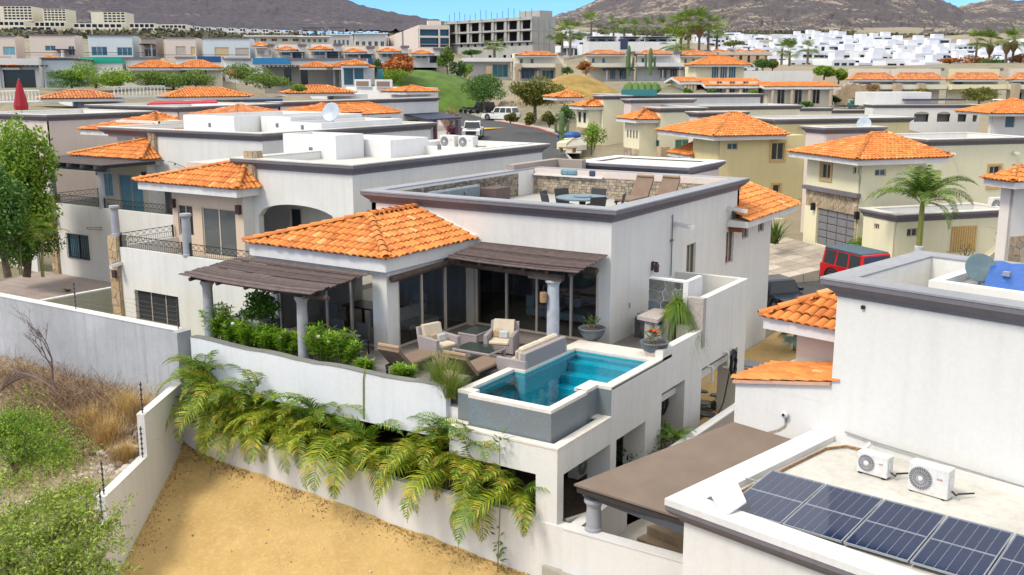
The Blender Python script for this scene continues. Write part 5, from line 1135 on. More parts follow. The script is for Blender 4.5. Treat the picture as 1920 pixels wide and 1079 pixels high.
# solar panels
def solar_mat():
    m, nt, b = newmat('solar_cell'); L = nt.links; tc = N(nt, 'TexCoord').outputs['Object']
    br = N(nt, 'TexBrick', offset=0.); br.inputs['Scale'].default_value = 1; br.inputs['Mortar Size'].default_value = .0035; br.inputs['Brick Width'].default_value = .19; br.inputs['Row Height'].default_value = .085; br.inputs['Color1'].default_value = br.inputs['Color2'].default_value = (.006, .017, .06, 1); br.inputs['Mortar'].default_value = (.06, .07, .10, 1); L.new(tc, br.inputs['Vector'])
    L.new(br.outputs[0], b.inputs['Base Color']); b.inputs['Roughness'].default_value = .07; b.inputs['Specular IOR Level'].default_value = .45; return m
SOLAR = solar_mat(); FRM = plain('panel_frame', (.40, .43, .48), .35, .6)
cell = MB().poly([(0, 0, 0), (.175, 0, 0), (.175, .97, 0), (0, .97, 0)]).mesh('cell'); cell.materials.append(SOLAR)
for k in range(6):
    x0 = .62+1.205*k; y0 = -5.22+.121*k
    R = Root('solar_module', f'dark solar panel, {["first", "second", "third", "fourth", "fifth", "sixth"][k]} of the row counted from the white antenna plate', 'solar panel', (x0, y0, .06), FR, 'solar panels on the low roof'); R.o.rotation_euler = (rad(4.2), 0, R.o.rotation_euler.z+rad(5.7)); R.at = Vector((0, 0, 0))
    R.part('frame', MB().box(0, 1.18, 0, .02, -.035, .006).box(0, 1.18, 2.06, 2.08, -.035, .006).box(0, .02, .02, 2.06, -.035, .006).box(1.16, 1.18, .02, 2.06, -.035, .006).box(.02, 1.16, 1.03, 1.05, -.03, .004), FRM); R.part('backing', MB().box(.02, 1.16, .02, 2.06, -.03, -.004), plain('panel_white', (.24, .27, .34), .4))
    for i in range(6):
        for j in range(2): R.put('cell', cell, None, (.035+i*.1875, .035+1.02*j, .001))
mb = MB(); mb.box(0, 7.6, .5, .54, -.06, -.036); mb.box(0, 7.6, 1.5, 1.54, -.06, -.036); o = thing('mounting_rails', mb, FRM, 'metal mounting rails under the row of solar panels', 'rail', (0, 0, 0)); o.matrix_world = FR.m @ Matrix.Translation((.3, -5.28, .06)) @ Matrix.Rotation(rad(5.8), 4, 'Z') @ Matrix.Rotation(rad(4.2), 4, 'X')
a = Root('flat_antenna', 'flat white square antenna plate at the corner of the solar roof', 'antenna', (.6, -5.2, .1), FR); a.part('plate', MB().add([tuple(Vector((x, y, z))) for x, y, z in ((.22, -5.2, .28), (.92, -5.72, .12), (1.05, -5.15, .3), (.45, -4.62, .44), (.22, -5.2, .24), (.92, -5.72, .08), (1.05, -5.15, .26), (.45, -4.62, .40))], [(0,1,2,3),(7,6,5,4),(0,4,5,1),(1,5,6,2),(2,6,7,3),(3,7,4,0)]), plain('antenna_white', (.78, .79, .84), .35)); a.part('mast', MB().tube([(.65, -5.2, .0), (.65, -5.2, .25)], .03, 8), FRM)
def ac_unit(x, y, z, w, h, d, label, F=FR, group='air conditioner units on the solar roof', rz=0):
    R = Root('ac_unit', label, 'air conditioner', (x, y, z), F, group, rz); R.at = Vector((0, 0, 0)); R.part('casing', MB().bbox(0, w, 0, d, .03, h, .015), plain('ac_white', (.70, .70, .68), .45))
    cx, cz, r = w*.32, h*.5+.02, h*.37; mb = MB()
    for k in range(26): an = 2*math.pi*k/26; mb.tube([(cx+.05*math.cos(an), -.012, cz+.05*math.sin(an)), (cx+r*math.cos(an+.35), -.012, cz+r*math.sin(an+.35))], .004, 3, cap=False)
    for q in (.35, .68, 1.): mb.tube([(cx+r*q*math.cos(2*math.pi*k/20), -.012, cz+r*q*math.sin(2*math.pi*k/20)) for k in range(21)], .004, 3, cap=False)
    R.part('fan_opening', MB().add([(cx+r*1.02*math.cos(2*math.pi*k/20), -.004, cz+r*1.02*math.sin(2*math.pi*k/20)) for k in range(20)], [tuple(range(20))]), plain('fan_dark', (.17, .165, .18), .6)); R.part('grille', mb, plain('grille_white', (.6, .6, .6), .5)); R.part('fan_hub', MB().lathe([(.055, 0), (.04, .02)], (0, 0, 0), 12).add([], []), plain('ac_white', (.7, .7, .68), .45)).matrix_local = Matrix.Translation((cx, -.012, cz)) @ Matrix.Rotation(rad(90), 4, 'X')
    R.part('badge', MB().box(w*.72, w*.86, -.003, .001, h*.62, h*.68), plain('badge_red', (.5, .3, .26), .5)); R.part('side_cover', MB().bbox(w, w+.02, d*.2, d*.8, h*.45, h*.75, .005), plain('ac_white', (.7, .7, .68), .45)); R.part('foot', MB().box(.05, .12, 0, d, 0, .03), IRON); R.part('foot', MB().box(w-.12, w-.05, 0, d, 0, .03), IRON)
    R.part('hose', MB().tube([(w+.02, d*.5, h*.3), (w+.12, d*.5, h*.2), (w+.1, d*.9, .12), (w+.3, d+.3, .1)], .02, 6), IRON)
ac_unit(1.45, -1.42, -.03, .7, .5, .28, 'smaller white air conditioner unit on the solar roof'); ac_unit(2.66, -1.55, -.06, .84, .66, .32, 'larger white air conditioner unit on the solar roof')
# roof items
d = Root('satellite_dish', 'grey satellite dish on the upper roof beside the blue tarpaulin', 'satellite dish', (2.0, 2.9, 3.62), FR)
dm = MB().lathe([(.02, 0), (.18, .02), (.32, .07), (.36, .1), (.34, .1), (.17, .045), (.02, .03)], (0, 0, 0), 20).mesh('dish', smooth=True); o = d.put('reflector', dm, plain('dish_grey', (.10, .16, .18), .4), (2.05, 2.9, 4.0), (rad(55), rad(25), rad(20))); d.part('mast', MB().tube([(2.05, 2.95, 3.62), (2.05, 2.95, 3.98)], .03, 6).tube([(2.05, 2.95, 3.8), (2.75, 2.6, 4.0)], .015, 5), FRM); d.part('receiver', MB().box(2.7, 2.85, 2.55, 2.65, 3.98, 4.08), FRM)
mb = MB(); nx, ny = 12, 6; v = []
for i in range(nx+1):
    for j in range(ny+1): u, w_ = i/nx, j/ny; v.append((2.5+2.6*u-.3*w_, 1.95+1.3*w_, 3.72+.45*w_+.03*math.sin(u*25)+.1*u))
mb.add(v, [(i*(ny+1)+j, (i+1)*(ny+1)+j, (i+1)*(ny+1)+j+1, i*(ny+1)+j+1) for i in range(nx) for j in range(ny)]); thing('tarpaulin', mb, plain('tarp_blue', (.02, .11, .42), .45, 0, .2, 4.), 'bright blue tarpaulin on the upper roof at the right edge', 'tarpaulin', (3.5, 2.5, 3.8), FR)
bx = Root('antenna_clutter', 'grey mounting frame with small antennas on the roof behind the tarpaulin', 'antenna', (3.2, 3.8, 3.62), FR); bx.part('base', MB().box(1.7, 3.9, 3.3, 4.1, 3.62, 3.75), CORNTOP); bx.part('antenna', MB().tube([(3.0, 3.8, 3.75), (3.0, 3.8, 4.05), (3.3, 3.7, 4.1)], .02, 5).tube([(3.2, 3.8, 4.05), (3.2, 3.8, 4.2)], .015, 4), FRM)
# carport
cp = Root('carport', 'flat brown carport roof on a grey column beside the solar house', 'carport', (-2, -2, -3.4), FR); CPR = plain('roof_felt_brown', (.19, .145, .115), .95, 0, .12, .9, .4)
cp.part('roof', MB().slab([(-4.31, -4.23, -1.2), (-.42, -3.83, -1.2), (-.42, -.02, -.27), (-2.62, -.02, -.23)], .05), CPR); cp.part('fascia', MB().slab([(-4.26, -4.18, -1.255), (-.44, -3.79, -1.255), (-.44, -3.67, -1.23), (-4.2, -4.06, -1.23)], .16).slab([(-4.26, -4.04, -1.23), (-4.14, -4.04, -1.23), (-2.5, -.06, -.29), (-2.6, -.06, -.29)], .14), plain('charred_wood', (.035, .03, .03), .8))
column(cp, -4.03, -3.8, -2.44, -1.6, .19, COLUMN); cp.part('beam', MB().box(-4.3, -.5, -3.92, -3.7, -1.6, -1.42), plain('beam_slate', (.06, .07, .085), .7))
y = Root('yard_wall', 'low white yard wall below the carport with a grey column on it', 'wall', (-9.6, 20.6, -4)); y.part('wall', MB().wall((-11.58, 20.50), (-7.5, 20.42), -7.5, -2.47, .32), FWH); y.part('cap', MB().prism([(-11.58, 20.48), (-7.5, 20.40), (-7.5, 20.76), (-11.58, 20.84)], -2.47, -2.44), BANDW); y.part('return_wall', MB().wall((-11.58, 23.5), (-11.58, 20.85), -6, -2.47, .3), FWH)
yd = Root('yard', 'sunken yard floor and wall behind the low white yard wall', 'yard', (-2, -2, -3.6), FR); yd.part('floor', MB().box(-5.2, -.15, -4.4, 6, -3.9, -3.6), PAVE); yd.part('back_wall', MB().box(-3.9, -1.2, -1.2, -1.0, -3.6, -1.3), stucco('yard_wall_tan', (.42, .37, .31), .2))
st = Root('garden_stairs', 'tan tiled garden steps rising under the carport', 'stairs', (-2.5, -2, -3.6), FR)
for k in range(5): st.part('step', MB().bbox(-3.75+.04*k, -1.3, -3.25+.35*k, -1.25, -3.6+.22*k-.02, -3.38+.22*k, .01), plain('step_tan', (.50, .37, .24), .7, 0, .15, 2.))
r_ = Root('stair_rail', 'black iron handrail at the lower end of the garden steps', 'railing', (-1.0, -3.4, -3.6), FR)
for k in range(5): r_.part('baluster', MB().tube([(-1.2+.06*k, -4.0+.18*k, -3.55), (-1.2+.06*k, -4.0+.18*k, -2.6+.08*k)], .018, 5), IRON)
r_.part('rail', MB().tube([(-1.25, -4.1, -2.62), (-.95, -3.2, -2.2)], .025, 6), IRON)
# side passage between the houses
pw = Root('passage_wall', 'low sloping wall between the sandy side passage and the carport', 'wall', (*atZ(1330, 800, -2)[:2], -3)); A1, B1 = atZ(1228, 858, -2.0), atZ(1382, 752, -1.95); d_ = (Vector(B1)-Vector(A1)); d_.z = 0; d_.normalize(); nn = Vector((-d_.y, d_.x, 0)); A0 = Vector(A1)+d_*.6
pw.part('wall', MB().prism([(A0.x, A0.y), (B1[0], B1[1]), (B1[0]-nn.x*.22, B1[1]-nn.y*.22), (A0.x-nn.x*.22, A0.y-nn.y*.22)], -5, -2.03), stucco('yard_wall_tan', (.42, .37, .31), .2)); pw.part('cap', MB().prism([(A0.x+nn.x*.02, A0.y+nn.y*.02), (B1[0]+nn.x*.02, B1[1]+nn.y*.02), (B1[0]-nn.x*.24, B1[1]-nn.y*.24), (A0.x-nn.x*.24, A0.y-nn.y*.24)], -2.03, -1.98), BANDW)
struct('side_passage', MB().prism([(-12.6, 21), (A0.x-.1, A0.y-.1), (B1[0], B1[1]), (-5.5, 38), (-7, 46), (-14.4, 46), (-14.4, 34), (-12.6, 34)], -3.5, -3.16), DIRT)
for i, (px, py, s) in enumerate(((1318, 757, .34), (1342, 742, .25), (1353, 749, .25), (1340, 765, .35), (1325, 778, .4), (1362, 730, .22), (1318, 735, .2))):
    x, y_, z = atZ(px, py, -3.15); rg = random.Random(i); P = [(x+s*rg.uniform(.75, 1.05)*math.cos(k*.785), y_+s*.8*rg.uniform(.75, 1.05)*math.sin(k*.785)) for k in range(8)]
    thing('stepping_stone', MB().prism(P, -3.16, -3.11), SLATE, ['slate stepping stone nearest the pale pier', 'slate stepping stone behind the round bush', 'slate stepping stone beside the red leaved plant', 'slate stepping stone with a round bush on it', 'slate stepping stone lowest by the passage wall', 'slate stepping stone furthest along the passage', 'small slate stepping stone by the hose'][i], 'stepping stone', (x, y_, z), group='slate stepping stones')
x, y_, z = atZ(1362, 752, -3.15); shrub('red_plant', 'dark red leaved plant in the sandy side passage', (x, y_, z), .16, .16, .42, 160, .16, varied('leaf_red', [(0., (.10, .03, .02)), (.6, (.22, .05, .03)), (1., (.12, .10, .04))], .6, 'island', .1, 2., 0), 5, 6)
x, y_, z = atZ(1337, 768, -3.12); shrub('round_bush', 'small round dark bush on a slate in the side passage', (x, y_, z), .22, .22, .16, 300, .07, GREENS['dark'], 6, 6)
x, y_, z = atZ(1215, 868, -2.9); shrub('yellow_shrub', 'yellow green shrub in front of the pool undercroft beside the carport roof', (x-.3, y_+.3, -3.1), .95, 1.3, .85, 3600, .10, LEAFY, 7, 16); feather_palm((-11.4, 26.9, -3.15), 1.0, 'small palm in the undercroft opening behind the yellow shrub', FR_G, 9, r3, name='small_palm', stems=1, sc=(.5, .7), pit=(-.4, .3))
x, y_, z = atZ(1405, 690, -3.1); hb = Root('meter_hatch', 'grey concrete utility box with lid in the side passage', 'utility box', (x, y_, -3.16)); hb.part('box', MB().box(x-.7, x+.7, y_-.55, y_+.55, -3.16, -2.95), CONC); hb.part('lid', MB().box(x-.55, x+.55, y_-.42, y_+.42, -2.95, -2.9), CORNTOP)
hz = Root('hose_bundle', 'coiled black hose hanging on the white side wall by the doorway', 'hose', (XW+.1, 32.4, -1.2)); hz.part('coil', MB().tube([(XW+.12+.05*math.sin(k*2.1), 32.4+.22*math.cos(k*.8), -1.05+.42*math.sin(k*.8)-.006*k) for k in range(40)], .03, 5), plain('hose_black', (.02, .025, .03), .5)); hz.part('lead', MB().tube([(XW+.1, 32.1, -1.4), (XW+.12, 31.6, -2.3), (XW+.1, 31.0, -2.75), (XW+.1, 30.5, -2.5)], .025, 5), plain('hose_black', (.02, .025, .03), .5))
wh = Root('water_tank', 'black domed pump cover under the white side wall opening', 'pump cover', (-12.6, 27.6, -3.1)); wh.part('cover', MB().tube([(-12.9, 27.0, -1.5), (-12.9, 28.4, -1.5)], .62, 14), plain('cover_black', (.02, .02, .022), .6))
for k in range(5): wh.part('rib', MB().tube([(-12.9, 27.1+.28*k, -1.5), (-12.9, 27.16+.28*k, -1.5)], .65, 14), plain('cover_black', (.02, .02, .022), .6))
ac_unit(-13.4, 24.6, -3.05, .8, .7, .35, 'white air conditioner unit in the dark under the pool', WF, None, rad(90)); mb = MB(); mb.tube([(-11.9, 21.2, -2.62), (-11.35, 22.5, -2.6)], .07, 8); thing('drain_pipe', mb, PVC, 'white drain pipe lying behind the yard wall under the pool corner', 'pipe', (-11.9, 21.2, -2.7))
# fan palm in the passage
def fan_leaf(r=.75, n=24, spread=2.6, seed=0):
    rg = random.Random(seed); mb = MB(); mb.tube([(0, 0, 0), (.45*r, 0, .18*r), (.8*r, 0, .2*r)], .02, 4, .012); o = Vector((.8*r, 0, .2*r))
    for k in range(n):
        a = -spread/2+spread*k/(n-1); l = r*rg.uniform(.85, 1.05)*(1-.18*abs(a)/1.3); d = Vector((math.cos(a), math.sin(a), .12)); s_ = Vector((-d.y, d.x, 0))*.035*r; m = o+d*l*.55; t_ = m+(d+Vector((0, 0, -.3)))*l*.45
        mb.add([tuple(o), tuple(m+s_+Vector((0, 0, .015*(k % 2)))), tuple(m-s_), tuple(t_)], [(0, 2, 1), (1, 2, 3)])
    return mb.mesh('leaf')
BLUEP = varied('leaf_blue_green', [(0., (.10, .17, .15)), (.5, (.18, .27, .24)), (1., (.27, .35, .31))], .5, 'island', .15, 2., 0, trans=.2); FANB = [palm_mats(fan_leaf(seed=s), BLUEP) for s in range(2)]; FANG = [palm_mats(fan_leaf(seed=4+s), GREENS['palm']) for s in range(3)]
def fan_palm(base, h, label, leaves, n, rg, sc=1., group=None, tr=.16, name='fan_palm', skirt=0):
    R = Root(name, label, 'palm', base, group=group); x, y, z = base; R.part('trunk', MB().tube([(x, y, z-.3), (x, y, z+h*.5), (x, y, z+h)], tr, 8, tr*.75), BARKP)
    for i in range(n):
        e = rg.uniform(-1.25, .5) if i > n*.3 else rg.uniform(.1, .7); s = sc*rg.uniform(.8, 1.15); R.put('leaf', rg.choice(leaves), None, (x, y, z+h), (rg.uniform(-.3, .3), e, i*2.4+rg.uniform(-.3, .3)), scale=(s, s, s))
    if skirt: R.part('dry_skirt', MB().lathe([(tr*1.1, -1.6*sc), (tr*2.6, -1.0*sc), (tr*2.9, -.3*sc), (tr, .1)], (x, y, z+h), 9), plain('palm_skirt', (.30, .20, .10), .95, 0, .3, 8., .5))
    return R
x, y_, z = atZ(1492, 655, -3.1); fan_palm((x, y_, -3.15), 1.0, 'blue green fan palm between the villa and the white porch', FANB, 22, r3, 1.05, None, .14)
# ================================================================== neighbouring row villas (same plan as each other)
def hip(R, pts4, apex, F_T=TILE, w=.26, ex=.36, sub=None, fas=.33, faces=(0, 1, 3), src=None, ridge=True, fm=None):
    """low hip roof: eave rectangle corners (front-left, front-right, back-right, back-left) at one level, ridge end points apex=(a,b)"""
    a, b = apex; P = pts4; fl, fr_, br, bl = P
    F = [[fl, fr_, b, a], [fr_, br, b], [br, bl, a, b], [bl, fl, a]]
    F = [f if not (Vector(a)-Vector(b)).length < 1e-4 or len(f) == 3 else f[:3] for f in F]
    bed = MB(); mb = MB()
    for i, f in enumerate(F):
        bed.poly([(p[0], p[1], p[2]-.03) for p in f])
        if i in faces: tiles_joined(mb, f, w, ex, src=src)
    if ridge:
        for p, q in ((fl, a), (fr_, b), (br, b), (a, b)):
            if (Vector(p)-Vector(q)).length > .3: ridge_caps(mb, (p[0], p[1], p[2]+.06), (q[0], q[1], q[2]+.06), .11*w/.26, .36*ex/.36)
    rf = R.part('roof', bed, TILEF, sub); R.part('tiles', mb, F_T, rf, kind='stuff')
    if fas:
        z = fl[2]-.05; ins = lambda p, q: (p[0]+(q[0]-p[0])*.02, p[1]+(q[1]-p[1])*.02, z)
        R.part('fascia', MB().slab([ins(fl, br), ins(fr_, bl), ins(br, fl), ins(bl, fr_)], fas), fm or BANDW)
    return rf
def slab_wall(R, name, a, b, z0, z1, m, t=.2, ops=()): return R.part(name, MB().wall(a, b, z0, z1, t, ops), m)
def row_villa(px, py, bw, label, teal=False, seed=1, by=3.9):
    R = Root('villa', label, 'house', (px+5, py+6, -3)); X = lambda a: px+a; Y_ = lambda a: py+a
    wx = [(1.25, 4.05, -1.95, -.58)] if not teal else [(1.3, 3.3, -1.9, -.48)]
    slab_wall(R, 'terrace_wall', (X(0), Y_(0)), (X(12.5), Y_(0)), -3.2, 1.2, GREYW, .25, [(a, b, c, d) for a, b, c, d in wx])
    slab_wall(R, 'terrace_end_wall', (X(0), Y_(4)), (X(0), Y_(.004)), -3.2, 1.2, GREYW, .25); R.part('terrace_floor', MB().box(X(.2), X(12.4), Y_(.2), Y_(by), .3, .5), PAVE)
    f = face((X(0), Y_(0)), (X(12), Y_(0)))
    if not teal:
        window(R, f, *wx[0], ALU, GLASSD, 2, .12, 'window'); mb = MB()
        for k in range(5): mb.box(X(1.25), X(4.05), Y_(-.05), Y_(-.035), -1.8+.27*k, -1.785+.27*k)
        R.part('window_bars', mb, IRON)
    else:
        window(R, f, *wx[0], IRON, GLASSB, 1, .1, 'window'); mb = MB(); [mb.box(X(1.28), X(3.32), Y_(-.07), Y_(-.04), z, z+.03) for z in (-1.9, -1.65, -.75, -.5)]
        for k in range(13): mb.box(X(1.3+.166*k), X(1.32+.166*k), Y_(-.065), Y_(-.045), -1.9, -.48)
        R.part('window_grille', mb, IRON)
    R.part('pillar', MB().box(X(-.16), X(.42), Y_(-.10), Y_(.4), -3.2, 1.68), MORTAR)
    stone_objs(R, (X(-.16), Y_(-.105)), (X(.42), Y_(-.105)), -3.1, 1.66, 22, STONEO, seed=seed+2); stone_objs(R, (X(.425), Y_(-.1)), (X(.425), Y_(0)), -3., 1.66, 6, STONEO, seed=seed+3)
    column(R, X(.1), Y_(.15), 1.68, 2.97 if not teal else 3.3, .17); column(R, X(4.65), Y_(.15), 1.2, 2.95 if not teal else 3.3, .19)
    railing(R, (X(.45), Y_(.1)), (X(4.4), Y_(.1)), 1.2, .52); railing(R, (X(4.9), Y_(.1)), (X(12.4), Y_(.1)), 1.2, .52); railing(R, (X(.05), Y_(.4)), (X(.05), Y_(3.2)), 1.2, .52)
    spout(R, (X(.5), Y_(0), .45), (0, -1, 0), .55); R.part('wall_lamp', MB().box(X(.15), X(.36), Y_(-.28), Y_(-.12), -.12, .2), plain('rust_metal', (.06, .03, .025), .6))
    # rooms behind the terrace
    ops = [(.35, 1.35, 1.3, 2.7), (1.95, 4.1, .52, 2.7)]
    wm = TAN if not teal else CREAM; slab_wall(R, 'room_wall', (X(0.), Y_(3.3)), (X(4.6), Y_(3.3)), .3, 3.45, wm, .2, ops); slab_wall(R, 'room_side_wall', (X(4.61), Y_(3.31)), (X(4.61), Y_(by)), .3, 3.45, GREYW, .2); slab_wall(R, 'room_end_wall', (X(0), Y_(12)), (X(0), Y_(3.304)), -3.1, 3.45, wm, .2)
    f = face((X(0), Y_(3.3)), (X(4.6), Y_(3.3))); window(R, f, *ops[0], ALU, CURTB if teal else GLASSD, 1, .06); window(R, f, *ops[1], ALU, CURTB if teal else pane('grey_glass', (.10, .11, .11)), 1, .06, 'sliding_door', .06)
    for u in (.05, 4.3): R.part('wall_lamp', MB().box(X(u), X(u+.22), Y_(3.12), Y_(3.3), 2.55, 2.95), plain('rust_metal', (.06, .03, .025), .6))
    ze = 3.75; P = [(X(-1.5), Y_(2.5), ze), (X(5.2), Y_(2.5), ze), (X(5.2), Y_(6.0), ze), (X(-1.5), Y_(6.0), ze)]; ap = (X(4.1), Y_(4.15), 4.80)
    hip(R, P, (ap, ap), src=TILE_MB)
    R.part('chimney', MB().box(X(4.35), X(4.9), Y_(3.75), Y_(4.3), 3.6, 5.25), MORTAR); stone_objs(R, (X(4.35), Y_(3.745)), (X(4.9), Y_(3.745)), 3.7, 5.24, 9, STONEO, seed=seed+5); stone_objs(R, (X(4.905), Y_(3.75)), (X(4.905), Y_(4.3)), 3.7, 5.24, 8, STONEO, seed=seed+6)
    # main block with an arched loggia
    zc = 4.52 if not teal else 5.0
    a0, a1 = 4.9, bw-.9; mb = MB(); n = 14; half = (a1-a0)/2
    arch = [(X(a0+(a1-a0)*i/n), 2.45+.62*math.sqrt(max(0, 1-((i/n)*2-1)**2))) for i in range(n+1)]; yy = Y_(by)
    slab_wall(R, 'wall', (X(bw), yy+.012), (X(bw), yy+15), -3.2, zc, GREYW, .25); slab_wall(R, 'wall', (X(0), yy+15), (X(0), Y_(6.)), -3.2, zc, GREYW, .25)
    for i in range(n): mb.add([(arch[i][0], yy, arch[i][1]), (arch[i+1][0], yy, arch[i+1][1]), (arch[i+1][0], yy, zc), (arch[i][0], yy, zc), (arch[i][0], yy+.3, arch[i][1]), (arch[i+1][0], yy+.3, arch[i+1][1])], [(0, 1, 2, 3), (0, 4, 5, 1)])
    mb.box(X(a0-.285), X(a0), yy, yy+.3, .3, zc); mb.box(X(a1), X(bw)-.004, yy, yy+.3, -3, zc); mb.box(X(a0), X(a0)+.01, yy+.01, yy+.3, .3, 2.4); R.part('arch_wall', mb, GREYW)
    R.part('loggia_wall', MB().box(X(4.6), X(bw-.1), yy+2.2, yy+2.4, .3, zc).box(X(4.6), X(bw-.3), yy+.35, yy+2.2, 3.3, 3.4), CREAM)
    window(R, face((X(4.62), yy+2.2), (X(bw), yy+2.2)), .1, .75, 1.0, 2.55, ALU, GLASSD, 0, -.04)
    cornice(R, [(X(3.9 if not teal else .2), yy), (X(bw), yy), (X(bw), yy+15), (X(3.9 if not teal else .2), yy+15)], zc, inner=zc+.05, tmat=ROOFW, wth=.35); R.part('roof_deck', MB().box(X(.2), X(bw-.2), yy+.2, yy+14.8, zc-.2, zc+.05), ROOFW)
    return R
VA = row_villa(-38.2, 27.7, 10.4, 'white villa with arched loggia and tile roof just left of the pool villa', False, 11)
VB = row_villa(-54.6, 35.65, 13.5, 'white villa with blue curtains and dark pergola beyond the concrete pad', True, 31)
for R, bxs in ((VA, ((-37, -31.5, 38.6, 41.6, 4.5, 5.42, 0), (-33.3, -28.1, 41.3, 46.2, 4.5, 5.0, 0), (-36.4, -33.0, 36.4, 38.4, 4.5, 5.7, 0))), (VB, ((-52, -47.5, 43.5, 52, 5, 6.05, 0), (-47.3, -44.8, 45.5, 52, 5, 6.0, 0), (-44.6, -41.4, 44.5, 52, 5, 5.75, 0)))):
    for x0, x1, y0, y1, z0, z1, c in bxs:
        R.part('roof_box', MB().sweep([(x0, y0), (x1, y0), (x1, y1), (x0, y1)], [(0, z0), (0, z1), (-.2, z1), (-.2, z0)]), COOLW); R.part('roof_box_deck', MB().box(x0+.2, x1-.2, y0+.2, y1-.2, z0, z1-.35), ROOFW)
        R.part('vent', MB().box((x0+x1)/2, (x0+x1)/2+.22, y0-.02, y0, z0+.35, z0+.6), CORN)
        if c: cornice(R, [(x0, y0), (x1, y0), (x1, y1), (x0, y1)], z1-.2, wth=.25)
for k, x in enumerate((-33.0, -31.8)):
    ac_unit(x, 44.6, 4.65, .95, .68, .5, ['air conditioner on the arched villa roof nearest the picture centre', 'second air conditioner on the arched villa roof'][k], WF, 'air conditioners on the arched villa roof')
dm2 = MB().lathe([(.02, 0), (.3, .04), (.5, .14), (.55, .18), (.5, .17), (.02, .03)], (0, 0, 0), 18).mesh('dish', smooth=True)
def dish(at, label, rot=(rad(70), 0, rad(10)), s=1.): R = Root('satellite_dish', label, 'satellite dish', at); R.put('reflector', dm2, plain('dish_pale', (.42, .48, .55), .4), (at[0], at[1], at[2]+.75*s), rot, scale=(s, s, s)); R.part('mast', MB().tube([at, (at[0], at[1]+.1, at[2]+.7*s)], .03, 6), FRM)
dish((-42.8, 47.0, 5.4), 'pale satellite dish on the roof of the villa with blue curtains', s=1.1)
PB = Root('pergola', 'dark blue grey pergola on grey columns at the left behind the big green tree', 'pergola', (-53.5, 37.6, 1.2))
for k in range(14): PB.part('plank', MB().box(-57.2, -48.9, 35.2+.3*k, 35.46+.3*k, 3.62, 3.66), WOODI)
for k in range(7): PB.part('rafter', MB().box(-56.6+1.2*k, -56.45+1.2*k, 35.0, 39.0, 3.42, 3.6), plain('beam_slate', (.06, .07, .085), .7))
PB.part('beam', MB().box(-57.2, -49.0, 35.55, 35.8, 3.25, 3.42), plain('beam_slate', (.06, .07, .085), .7)); column(PB, -54.45, 35.8, 1.2, 3.25, .2)
mb = MB(); pts = [(-48.6+.6*k, 39.35, 3.35+.25*math.cos(k*.75)) for k in range(14)]; LS = Root('string_lights', 'string of small lamps sagging along the wall of the villa with blue curtains', 'lights', pts[0]); LS.part('cord', MB().tube(pts, .014, 4), IRON)
for p in pts[1::2]: LS.part('bulb', MB().lathe([(.03, 0), (.05, -.08), (.02, -.14)], p, 6), IRON)
hp = Root('towel_rail', 'small red wire hanger on the white wall above the barred window', 'hanger', (-50.5, 35.6, .1)); hp.part('rail', MB().tube([(-49.9, 35.6, .12), (-50.9, 35.3, .05), (-50.9, 35.4, -.05), (-49.9, 35.6, -.02)], .02, 5), plain('hanger_red', (.3, .1, .14), .5))
patch('concrete_pad', [(-53.5, 27.5), (-38.5, 27.5), (-38.5, 35.6), (-56, 35.6)], -2.98, plain('pad_pinkish', (.36, .29, .26), .9, 0, .15, 1.)); patch('gravel_strip', [(-60, 21.3), (-26, 21.3), (-26, 27.4), (-38.4, 27.4), (-60, 34)], -3.02, plain('gravel_tan', (.38, .27, .17), .95, 0, .3, 3., .5)); patch('lawn', [(-34.5, 22.6), (-26.0, 22.6), (-26.0, 27.6), (-34.5, 27.6)], -2.99, plain('artificial_turf', (.11, .17, .012), .9, 0, .15, 4., .4))
sw = Root('yard_fence', 'low greenish side fence behind the tall grey wall', 'wall', (-40, 25, -3)); A1, B1 = atZ(78, 566, -1.1), atZ(214, 541, -1.1); sw.part('wall', MB().wall(A1[:2], B1[:2], -3.1, -1.1, .15), stucco('fence_green_grey', (.36, .38, .30), .15)); sw.part('cap', MB().wall(A1[:2], B1[:2], -1.1, -1.04, .2), BANDW)
bt = Root('bougainvillea_pot', 'small green tuft on the concrete pad', 'plant', atZ(127, 547, -2.95)); 
x, y_, z = atZ(127, 547, -2.95); mb = MB(); [mb.tube([(x, y_, z), (x+rnd.uniform(-.4, .4), y_+rnd.uniform(-.2, .2), z+rnd.uniform(.05, .2))], .02, 3, .004) for _ in range(60)]; bt.part('leaves', mb, GREENS['olive'])
wv = Root('boundary_return', 'pale end wall of the yard behind the big green tree', 'wall', (-57, 33, -3)); wv.part('wall', MB().box(-62, -56.2, 35.5, 35.7, -3.1, -.6), GREYW)
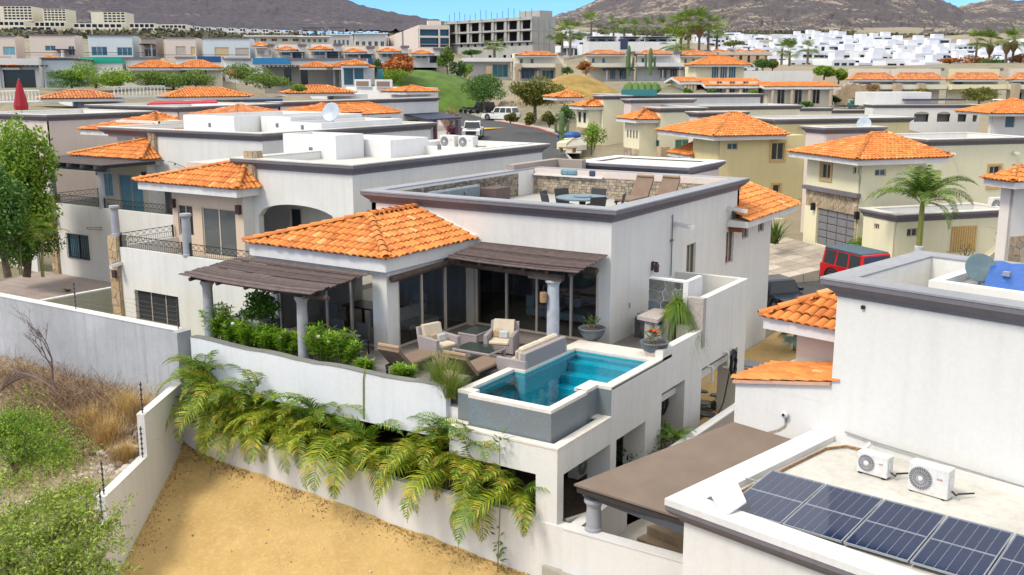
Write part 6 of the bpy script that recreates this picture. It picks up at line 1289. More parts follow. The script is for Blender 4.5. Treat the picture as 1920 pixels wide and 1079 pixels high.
# ================================================================== block houses surveyed by their near corner
def dirw(ang): return Vector((math.cos(YAW+ang), math.sin(YAW+ang)))
def reach(o, dv, px):
    """distance along dv from o until the image column px"""
    r = ray(px, 200.); den = dv.x*r[1]-dv.y*r[0]
    return (o[1]*r[0]-o[0]*r[1])/den
class BH:
    def __init__(s, name, label, pxc, pyt, d, ang, pxl, pxr, pyb=None, wm=None, cat='house', group=None, zb=None, L1=None, L2=None):
        o = atD(pxc, pyt, d); s.ang = rad(ang); s.zt = o[2]; s.d = d
        s.L1 = L1 or abs(reach(o, dirw(s.ang), pxr)); s.L2 = L2 or abs(reach(o, dirw(s.ang+math.pi/2), pxl))
        s.zb = (atD(pxc, pyb, d)[2] if pyb else zb) if (pyb or zb is not None) else gz(o[0], o[1])
        s.F = Frame(o[0], o[1], 0, YAW+s.ang); s.wm = wm or GREYW; s.ops = {'R': [], 'L': []}; s.wins = []
        s.R = Root(name, label, cat, (s.L1/2, s.L2/2, s.zb), s.F, group); s.inv = s.F.m.inverted()
    def loc(s, px, py, f='R', w=0.):
        r = Vector(ray(px, py)); o = s.inv @ Vector((0, 0, CAMZ)); q = s.inv.to_3x3() @ r
        t = (w-o.y)/q.y if f == 'R' else (w-o.x)/q.x
        p = o+q*t; return p
    def uz(s, px, py, f): p = s.loc(px, py, f); return (p.x if f == 'R' else s.L2-p.y), p.z
    def win(s, f, x0, y0, x1, y1, mull=1, gm=None, fm=None, name='window', fw=None, trim=None):
        (u0, z1), (u1, z0) = s.uz(x0, y0, f), s.uz(x1, y1, f)
        if u0 > u1: u0, u1 = u1, u0
        L = s.L1 if f == 'R' else s.L2; u0 = max(.05, u0); u1 = min(L-.05, u1)
        if u1-u0 < .1 or z1-z0 < .1: return
        z0 = max(z0, s.zb+.02); z1 = min(z1, s.zt-.02); s.ops[f].append((u0, u1, z0, z1)); s.wins.append((f, u0, u1, z0, z1, mull, gm, fm, name, fw, trim)); return s
    def grid(s, f, us, z0, z1, w, **k):
        """windows at given positions along the face, in metres"""
        for u in us: s.ops[f].append((u, u+w, z0, z1)); s.wins.append((f, u, u+w, z0, z1, k.get('mull', 1), k.get('gm'), k.get('fm'), k.get('name', 'window'), k.get('fw'), k.get('trim')))
        return s
    def done(s, corn=True, cm=None, wth=.35, o=.3, tm=None, drop=.35, roofm=None, inner=True):
        R, L1, L2 = s.R, s.L1, s.L2; zt = s.zt-(.4 if corn else 0)
        R.part('wall', MB().wall((0, 0), (L1-.003, 0), s.zb-1, zt, .2, s.ops['R']), s.wm); R.part('side_wall', MB().wall((0, L2), (0, .003), s.zb-1, zt, .2, s.ops['L']), s.wm)
        R.part('rear_wall', MB().wall((L1, .003), (L1, L2), s.zb-1, zt, .2).wall((L1-.003, L2), (.003, L2), s.zb-1, zt, .2), s.wm)
        fR, fL = face((0, 0), (L1, 0)), face((0, L2), (0, 0)); big = s.d > 90
        for f, u0, u1, z0, z1, mull, gm, fm, nm, fw, trim in s.wins:
            window(R, fR if f == 'R' else fL, u0, u1, z0, z1, fm or ALU, gm or GLASSD, mull, .08, nm, fw or (.09 if big else .06))
            if trim:
                ff = fR if f == 'R' else fL; mb = MB(); t = .16
                for a0, a1, b0, b1 in ((u0-t, u0, z0-t, z1+t), (u1, u1+t, z0-t, z1+t), (u0, u1, z0-t, z0), (u0, u1, z1, z1+t)): mb.add([ff(a, w, b) for b in (b0, b1) for a, w in ((a0, -.06), (a1, -.06), (a1, .0), (a0, .0))], [(3,2,1,0),(4,5,6,7),(0,1,5,4),(1,2,6,5),(2,3,7,6),(3,0,4,7)])
                R.part('window_surround', mb, trim)
        if corn: cornice(R, [(0, 0), (L1, 0), (L1, L2), (0, L2)], zt, wth=wth, o=o, tmat=tm or ROOFW, mat=cm, inner=zt-drop+.3 if inner else None)
        R.part('roof_deck', MB().box(.15, L1-.15, .15, L2-.15, zt-.3 if corn else zt-.25, zt-.02 if corn else zt-.05), roofm or ROOFW); return s
    def box(s, name, x0, x1, y0, y1, z0, z1, m): return s.R.part(name, MB().box(x0, x1, y0, y1, z0, z1), m)
    def hip(s, x0, x1, y0, y1, ze, rise=1., k=None, ridge=None, w=None, m=None, faces=(0, 1, 3), fas=.3):
        w = w or (.26 if s.d < 100 else .34 if s.d < 200 else .5); cx, cy = (x0+x1)/2, (y0+y1)/2; h = min(x1-x0, y1-y0)/2
        if ridge: a, b = [(p[0], p[1], ze+rise) for p in ridge]
        elif x1-x0 > y1-y0: a, b = (x0+h, cy, ze+rise), (x1-h, cy, ze+rise)
        else: a, b = (cx, y0+h, ze+rise), (cx, y0+h, ze+rise)
        return hip(s.R, [(x0, y0, ze), (x1, y0, ze), (x1, y1, ze), (x0, y1, ze)], (a, b), m or TILE, w, w*1.4, None, fas, faces)
    def hipx(s, p0, p1, pe, pr, dep=6., w0=-1.8, m=None, wall=None):
        """hip roof whose front eave spans image columns p0..p1 at row pe and whose ridge shows at row pr"""
        a, b = s.loc(p0, pe, 'R', w0), s.loc(p1, pe, 'R', w0); z = (a.z+b.z)/2+.12; s.hip(a.x, b.x, w0, w0+dep, z, max(.35, (pe-pr)*s.d/1961.-dep*.5*(CAMZ-z)/s.d), m=m)
        if wall: s.box('wing', a.x+.7, b.x-.7, w0+.9, w0+dep-.5, s.zb-1, z-.3, wall)
    def pergola(s, x0, x1, y0, y1, z, zb=None, m=None, posts=True, n=None):
        m = m or plain('beam_dark', (.03, .03, .04), .7); n = n or max(3, int((x1-x0)/.6))
        s.R.part('pergola_roof', MB().box(x0, x1, y0, y1, z, z+.06), WOODI)
        for i in range(n+1): x = x0+(x1-x0)*i/n; s.R.part('pergola_rafter', MB().box(x-.06, x+.06, y0-.25, y1, z-.16, z), m)
        if posts:
            for x in (x0+.2, x1-.2): column(s.R, x, y0+.25, zb if zb is not None else s.zb, z-.16, .18, COLUMN, 'pergola_post')
# ================================================================== left rows behind
hC = BH('villa', 'white villa with long grey cornice and closed red parasol behind the big green tree', 90, 216, 71, 57.5, -40, 284, None, PINKW, zb=-1.); hC.done()
hC2 = BH('villa', 'villa with orange hip roof between the big green tree and the string lights', 300, 228, 66, 57.5, 215, 345, None, GREYW, zb=-2.); hC2.done(corn=False); c = hC2
ze = atD(253, 250, 66)[2]; hC2.hip(-1., 3.6, -.6, 7.2, ze+.1, 1.0, ridge=((1.6, 2.6, 0), (2.4, 3.4, 0)))
hS = BH('villa', 'white villa with purple grey cornice and pale red roof terrace awning', 335, 201, 86, 57.5, 168, 521, None, PINKW, zb=0); hS.done()
s1 = BH('villa', 'villa block with two low orange roofs in front of the purple cornice', 470, 219, 80, 57.5, 345, 540, None, GREYW, zb=-1); s1.done(corn=False); s1.hip(-.6, 5, 1, 6.5, s1.zt+.05, .7, m=TILEF); s1.hip(6, 11, -2, 4, s1.zt+.05, .7)
hT = BH('villa', 'white villa with dark cornice and small orange hip roof left of the driving truck', 525, 192, 96, 57.5, 507, 820, None, GREYW, zb=.6); hT.done(roofm=CORNTOP); hT.hipx(613, 754, 217, 196, 4.6, -4.5, wall=GREYW)
def onR(px, py, w=0.): return hT.loc(px, py, 'R', w)
a, b, c = onR(757, 214), onR(822, 216), onR(750, 226, -3.5); hT.R.part('awning', MB().slab([(a.x, -.02, a.z), (b.x, -.02, a.z), (b.x, -3.2, a.z-.5), (a.x, -3.2, a.z-.5)], .15), plain('awning_navy', (.03, .04, .08), .7))
for p0, p1, m in ((764, 776, GLASST), (778, 784, CORN), (812, 818, plain('door_maroon', (.16, .03, .07), .6))): a, b = onR(p0, 226), onR(p1, 226); hT.box('door', a.x, b.x, -.06, -.01, .6, a.z, m)
hT.box('porch_post', hT.L1-.5, hT.L1, -3.2, -2.8, .2, onR(815, 214).z-.6, plain('porch_violet', (.2, .15, .2), .7))
hN = BH('villa', 'villa with long orange hip roof beside the white balustrade and red parasol', 145, 185, 112, 30, 70, 235, None, WHITE, zb=2.); hN.done(corn=False); hN.hipx(76, 234, 187, 173, m=TILEF)
hO = BH('villa', 'villa with orange roof between the leaning palms and the blue glass railing', 395, 183, 122, 30, 312, 476, None, WHITE, zb=2.5); hO.done(corn=False); hO.hipx(310, 474, 184, 168)
hP = BH('villa', 'villa with wide orange roof in front of the grey covered patios', 625, 177, 125, 20, 535, 690, None, WHITE, zb=3); hP.done(corn=False); hP.hipx(536, 668, 177, 164)
hQ = BH('villa', 'villa with grilled roof terrace walls and orange corner roof above the dark cornice', 768, 165, 130, 40, 650, 822, None, WHITE, zb=2.5); hQ.done(corn=False); hQ.hipx(760, 824, 174, 163)
for k in range(2): hQ.R.part('terrace_grille', MB().box(-.3, -.2, 3.5+5*k, 7.5+5*k, hQ.zt, hQ.zt+1.), plain('grille_white2', (.6, .6, .58), .6)); hQ.R.part('grille_shade', MB().box(-.36, -.31, 4+5*k, 7+5*k, hQ.zt+.15, hQ.zt+.75), plain('rattan', (.2, .15, .11), .9))
# roof terrace balustrade, parasol, blue rail
def balustrade(a, b, label, m=None, h=1., n=16):
    a, b = Vector(a), Vector(b); R = Root('balustrade', label, 'balustrade', a); mm = m or COOLW; d = (b-a)/n
    R.part('rail', MB().tube([a+Vector((0, 0, h)), b+Vector((0, 0, h))], .07, 4), mm); R.part('base', MB().tube([a, b], .09, 4), mm)
    for i in range(n+1): p = a+d*i; R.part('baluster', MB().lathe([(.05, 0), (.09, h*.25), (.04, h*.6), (.07, h*.95)], p, 6), mm)
balustrade(atD(-20, 192, 98), atD(75, 190, 98), 'white balustrade behind the closed red parasol', n=14); balustrade(atD(215, 182, 105), atD(310, 180, 108), 'white balustrade with black grille beside the narrow chimney', n=14)
p = Root('parasol', 'closed dark red parasol on the roof terrace at the left edge', 'parasol', atD(41, 212, 74)); x, y_, z = atD(41, 212, 74); p.part('canopy', MB().lathe([(.45, .2), (.5, .5), (.36, 1.2), (.2, 1.9), (.05, 2.35)], (x, y_, z), 9), plain('parasol_red', (.32, .008, .02), .8)); p.part('pole', MB().tube([(x, y_, z-.2), (x, y_, z+2.4)], .03, 6), FRM)
def open_parasol(px, py, d, r, m, label):
    x, y_, z = atD(px, py, d); R = Root('parasol', label, 'parasol', (x, y_, z-2.3)); mb = MB(); n = 8; v = [(x, y_, z+r*.35)]+[(x+r*math.cos(i*.785), y_+r*math.sin(i*.785), z) for i in range(n)]+[(x+r*math.cos(i*.785), y_+r*math.sin(i*.785), z-.18) for i in range(n)]
    mb.add(v, [(0, i+1, (i+1) % n+1) for i in range(n)]+[(i+1, i+9, (i+1) % n+9, (i+1) % n+1) for i in range(n)]); R.part('canopy', mb, m); R.part('pole', MB().tube([(x, y_, z-2.4), (x, y_, z+r*.3)], .04, 5), FRM)
PRED = plain('parasol_crimson', (.42, .015, .05), .8); PTEAL = plain('parasol_teal', (.03, .22, .30), .8)
open_parasol(440, 137, 150, 1.4, PRED, 'open crimson parasol beside the leaning palms')
for k, (px, py) in enumerate(((1535, 200), (1586, 198))): open_parasol(px, py, 172, 1.9, PTEAL, ['teal parasol left of the stone arch', 'teal parasol directly below the stone arch'][k])
thing('awning', MB().slab([atD(275, 195, 92), atD(408, 192, 92), atD(405, 188, 96), atD(290, 190, 96)], .1), PRED, 'flat crimson awning on the roof behind the purple cornice', 'awning', atD(340, 192, 92)); thing('glass_rail', MB().slab([atD(455, 187, 112), atD(530, 186, 112), atD(530, 183, 113), atD(455, 184, 113)], .3), plain('blue_rail', (.03, .05, .1), .4), 'dark blue flat roof edge in the middle of the left rows', 'roof', atD(490, 186, 112))
# second row with pools (about 150 m)
hJ = BH('villa', 'villa with teal sliding doors at the left edge behind the balustrade', 78, 108, 155, 15, -60, 82, 165, stucco('plaster_blue_grey', (.42, .48, .50), .1), L1=4); hJ.done(cm=CORN); 
hJ.R.part('wing', MB().box(-13, -.01, -3, 6, hJ.zb-1, hJ.zb+4.2), WHITE); hJ.hipx(-40, 38, 128, 119, w0=-4); hJ.box('sliding_door', -12, -7.5, -3.06, -3.01, hJ.zb, hJ.zb+2.8, GLASST); hJ.box('sliding_door', -4.8, -.6, -3.06, -3.01, hJ.zb, hJ.zb+2.6, GLASSD); hJ.pergola(-5.2, 1.2, -4.4, -2.9, hJ.zb+3.2, hJ.zb)
hK0 = BH('villa', 'small pale yellow house with two stacked orange eaves', 103, 131, 160, 10, 60, 106, 158, PALEY, L1=.6); hK0.done(corn=False); hK0.box('room', -2.6, -.01, -.6, 4, hK0.zb-1, hK0.zt, PALEY); hK0.hip(-3, .8, -1.2, 4, hK0.zt+.1, .8); hK0.hip(-2.6, .6, .5, 4, hK0.zt+1.4, .7); hK0.box('window', -2.2, -1.8, -.66, -.61, hK0.zb+1.6, hK0.zb+2.2, GLASSD); hK0.box('window', -1.2, -.8, -.66, -.61, hK0.zb+1.6, hK0.zb+2.2, GLASSD)
def pool_house(px0, px1, pyt, pyb, d, pc, label, ppx, wm=WHITE):
    h = BH('pool_terrace', label, px0, pyt, d, 8, px0-20, px1, pyb, wm, cat='terrace', L2=7); h.done(corn=False, roofm=PAVE)
    a, b = h.loc(ppx[0], pyt, 'R').x, h.loc(ppx[1], pyt, 'R').x; h.box('pool_edge', a, b, -.25, .4, h.zt-.9, h.zt+.1, plain('pool_'+pc[0], pc[1], .15)); h.box('cornice', -.2, a-.3, -.3, 0, h.zt-.3, h.zt+.05, CORN); h.box('cornice', b+.3, h.L1, -.3, 0, h.zt-.3, h.zt+.05, CORN); return h
GRN = ('green', (.02, .36, .24)); BLU = ('blue', (.03, .20, .40))
pool_house(100, 235, 108, 160, 178, GRN, 'white terrace wall with a green infinity pool edge', (150, 233)); pool_house(235, 300, 108, 150, 180, ('navy', (.02, .06, .16)), 'white terrace wall with purple cornice right of the green pool', (296, 299)); pool_house(330, 425, 107, 150, 180, ('navy', (.02, .06, .16)), 'pale terrace wall with short navy pool edge', (370, 414)); pool_house(420, 545, 110, 160, 178, BLU, 'white terrace wall with a bright blue infinity pool edge', (474, 545)); pool_house(545, 700, 110, 130, 182, ('navy', (.02, .06, .16)), 'purple edged terrace wall right of the blue pool', (690, 699))
hK = BH('villa', 'villa with two orange hip roofs behind the leaning palms', 330, 130, 158, 15, 235, 418, 165, CREAM); hK.done(corn=False); hK.hipx(240, 342, 129, 117); hK.hipx(322, 418, 129, 116); hK.box('wing', -11, -.02, .0, 5, hK.zb-1, hK.zt-.2, CREAM)
for x in (.6, 3.): hK.box('window', x, x+1.4, -.05, -.01, hK.zb+.4, hK.zb+2.6, GLASSD)
hM = BH('villa', 'villa with grey covered patios and two orange roofs right of the leaning palms', 635, 125, 155, 10, 500, 705, 163, stucco('plaster_shade_grey', (.40, .38, .34), .15)); hM.R.part('wing', MB().box(-11, -.01, 3, 9, hM.zb-1, hM.zt), stucco('plaster_shade_grey', (.40, .38, .34), .15)); hM.done(corn=False); hM.pergola(-11, -.5, -.5, 3, hM.zt+.1, hM.zb, posts=True); hM.hipx(560, 626, 128, 119); hM.hipx(610, 704, 128, 118)
for a, b, m in ((-8, -7, GLASSD), (-5.6, -4.6, GLASSD), (.5, 1.6, GLASSD), (1.8, 4.2, CURTW), (5.6, 6.5, GLASST)): hM.box('window', a, b, -.06 if a > 0 else 2.9, -.01 if a > 0 else 2.99, hM.zb+.3, hM.zb+2.6, m)
hm2 = BH('villa', 'villa with glazed doors and orange roof beside the flame tree', 640, 118, 150, 10, 600, 690, 163, WHITE, L2=6); hm2.done(corn=False); hm2.hipx(640, 692, 124, 115); [hm2.box('sliding_door', a, a+1.3, -.06, -.01, hm2.zb+.3, hm2.zb+2.6, m) for a, m in ((.3, GLASSB), (1.8, GLASSB), (3.3, CURTW))]
# third row (about 220 m)
L1 = [('beige house with a small pool court at the left edge', -30, 40, 68, 116, PINKW, 1), ('beige house with a violet porch and square blue window', 48, 150, 66, 108, PINKW, 2), ('pale blue white house with two wide dark windows', 158, 257, 67, 108, stucco('plaster_ice', (.52, .58, .62), .08), 3), ('narrow brown house with a dark pergola in the left rows', 258, 301, 71, 108, BROWNW, 4), ('beige house with closed shutters and a dark navy parasol', 303, 374, 71, 112, PINKW, 5), ('pale house with two closed yellow shutters', 374, 474, 72, 112, stucco('plaster_ice', (.52, .58, .62), .08), 6), ('small house with one orange corner roof in the left rows', 474, 515, 84, 114, GREYW, 7), ('house with orange roof and dark pergola left of the flame tree', 516, 575, 84, 112, WHITE, 8), ('second orange roofed house with dark pergola in the left rows', 577, 642, 83, 112, WHITE, 9), ('white house with orange roof above the flame tree, left of three', 640, 703, 88, 116, WHITE, 10), ('white house with orange roof above the flame tree, middle of three', 704, 767, 87, 116, WHITE, 11), ('white house with orange roof above the flame tree, beside the tall palm', 768, 830, 91, 118, WHITE, 12)]
SHUT = plain('shutter_yellow', (.55, .42, .24), .8); SHG = plain('shutter_grey', (.44, .40, .36), .8)
for lb, x0, x1, yt, yb, wm, k in L1:
    h = BH('house', lb, x0+6, yt, 222, 6, x0, x1, yb, wm); w_ = x1-x0
    if k == 1: h.win('R', 5, 88, 32, 104, 1, CURTB)
    if k == 2: h.win('R', 84, 86, 105, 96, 1, GLASSB); h.win('R', 128, 87, 143, 104, 1); h.win('R', 147, 87, 149.5, 106, 0); h.box('porch_roof', h.L1*.58, h.L1, -2.2, .0, h.zt-3.2, h.zt-2.9, plain('violet_wood', (.06, .03, .07), .8)); column(h.R, h.L1*.78, -1.9, h.zb, h.zt-3.2, .35, WHITE)
    if k == 3: h.win('R', 171, 88, 202, 105, 2, GLASSB); h.win('R', 219, 89, 249, 105, 2, GLASSB)
    if k == 4: h.pergola(.4, h.L1-.2, -3, 0, h.zb+2.7, h.zb); h.win('R', 270, 92, 296, 107, 2, GLASSD)
    if k == 5: h.win('R', 329, 87, 349, 103, 0, SHG); h.win('R', 357, 88, 373, 103, 0, SHUT)
    if k == 6: h.win('R', 402, 89, 430, 106, 0, SHUT); h.win('R', 441, 90, 468, 106, 0, SHG)
    if k == 7: h.win('R', 482, 96, 496, 104, 1, SHG); h.win('R', 503, 94, 512, 104, 0, SHG)
    if k in (7, 8, 9, 10, 11, 12): h.done(corn=False, o=.5); f = .75 if k < 12 else .7; h.hip(-.4, h.L1*f, -2.2, 2.4, h.zt-1.2 if k > 7 else h.zt-.4, .75, faces=(0, 1, 3)); h.box('cornice', h.L1*f, h.L1+.3, -.4, 3, h.zt-.3, h.zt+.15, CORN)
    else: h.done(corn=False); h.box('roof_edge', -.2, h.L1+.2, -.15, .3, h.zt-.1, h.zt+.12, CORN)
    if k >= 8:
        h.box('porch_shade', h.L1*.55, h.L1-.1, -.12, -.02, h.zb, h.zt-1.7, GLASSD); h.pergola(h.L1*.5, h.L1, -3, 0, h.zt-1.6, h.zb, posts=True)
        for u in (.12, .3): h.box('window', h.L1*u, h.L1*u+.9, -.08, -.01, h.zb+1, h.zb+2.5, GLASSB)
    if k < 10: h.R.part('terrace_rail', MB().box(0, h.L1, -3.4, -3.3, h.zb+.85, h.zb+.95).box(0, h.L1, -3.38, -3.32, h.zb+.4, h.zb+.45), IRON)
for x0, x1, yt, yb, d, lb in ((460, 570, 69, 82, 300, 'long low house with red brown veranda and pale roof'), (560, 620, 70, 84, 300, 'house with dark roof terrace pergola behind the orange roofs'), (612, 660, 66, 90, 380, 'bright white house with dark pergola, left of the white cluster'), (660, 726, 64, 92, 400, 'bright white flat house beside the beige apartment block')):
    h = BH('house', lb, x0+4, yt, d, 4, x0, x1, yb, COOLW if d > 350 else CREAM); n = 5
    for i in range(n):
        u = h.L1*(i+.2)/n; h.grid('R', [u], h.zb+.6, min(h.zt-.5, h.zb+2.8), h.L1/n*.55, gm=plain('veranda_red', (.2, .05, .04), .8) if '302' in lb or 'red brown' in lb else GLASSD)
    h.done(corn=False); h.box('roof_slab', -.8, h.L1+.8, -1.6, 3, h.zt-.02, h.zt+.3, BANDW)
    if 'pergola' in lb: h.pergola(0, h.L1*.8, 0, 3, h.zt+2.6, h.zt)
# ================================================================== street
v = []; f = []
for i, (d, l, r) in enumerate(ST): v += [(*cam2w(l, d), zroad(d)+.03), (*cam2w(r, d), zroad(d)+.03)]; f += [(2*i-2, 2*i-1, 2*i+1, 2*i)] if i else []
struct('road', MB().add(v, f), ASPH)
def strip(name, side, i0, i1, o0, o1, z, mat, label=None):
    v = []; f = []
    for k, (d, l, r) in enumerate(ST[i0:i1]):
        e = r if side > 0 else l; v += [(*cam2w(e+side*o0, d), zroad(d)+z), (*cam2w(e+side*o1, d), zroad(d)+z), (*cam2w(e+side*o0, d), zroad(d)-.3), (*cam2w(e+side*o1, d), zroad(d)-.3)]
        if k: a, b = 4*k-4, 4*k; f += [(a, a+1, b+1, b), (a, b, b+2, a+2), (a+1, a+3, b+3, b+1)]
    return struct(name, MB().add(v, f), mat)
strip('pavement', 1, 0, 5, .2, 2.0, .14, PAVE); strip('pavement', 1, 5, 12, .2, 1.6, .14, PAVE); strip('pavement', -1, 4, 12, .2, 2.2, .14, PAVE); REDK = plain('kerb_red', (.42, .10, .10), .8); strip('kerb', 1, 0, 8, 0, .2, .15, PAVE); strip('kerb', 1, 7, 10, 0, .21, .155, REDK); strip('kerb', -1, 4, 12, 0, .2, .15, REDK)
q = [atZ(px, py, 1.62) for px, py in ((908, 243), (975, 237.5), (968, 235), (906, 239.5))]; struct('road_marking', MB().poly([(x, y, z) for x, y, z in q]), plain('paint_yellow', (.55, .36, .04), .8, 0, .2, 1.)); 
# ---- cars
CARGL = pane('car_glass', (.012, .016, .02)); TYRE = plain('tyre', (.018, .018, .02), .85); RIM = plain('rim', (.28, .28, .30), .35, .7); TRIMB = plain('black_trim', (.02, .02, .022), .6)
def paint(n, c): m = plain('paint_'+n, c, .25, 0, .03); return m
def car(px, py, z, heading, c, label, kind='suv', L=4.9, Wd=1.95, Hh=1.8, d=None, name='car', roof=None):
    """heading: degrees clockwise from straight-ahead; nose along +x of the car's own frame"""
    x, y, z = atZ(px, py, z) if d is None else atD(px, py, d); h = rad(heading); F = Frame(x, y, z, YAW+math.pi/2-h); R = Root(name, label, 'car', (0, 0, 0), F); w = Wd/2; g = .24; hb = Hh*.56; l = L/2
    def loft(prof, ws):
        """closed side outline (x,z) at half widths"""
        mb = MB(); n = len(prof); mb.v = [(p[0], -ww, p[1]) for p, ww in zip(prof, ws)]+[(p[0], ww, p[1]) for p, ww in zip(prof, ws)]; mb.f = [tuple(range(n)), tuple(range(2*n-1, n-1, -1))]+[(i, n+i, n+(i+1) % n, (i+1) % n) for i in range(n)]; return mb
    boxy = kind in ('jeep', 'pickup'); hood = .33 if kind != 'sedan' else .30; nose = hb*(.98 if boxy else .9)
    body = [(-l, g+.15), (-l+.08, g), (l-.12, g), (l, g+.2), (l, nose-.12), (l-.12, nose), (l-L*hood, hb+.02), (-l+.05, hb+.02), (-l, hb-.15)]
    R.part('body', loft(body, [w*.94, w*.94, w*.94, w*.97, w*.97, w*.93, w, w, w*.97]), c)
    x1, x0 = l-L*hood-.02, (-l+.1 if kind != 'pickup' else -l+L*.36); x0 = -l+.25*L if kind == 'sedan' else x0; rk = .16 if boxy else .5; bk = .06 if kind in ('jeep',) else .25
    cab = [(x1, hb), (x1-rk*(Hh-hb), Hh-.06), (x1-rk*(Hh-hb)-.15, Hh), (x0+bk+.12, Hh), (x0+bk, Hh-.06), (x0, hb)]; cw = [w*.96, w*.82, w*.78, w*.78, w*.82, w*.96]
    R.part('cabin', loft(cab, cw), c if not boxy or kind == 'pickup' else c)
    if roof: R.part('hardtop', MB().bbox(x0+bk-.02, x1-rk*(Hh-hb)-.08, -w*.84, w*.84, Hh-.1, Hh+.03, .04), roof)
    zl, zh = hb+.06, Hh-.12; yy = lambda zz: w*.96+(w*.82-w*.96)*(zz-hb)/(Hh-.06-hb)+.012; xf = lambda zz: x1-rk*(zz-hb); xb = lambda zz: x0+bk*(zz-hb)/(Hh-hb); nw = 2 if kind in ('pickup', 'sedan') else 3
    for s in (-1, 1):
        for k in range(nw):
            a, b = (k+.06)/nw, (k+.94)/nw; X = lambda t, zz: xb(zz)+.08+(xf(zz)-xb(zz)-.2)*t; R.part('window', MB().poly([(X(a, zl), s*yy(zl), zl), (X(b, zl), s*yy(zl), zl), (X(b, zh), s*yy(zh), zh), (X(a, zh), s*yy(zh), zh)][::s]), CARGL)
    R.part('windscreen', MB().poly([(xf(zl)+.012, -yy(zl)*.92, zl), (xf(zl)+.012, yy(zl)*.92, zl), (xf(zh)+.012, yy(zh)*.9, zh), (xf(zh)+.012, -yy(zh)*.9, zh)]), CARGL); R.part('rear_window', MB().poly([(xb(zl)-.012, yy(zl)*.9, zl), (xb(zl)-.012, -yy(zl)*.9, zl), (xb(zh)-.012, -yy(zh)*.88, zh), (xb(zh)-.012, yy(zh)*.88, zh)]), CARGL)
    R.part('grille', MB().box(l-.02, l+.02, -w*.55, w*.55, g+.3, nose-.16), TRIMB); R.part('bumper', MB().bbox(l-.1, l+.08, -w*.93, w*.93, g, g+.26, .03), TRIMB if boxy else c); R.part('rear_bumper', MB().bbox(-l-.06, -l+.1, -w*.93, w*.93, g, g+.26, .03), TRIMB)
    if kind == 'pickup': R.part('hood_stripe', MB().box(l-L*hood+.15, l-.4, -w*.5, w*.5, hb-.02, hb+.035), TRIMB); R.part('light_bar', MB().box(x1-.9, x1-.6, -w*.5, w*.5, Hh, Hh+.05), TRIMB)
    tr = min(.46, Hh*.23); tyre = MB().lathe([(tr*.6, -.13), (tr*.95, -.13), (tr, -.09), (tr, .09), (tr*.95, .13), (tr*.6, .13)], (0, 0, 0), 18).mesh('tyre'); rim = MB().lathe([(tr*.62, -.135), (tr*.5, -.11), (.06, -.12), (.06, .12), (tr*.5, .11), (tr*.62, .135)], (0, 0, 0), 12).mesh('rim')
    for s in (-1, 1):
        R.part('headlight', MB().bbox(l-.08, l+.025, s*w*.6, s*w*.9, nose-.32, nose-.14, .01), plain('lamp_glass', (.7, .72, .74), .1)); R.part('tail_light', MB().box(-l-.02, -l+.05, s*w*.8, s*w*.94, hb-.35, hb-.1), plain('tail_red', (.35, .01, .01), .2)); R.part('mirror', MB().bbox(x1-.25, x1-.05, s*w*.97, s*(w+.2), hb+.08, hb+.25, .02), c)
        for xx in (l-L*.19, -l+L*.2):
            R.part('wheel_arch', MB().tube([(xx+(tr+.1)*math.cos(k*math.pi/8), s*(w*.985), tr+(tr+.1)*math.sin(k*math.pi/8)) for k in range(9)], .045, 4), TRIMB if boxy else c)
            wh = R.put('wheel', tyre, TYRE, (xx, s*(w-.11), tr), (rad(90), 0, 0)); o = link('rim', rim, RIM, None, wh)
    return R
car(887, 259, 1.18, 183, paint('white', (.72, .73, .74)), 'white pickup truck with black grille driving towards the villa', 'pickup', 5.8, 2.15, 2.0); car(939, 226, 2.0, -58, paint('white', (.72, .73, .74)), 'white long sport utility car parked at the red kerb', 'suv', 5.4, 2.05, 1.93); car(903, 214, 2.3, -56, paint('black_green', (.02, .03, .03)), 'dark off-road car parked just behind the white sport utility car', 'jeep', 4.2, 1.9, 1.95)
car(1622, 545, None, 158, paint('red', (.55, .012, .02)), 'red boxy off-road car with blue grey hardtop parked in the street', 'jeep', 4.7, 2.0, 1.95, 50, roof=plain('hardtop_blue', (.05, .10, .14), .55)); car(1452, 575, None, 161, paint('navy', (.012, .018, .035)), 'dark car mostly hidden behind the white villa corner', 'sedan', 4.5, 1.85, 1.5, 51); car(1868, 206, None, 20, paint('silver_white', (.72, .75, .80)), 'white car parked at the right edge beside the tile roof', 'suv', 4.8, 1.95, 1.75, 176); car(1592, 196, None, 70, paint('white', (.72, .73, .74)), 'white car glimpsed through the stone arch', 'suv', 4.6, 1.9, 1.6, 183); car(1405, 134, None, 80, paint('silver_white', (.72, .75, .80)), 'pale car parked behind the olive trees at the terrace wall', 'sedan', 4.5, 1.85, 1.5, 235)
